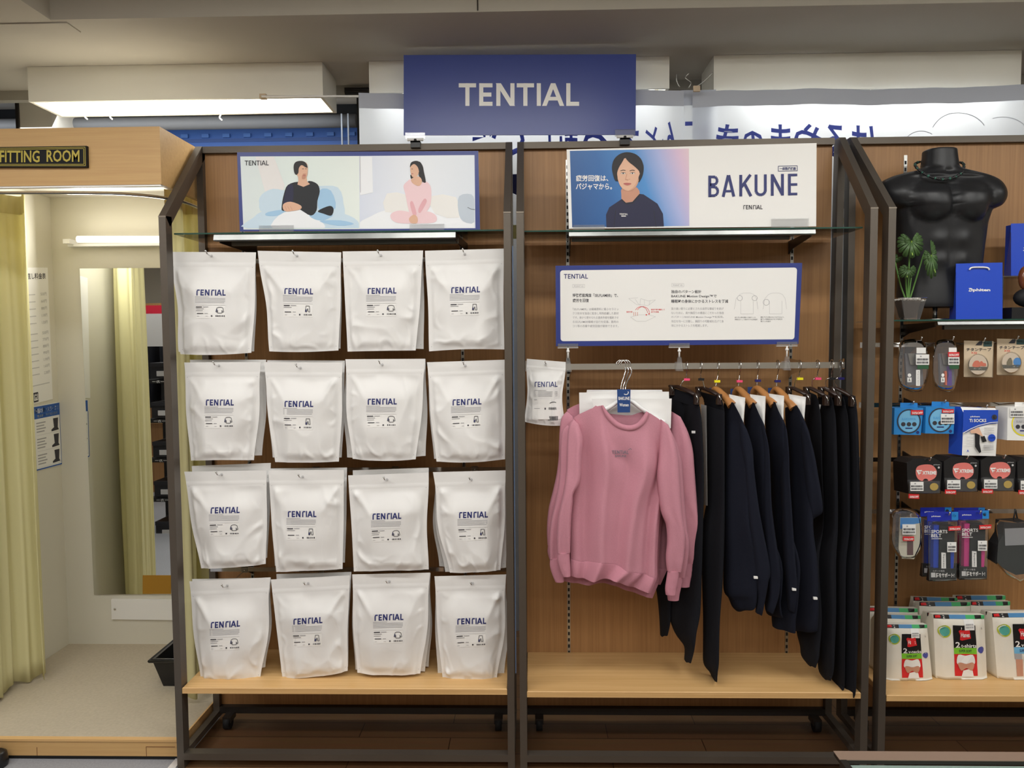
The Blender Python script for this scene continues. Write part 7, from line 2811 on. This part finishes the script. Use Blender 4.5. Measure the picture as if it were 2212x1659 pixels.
# ================================================================== FOREGROUND TABLE, FOOT
dz = 0.42
p = atz(1800, 1622, dz)
tb = empty('display_table', (p.x + 0.9, p.y - 0.4, 0), 'low glass display table with brown frame in the bottom right corner', 'display table')
x0, y1 = p.x, p.y
wd_ = abs(atz(1812, 1641, dz).y - y1)
mb = MB()
brown = mat('taupe_frame', '8a7464', 0.5)
mb.box(x0, x0 + 1.9, y1 - wd_, y1, dz - 0.002, dz, brown)
mb.box(x0 + 0.001, x0 + 1.899, y1 - wd_ + 0.001, y1 - 0.001, dz - 0.012, dz - 0.002, 'steeldark')
mb.box(x0, x0 + wd_ * .4, y1 - 0.9, y1 - wd_, dz - 0.03, dz, 'steeldark')
mb.box(x0 + 1.9 - wd_, x0 + 1.9, y1 - 0.9, y1 - wd_, dz - 0.03, dz, brown)
mb.box(x0, x0 + 1.9, y1 - 0.9 - wd_, y1 - 0.9, dz - 0.03, dz, brown)
mb.build('frame', tb)
mb = MB()
mb.box(x0 + 0.02, x0 + 1.87, y1 - 0.88, y1 - wd_ - 0.001, dz - 0.022, dz - 0.014, mat('table_glass', '8fa39a', 0.05, spec=0.8))
mb.build('glass_top', tb)
for (a, b) in ((x0 + 0.01, y1 - 0.05), (x0 + 1.85, y1 - 0.05), (x0 + 0.01, y1 - 0.9), (x0 + 1.85, y1 - 0.9)):
    mb = MB()
    mb.box(a, a + 0.035, b, b + 0.035, 0, dz - 0.03, 'steeldark')
    mb.build('leg', tb)
p = atz(-12, 1655, 0.0)
mb = MB()
mb.tube([(p.x, p.y, 0.0), (p.x, p.y, 0.01), (p.x, p.y, 0.045), (p.x, p.y, 0.052)], [0.042, 0.045, 0.04, 0.03], 'black', n=24)
mb.tube([(p.x, p.y, 0.05), (p.x, p.y, 0.085)], 0.012, 'black', n=12)
tag(mb.build('stand_foot'), 'black round foot of a stand on the carpet at the bottom left corner', 'stand foot')

# ================================================================== SHOP BEHIND THE VIEWER (seen in the mirror)
vm = lambda u, v, y: at(u, v, 2 * YM - y)


def mir(u, v, y):
    q = vm(u, v, y)
    return Vector((q.x, y, q.z))


ym = -1.45
sr = empty('shoe_rack', mir(345, 1200, ym), 'black rack of shoe boxes seen in the fitting room mirror', 'shoe rack')
mb = MB()
xl, xr = mir(318, 900, ym).x, mir(318, 900, ym).x + 0.55
for v in (820, 905, 990, 1075):
    zz = mir(340, v, ym).z
    mb.box(xl, xr, ym - 0.32, ym + 0.0, zz - 0.03, zz, 'blackmatt')
mb.box(xl - .01, xl + .01, ym - 0.30, ym - .28, 0, mir(340, 800, ym).z, 'blackmatt')
mb.box(xr - .01, xr + .01, ym - 0.30, ym - .28, 0, mir(340, 800, ym).z, 'blackmatt')
mb.build('shelves', sr)
mb = MB()
for v in (820, 905, 990, 1075):
    a = mir(340, v, ym)
    for k in range(2):
        x = xl + 0.03 + 0.27 * k
        f = lambda X, Z: Vector((X, ym + 0.002, Z))
        mb.face([f(x, a.z - 0.028), f(x + 0.22, a.z - 0.028), f(x + 0.22, a.z - 0.002), f(x, a.z - 0.002)], 'blackcard')
        b = len(mb.v)
        put_text(mb, 'スニーカー', lambda X, Z: Vector((2 * x + 0.22 - X, ym + 0.004, -Z)), x + 0.03, x + 0.19, -(a.z - 0.005), -(a.z - 0.025), 'white', 0.02)
mb.build('shelf_labels', sr)
for j, v in enumerate((818, 903, 988, 1073, 1158)):
    for k in range(2):
        a = mir(340, v, ym)
        x = xl + 0.04 + 0.26 * k
        z0 = a.z if j < 4 else 0.02
        if j == 4:
            z0 = mir(340, 1160, ym).z
        mb = MB()
        mb.box(x, x + 0.2, ym - 0.3, ym - 0.01, z0 + 0.001, z0 + 0.12, mat('shoe_box_black', '1d1d22', 0.5))
        mb.box(x - 0.003, x + 0.203, ym - 0.302, ym - 0.006, z0 + 0.095, z0 + 0.124, mat('shoe_box_lid', '232329', 0.5))
        o = mb.build('shoe_box')
        tag(o, 'black shoe box in the mirror, %s of the rack, %s' % (('top level', 'second level', 'third level', 'fourth level', 'floor level')[j], ('near side', 'far side')[k]), 'shoe box', 'black shoe boxes seen in the mirror')
        mb = MB()
        mb.box(x + 0.05, x + 0.15, ym - 0.0105, ym - 0.0085, z0 + 0.02, z0 + 0.06, 'ltgray')
        mb.build('label', o)
# red sign and white card on the rack, jackets on a rail further back
mb = MB()
a, b = mir(312, 660, ym + .05), mir(360, 690, ym + .05)
mb.box(min(a.x, b.x), min(a.x, b.x) + 0.3, ym + 0.045, ym + 0.05, b.z, a.z, mat('crimson', 'c21f3a', .5))
tag(mb.build('sale_sign'), 'small red sign above the shoe boxes in the mirror', 'sign')
mb = MB()
a, b = mir(316, 678, ym + .08), mir(362, 748, ym + .08)
mb.box(min(a.x, b.x), min(a.x, b.x) + 0.22, ym + 0.075, ym + 0.08, b.z, a.z, 'ltgray')
tag(mb.build('price_card'), 'blank light grey card above the shoe boxes in the mirror', 'card')
yq = -2.6
zt = mir(320, 680, yq).z
rr_ = empty('garment_rack', mir(300, 900, yq), 'chrome garment rack in the depth of the mirror', 'garment rack')
xl2 = mir(285, 800, yq).x - 0.6
mb = MB()
mb.tube([(xl2, yq, zt), (xl2 + 2.0, yq, zt)], 0.012, 'chrome', n=8)
mb.tube([(xl2, yq, 0), (xl2, yq, zt)], 0.012, 'chrome', n=8)
mb.tube([(xl2 + 2.0, yq, 0), (xl2 + 2.0, yq, zt)], 0.012, 'chrome', n=8)
mb.build('frame', rr_)
xj0, xj1 = sorted((mir(290, 800, yq).x, mir(372, 800, yq).x))
for k in range(6):
    x = xj0 - 0.08 + k * (xj1 - xj0 + 0.2) / 5
    j = empty('jacket', (x, yq, zt - 1.0), 'dark suit jacket number on a white hanger in the mirror', 'jacket', 'dark jackets on the rack in the mirror')
    j['label'] = 'dark suit jacket on a white hanger in the mirror, %s on its rack' % ('leftmost', 'second from left', 'third from left', 'third from right', 'second from right', 'rightmost')[k]
    mb = MB()
    c = [0.16, 0.2, 0.21, 0.2, 0.21]
    rows = []
    for i, (dz_, w_) in enumerate(((0.10, 0.03), (0.12, 0.10), (0.16, 0.20), (0.3, 0.23), (0.6, 0.21), (0.85, 0.23))):
        rows.append([(x + 0.03 * math.cos(a), yq + w_ * math.sin(a), zt - dz_) for a in [2 * math.pi * q / 14 for q in range(14)]])
    mb.grid(rows, mat('suit_dark', ('22242b', '2c2b30', '1c2230')[k % 3], 0.9) if False else 'darkcloth2', closed=True, caps=True)
    mb.build('cloth', j)
    mb = MB()
    mb.tube([(x, yq - 0.18, zt - 0.13), (x, yq, zt - 0.075), (x, yq + 0.18, zt - 0.13)], 0.008, 'hangerwhite', n=8)
    mb.tube([(x, yq, zt - 0.075), (x, yq, zt + 0.015)], 0.003, 'hangerwhite', n=6)
    mb.build('white_hanger', j)
mb = MB()
mb.box(xl2 - 0.3, xl2 + 2.4, yq - 0.9, yq - 0.5, 0.0, 1.9, 'panel')
for k in range(5):
    mb.box(xl2 - 0.3, xl2 + 2.4, yq - 0.52, yq - 0.48, 0.35 + k * .35, 0.37 + k * .35, 'shelfwood')
tag(mb.build('wall_cabinet'), 'brown wooden wall cabinet in the depth of the mirror', 'cabinet')
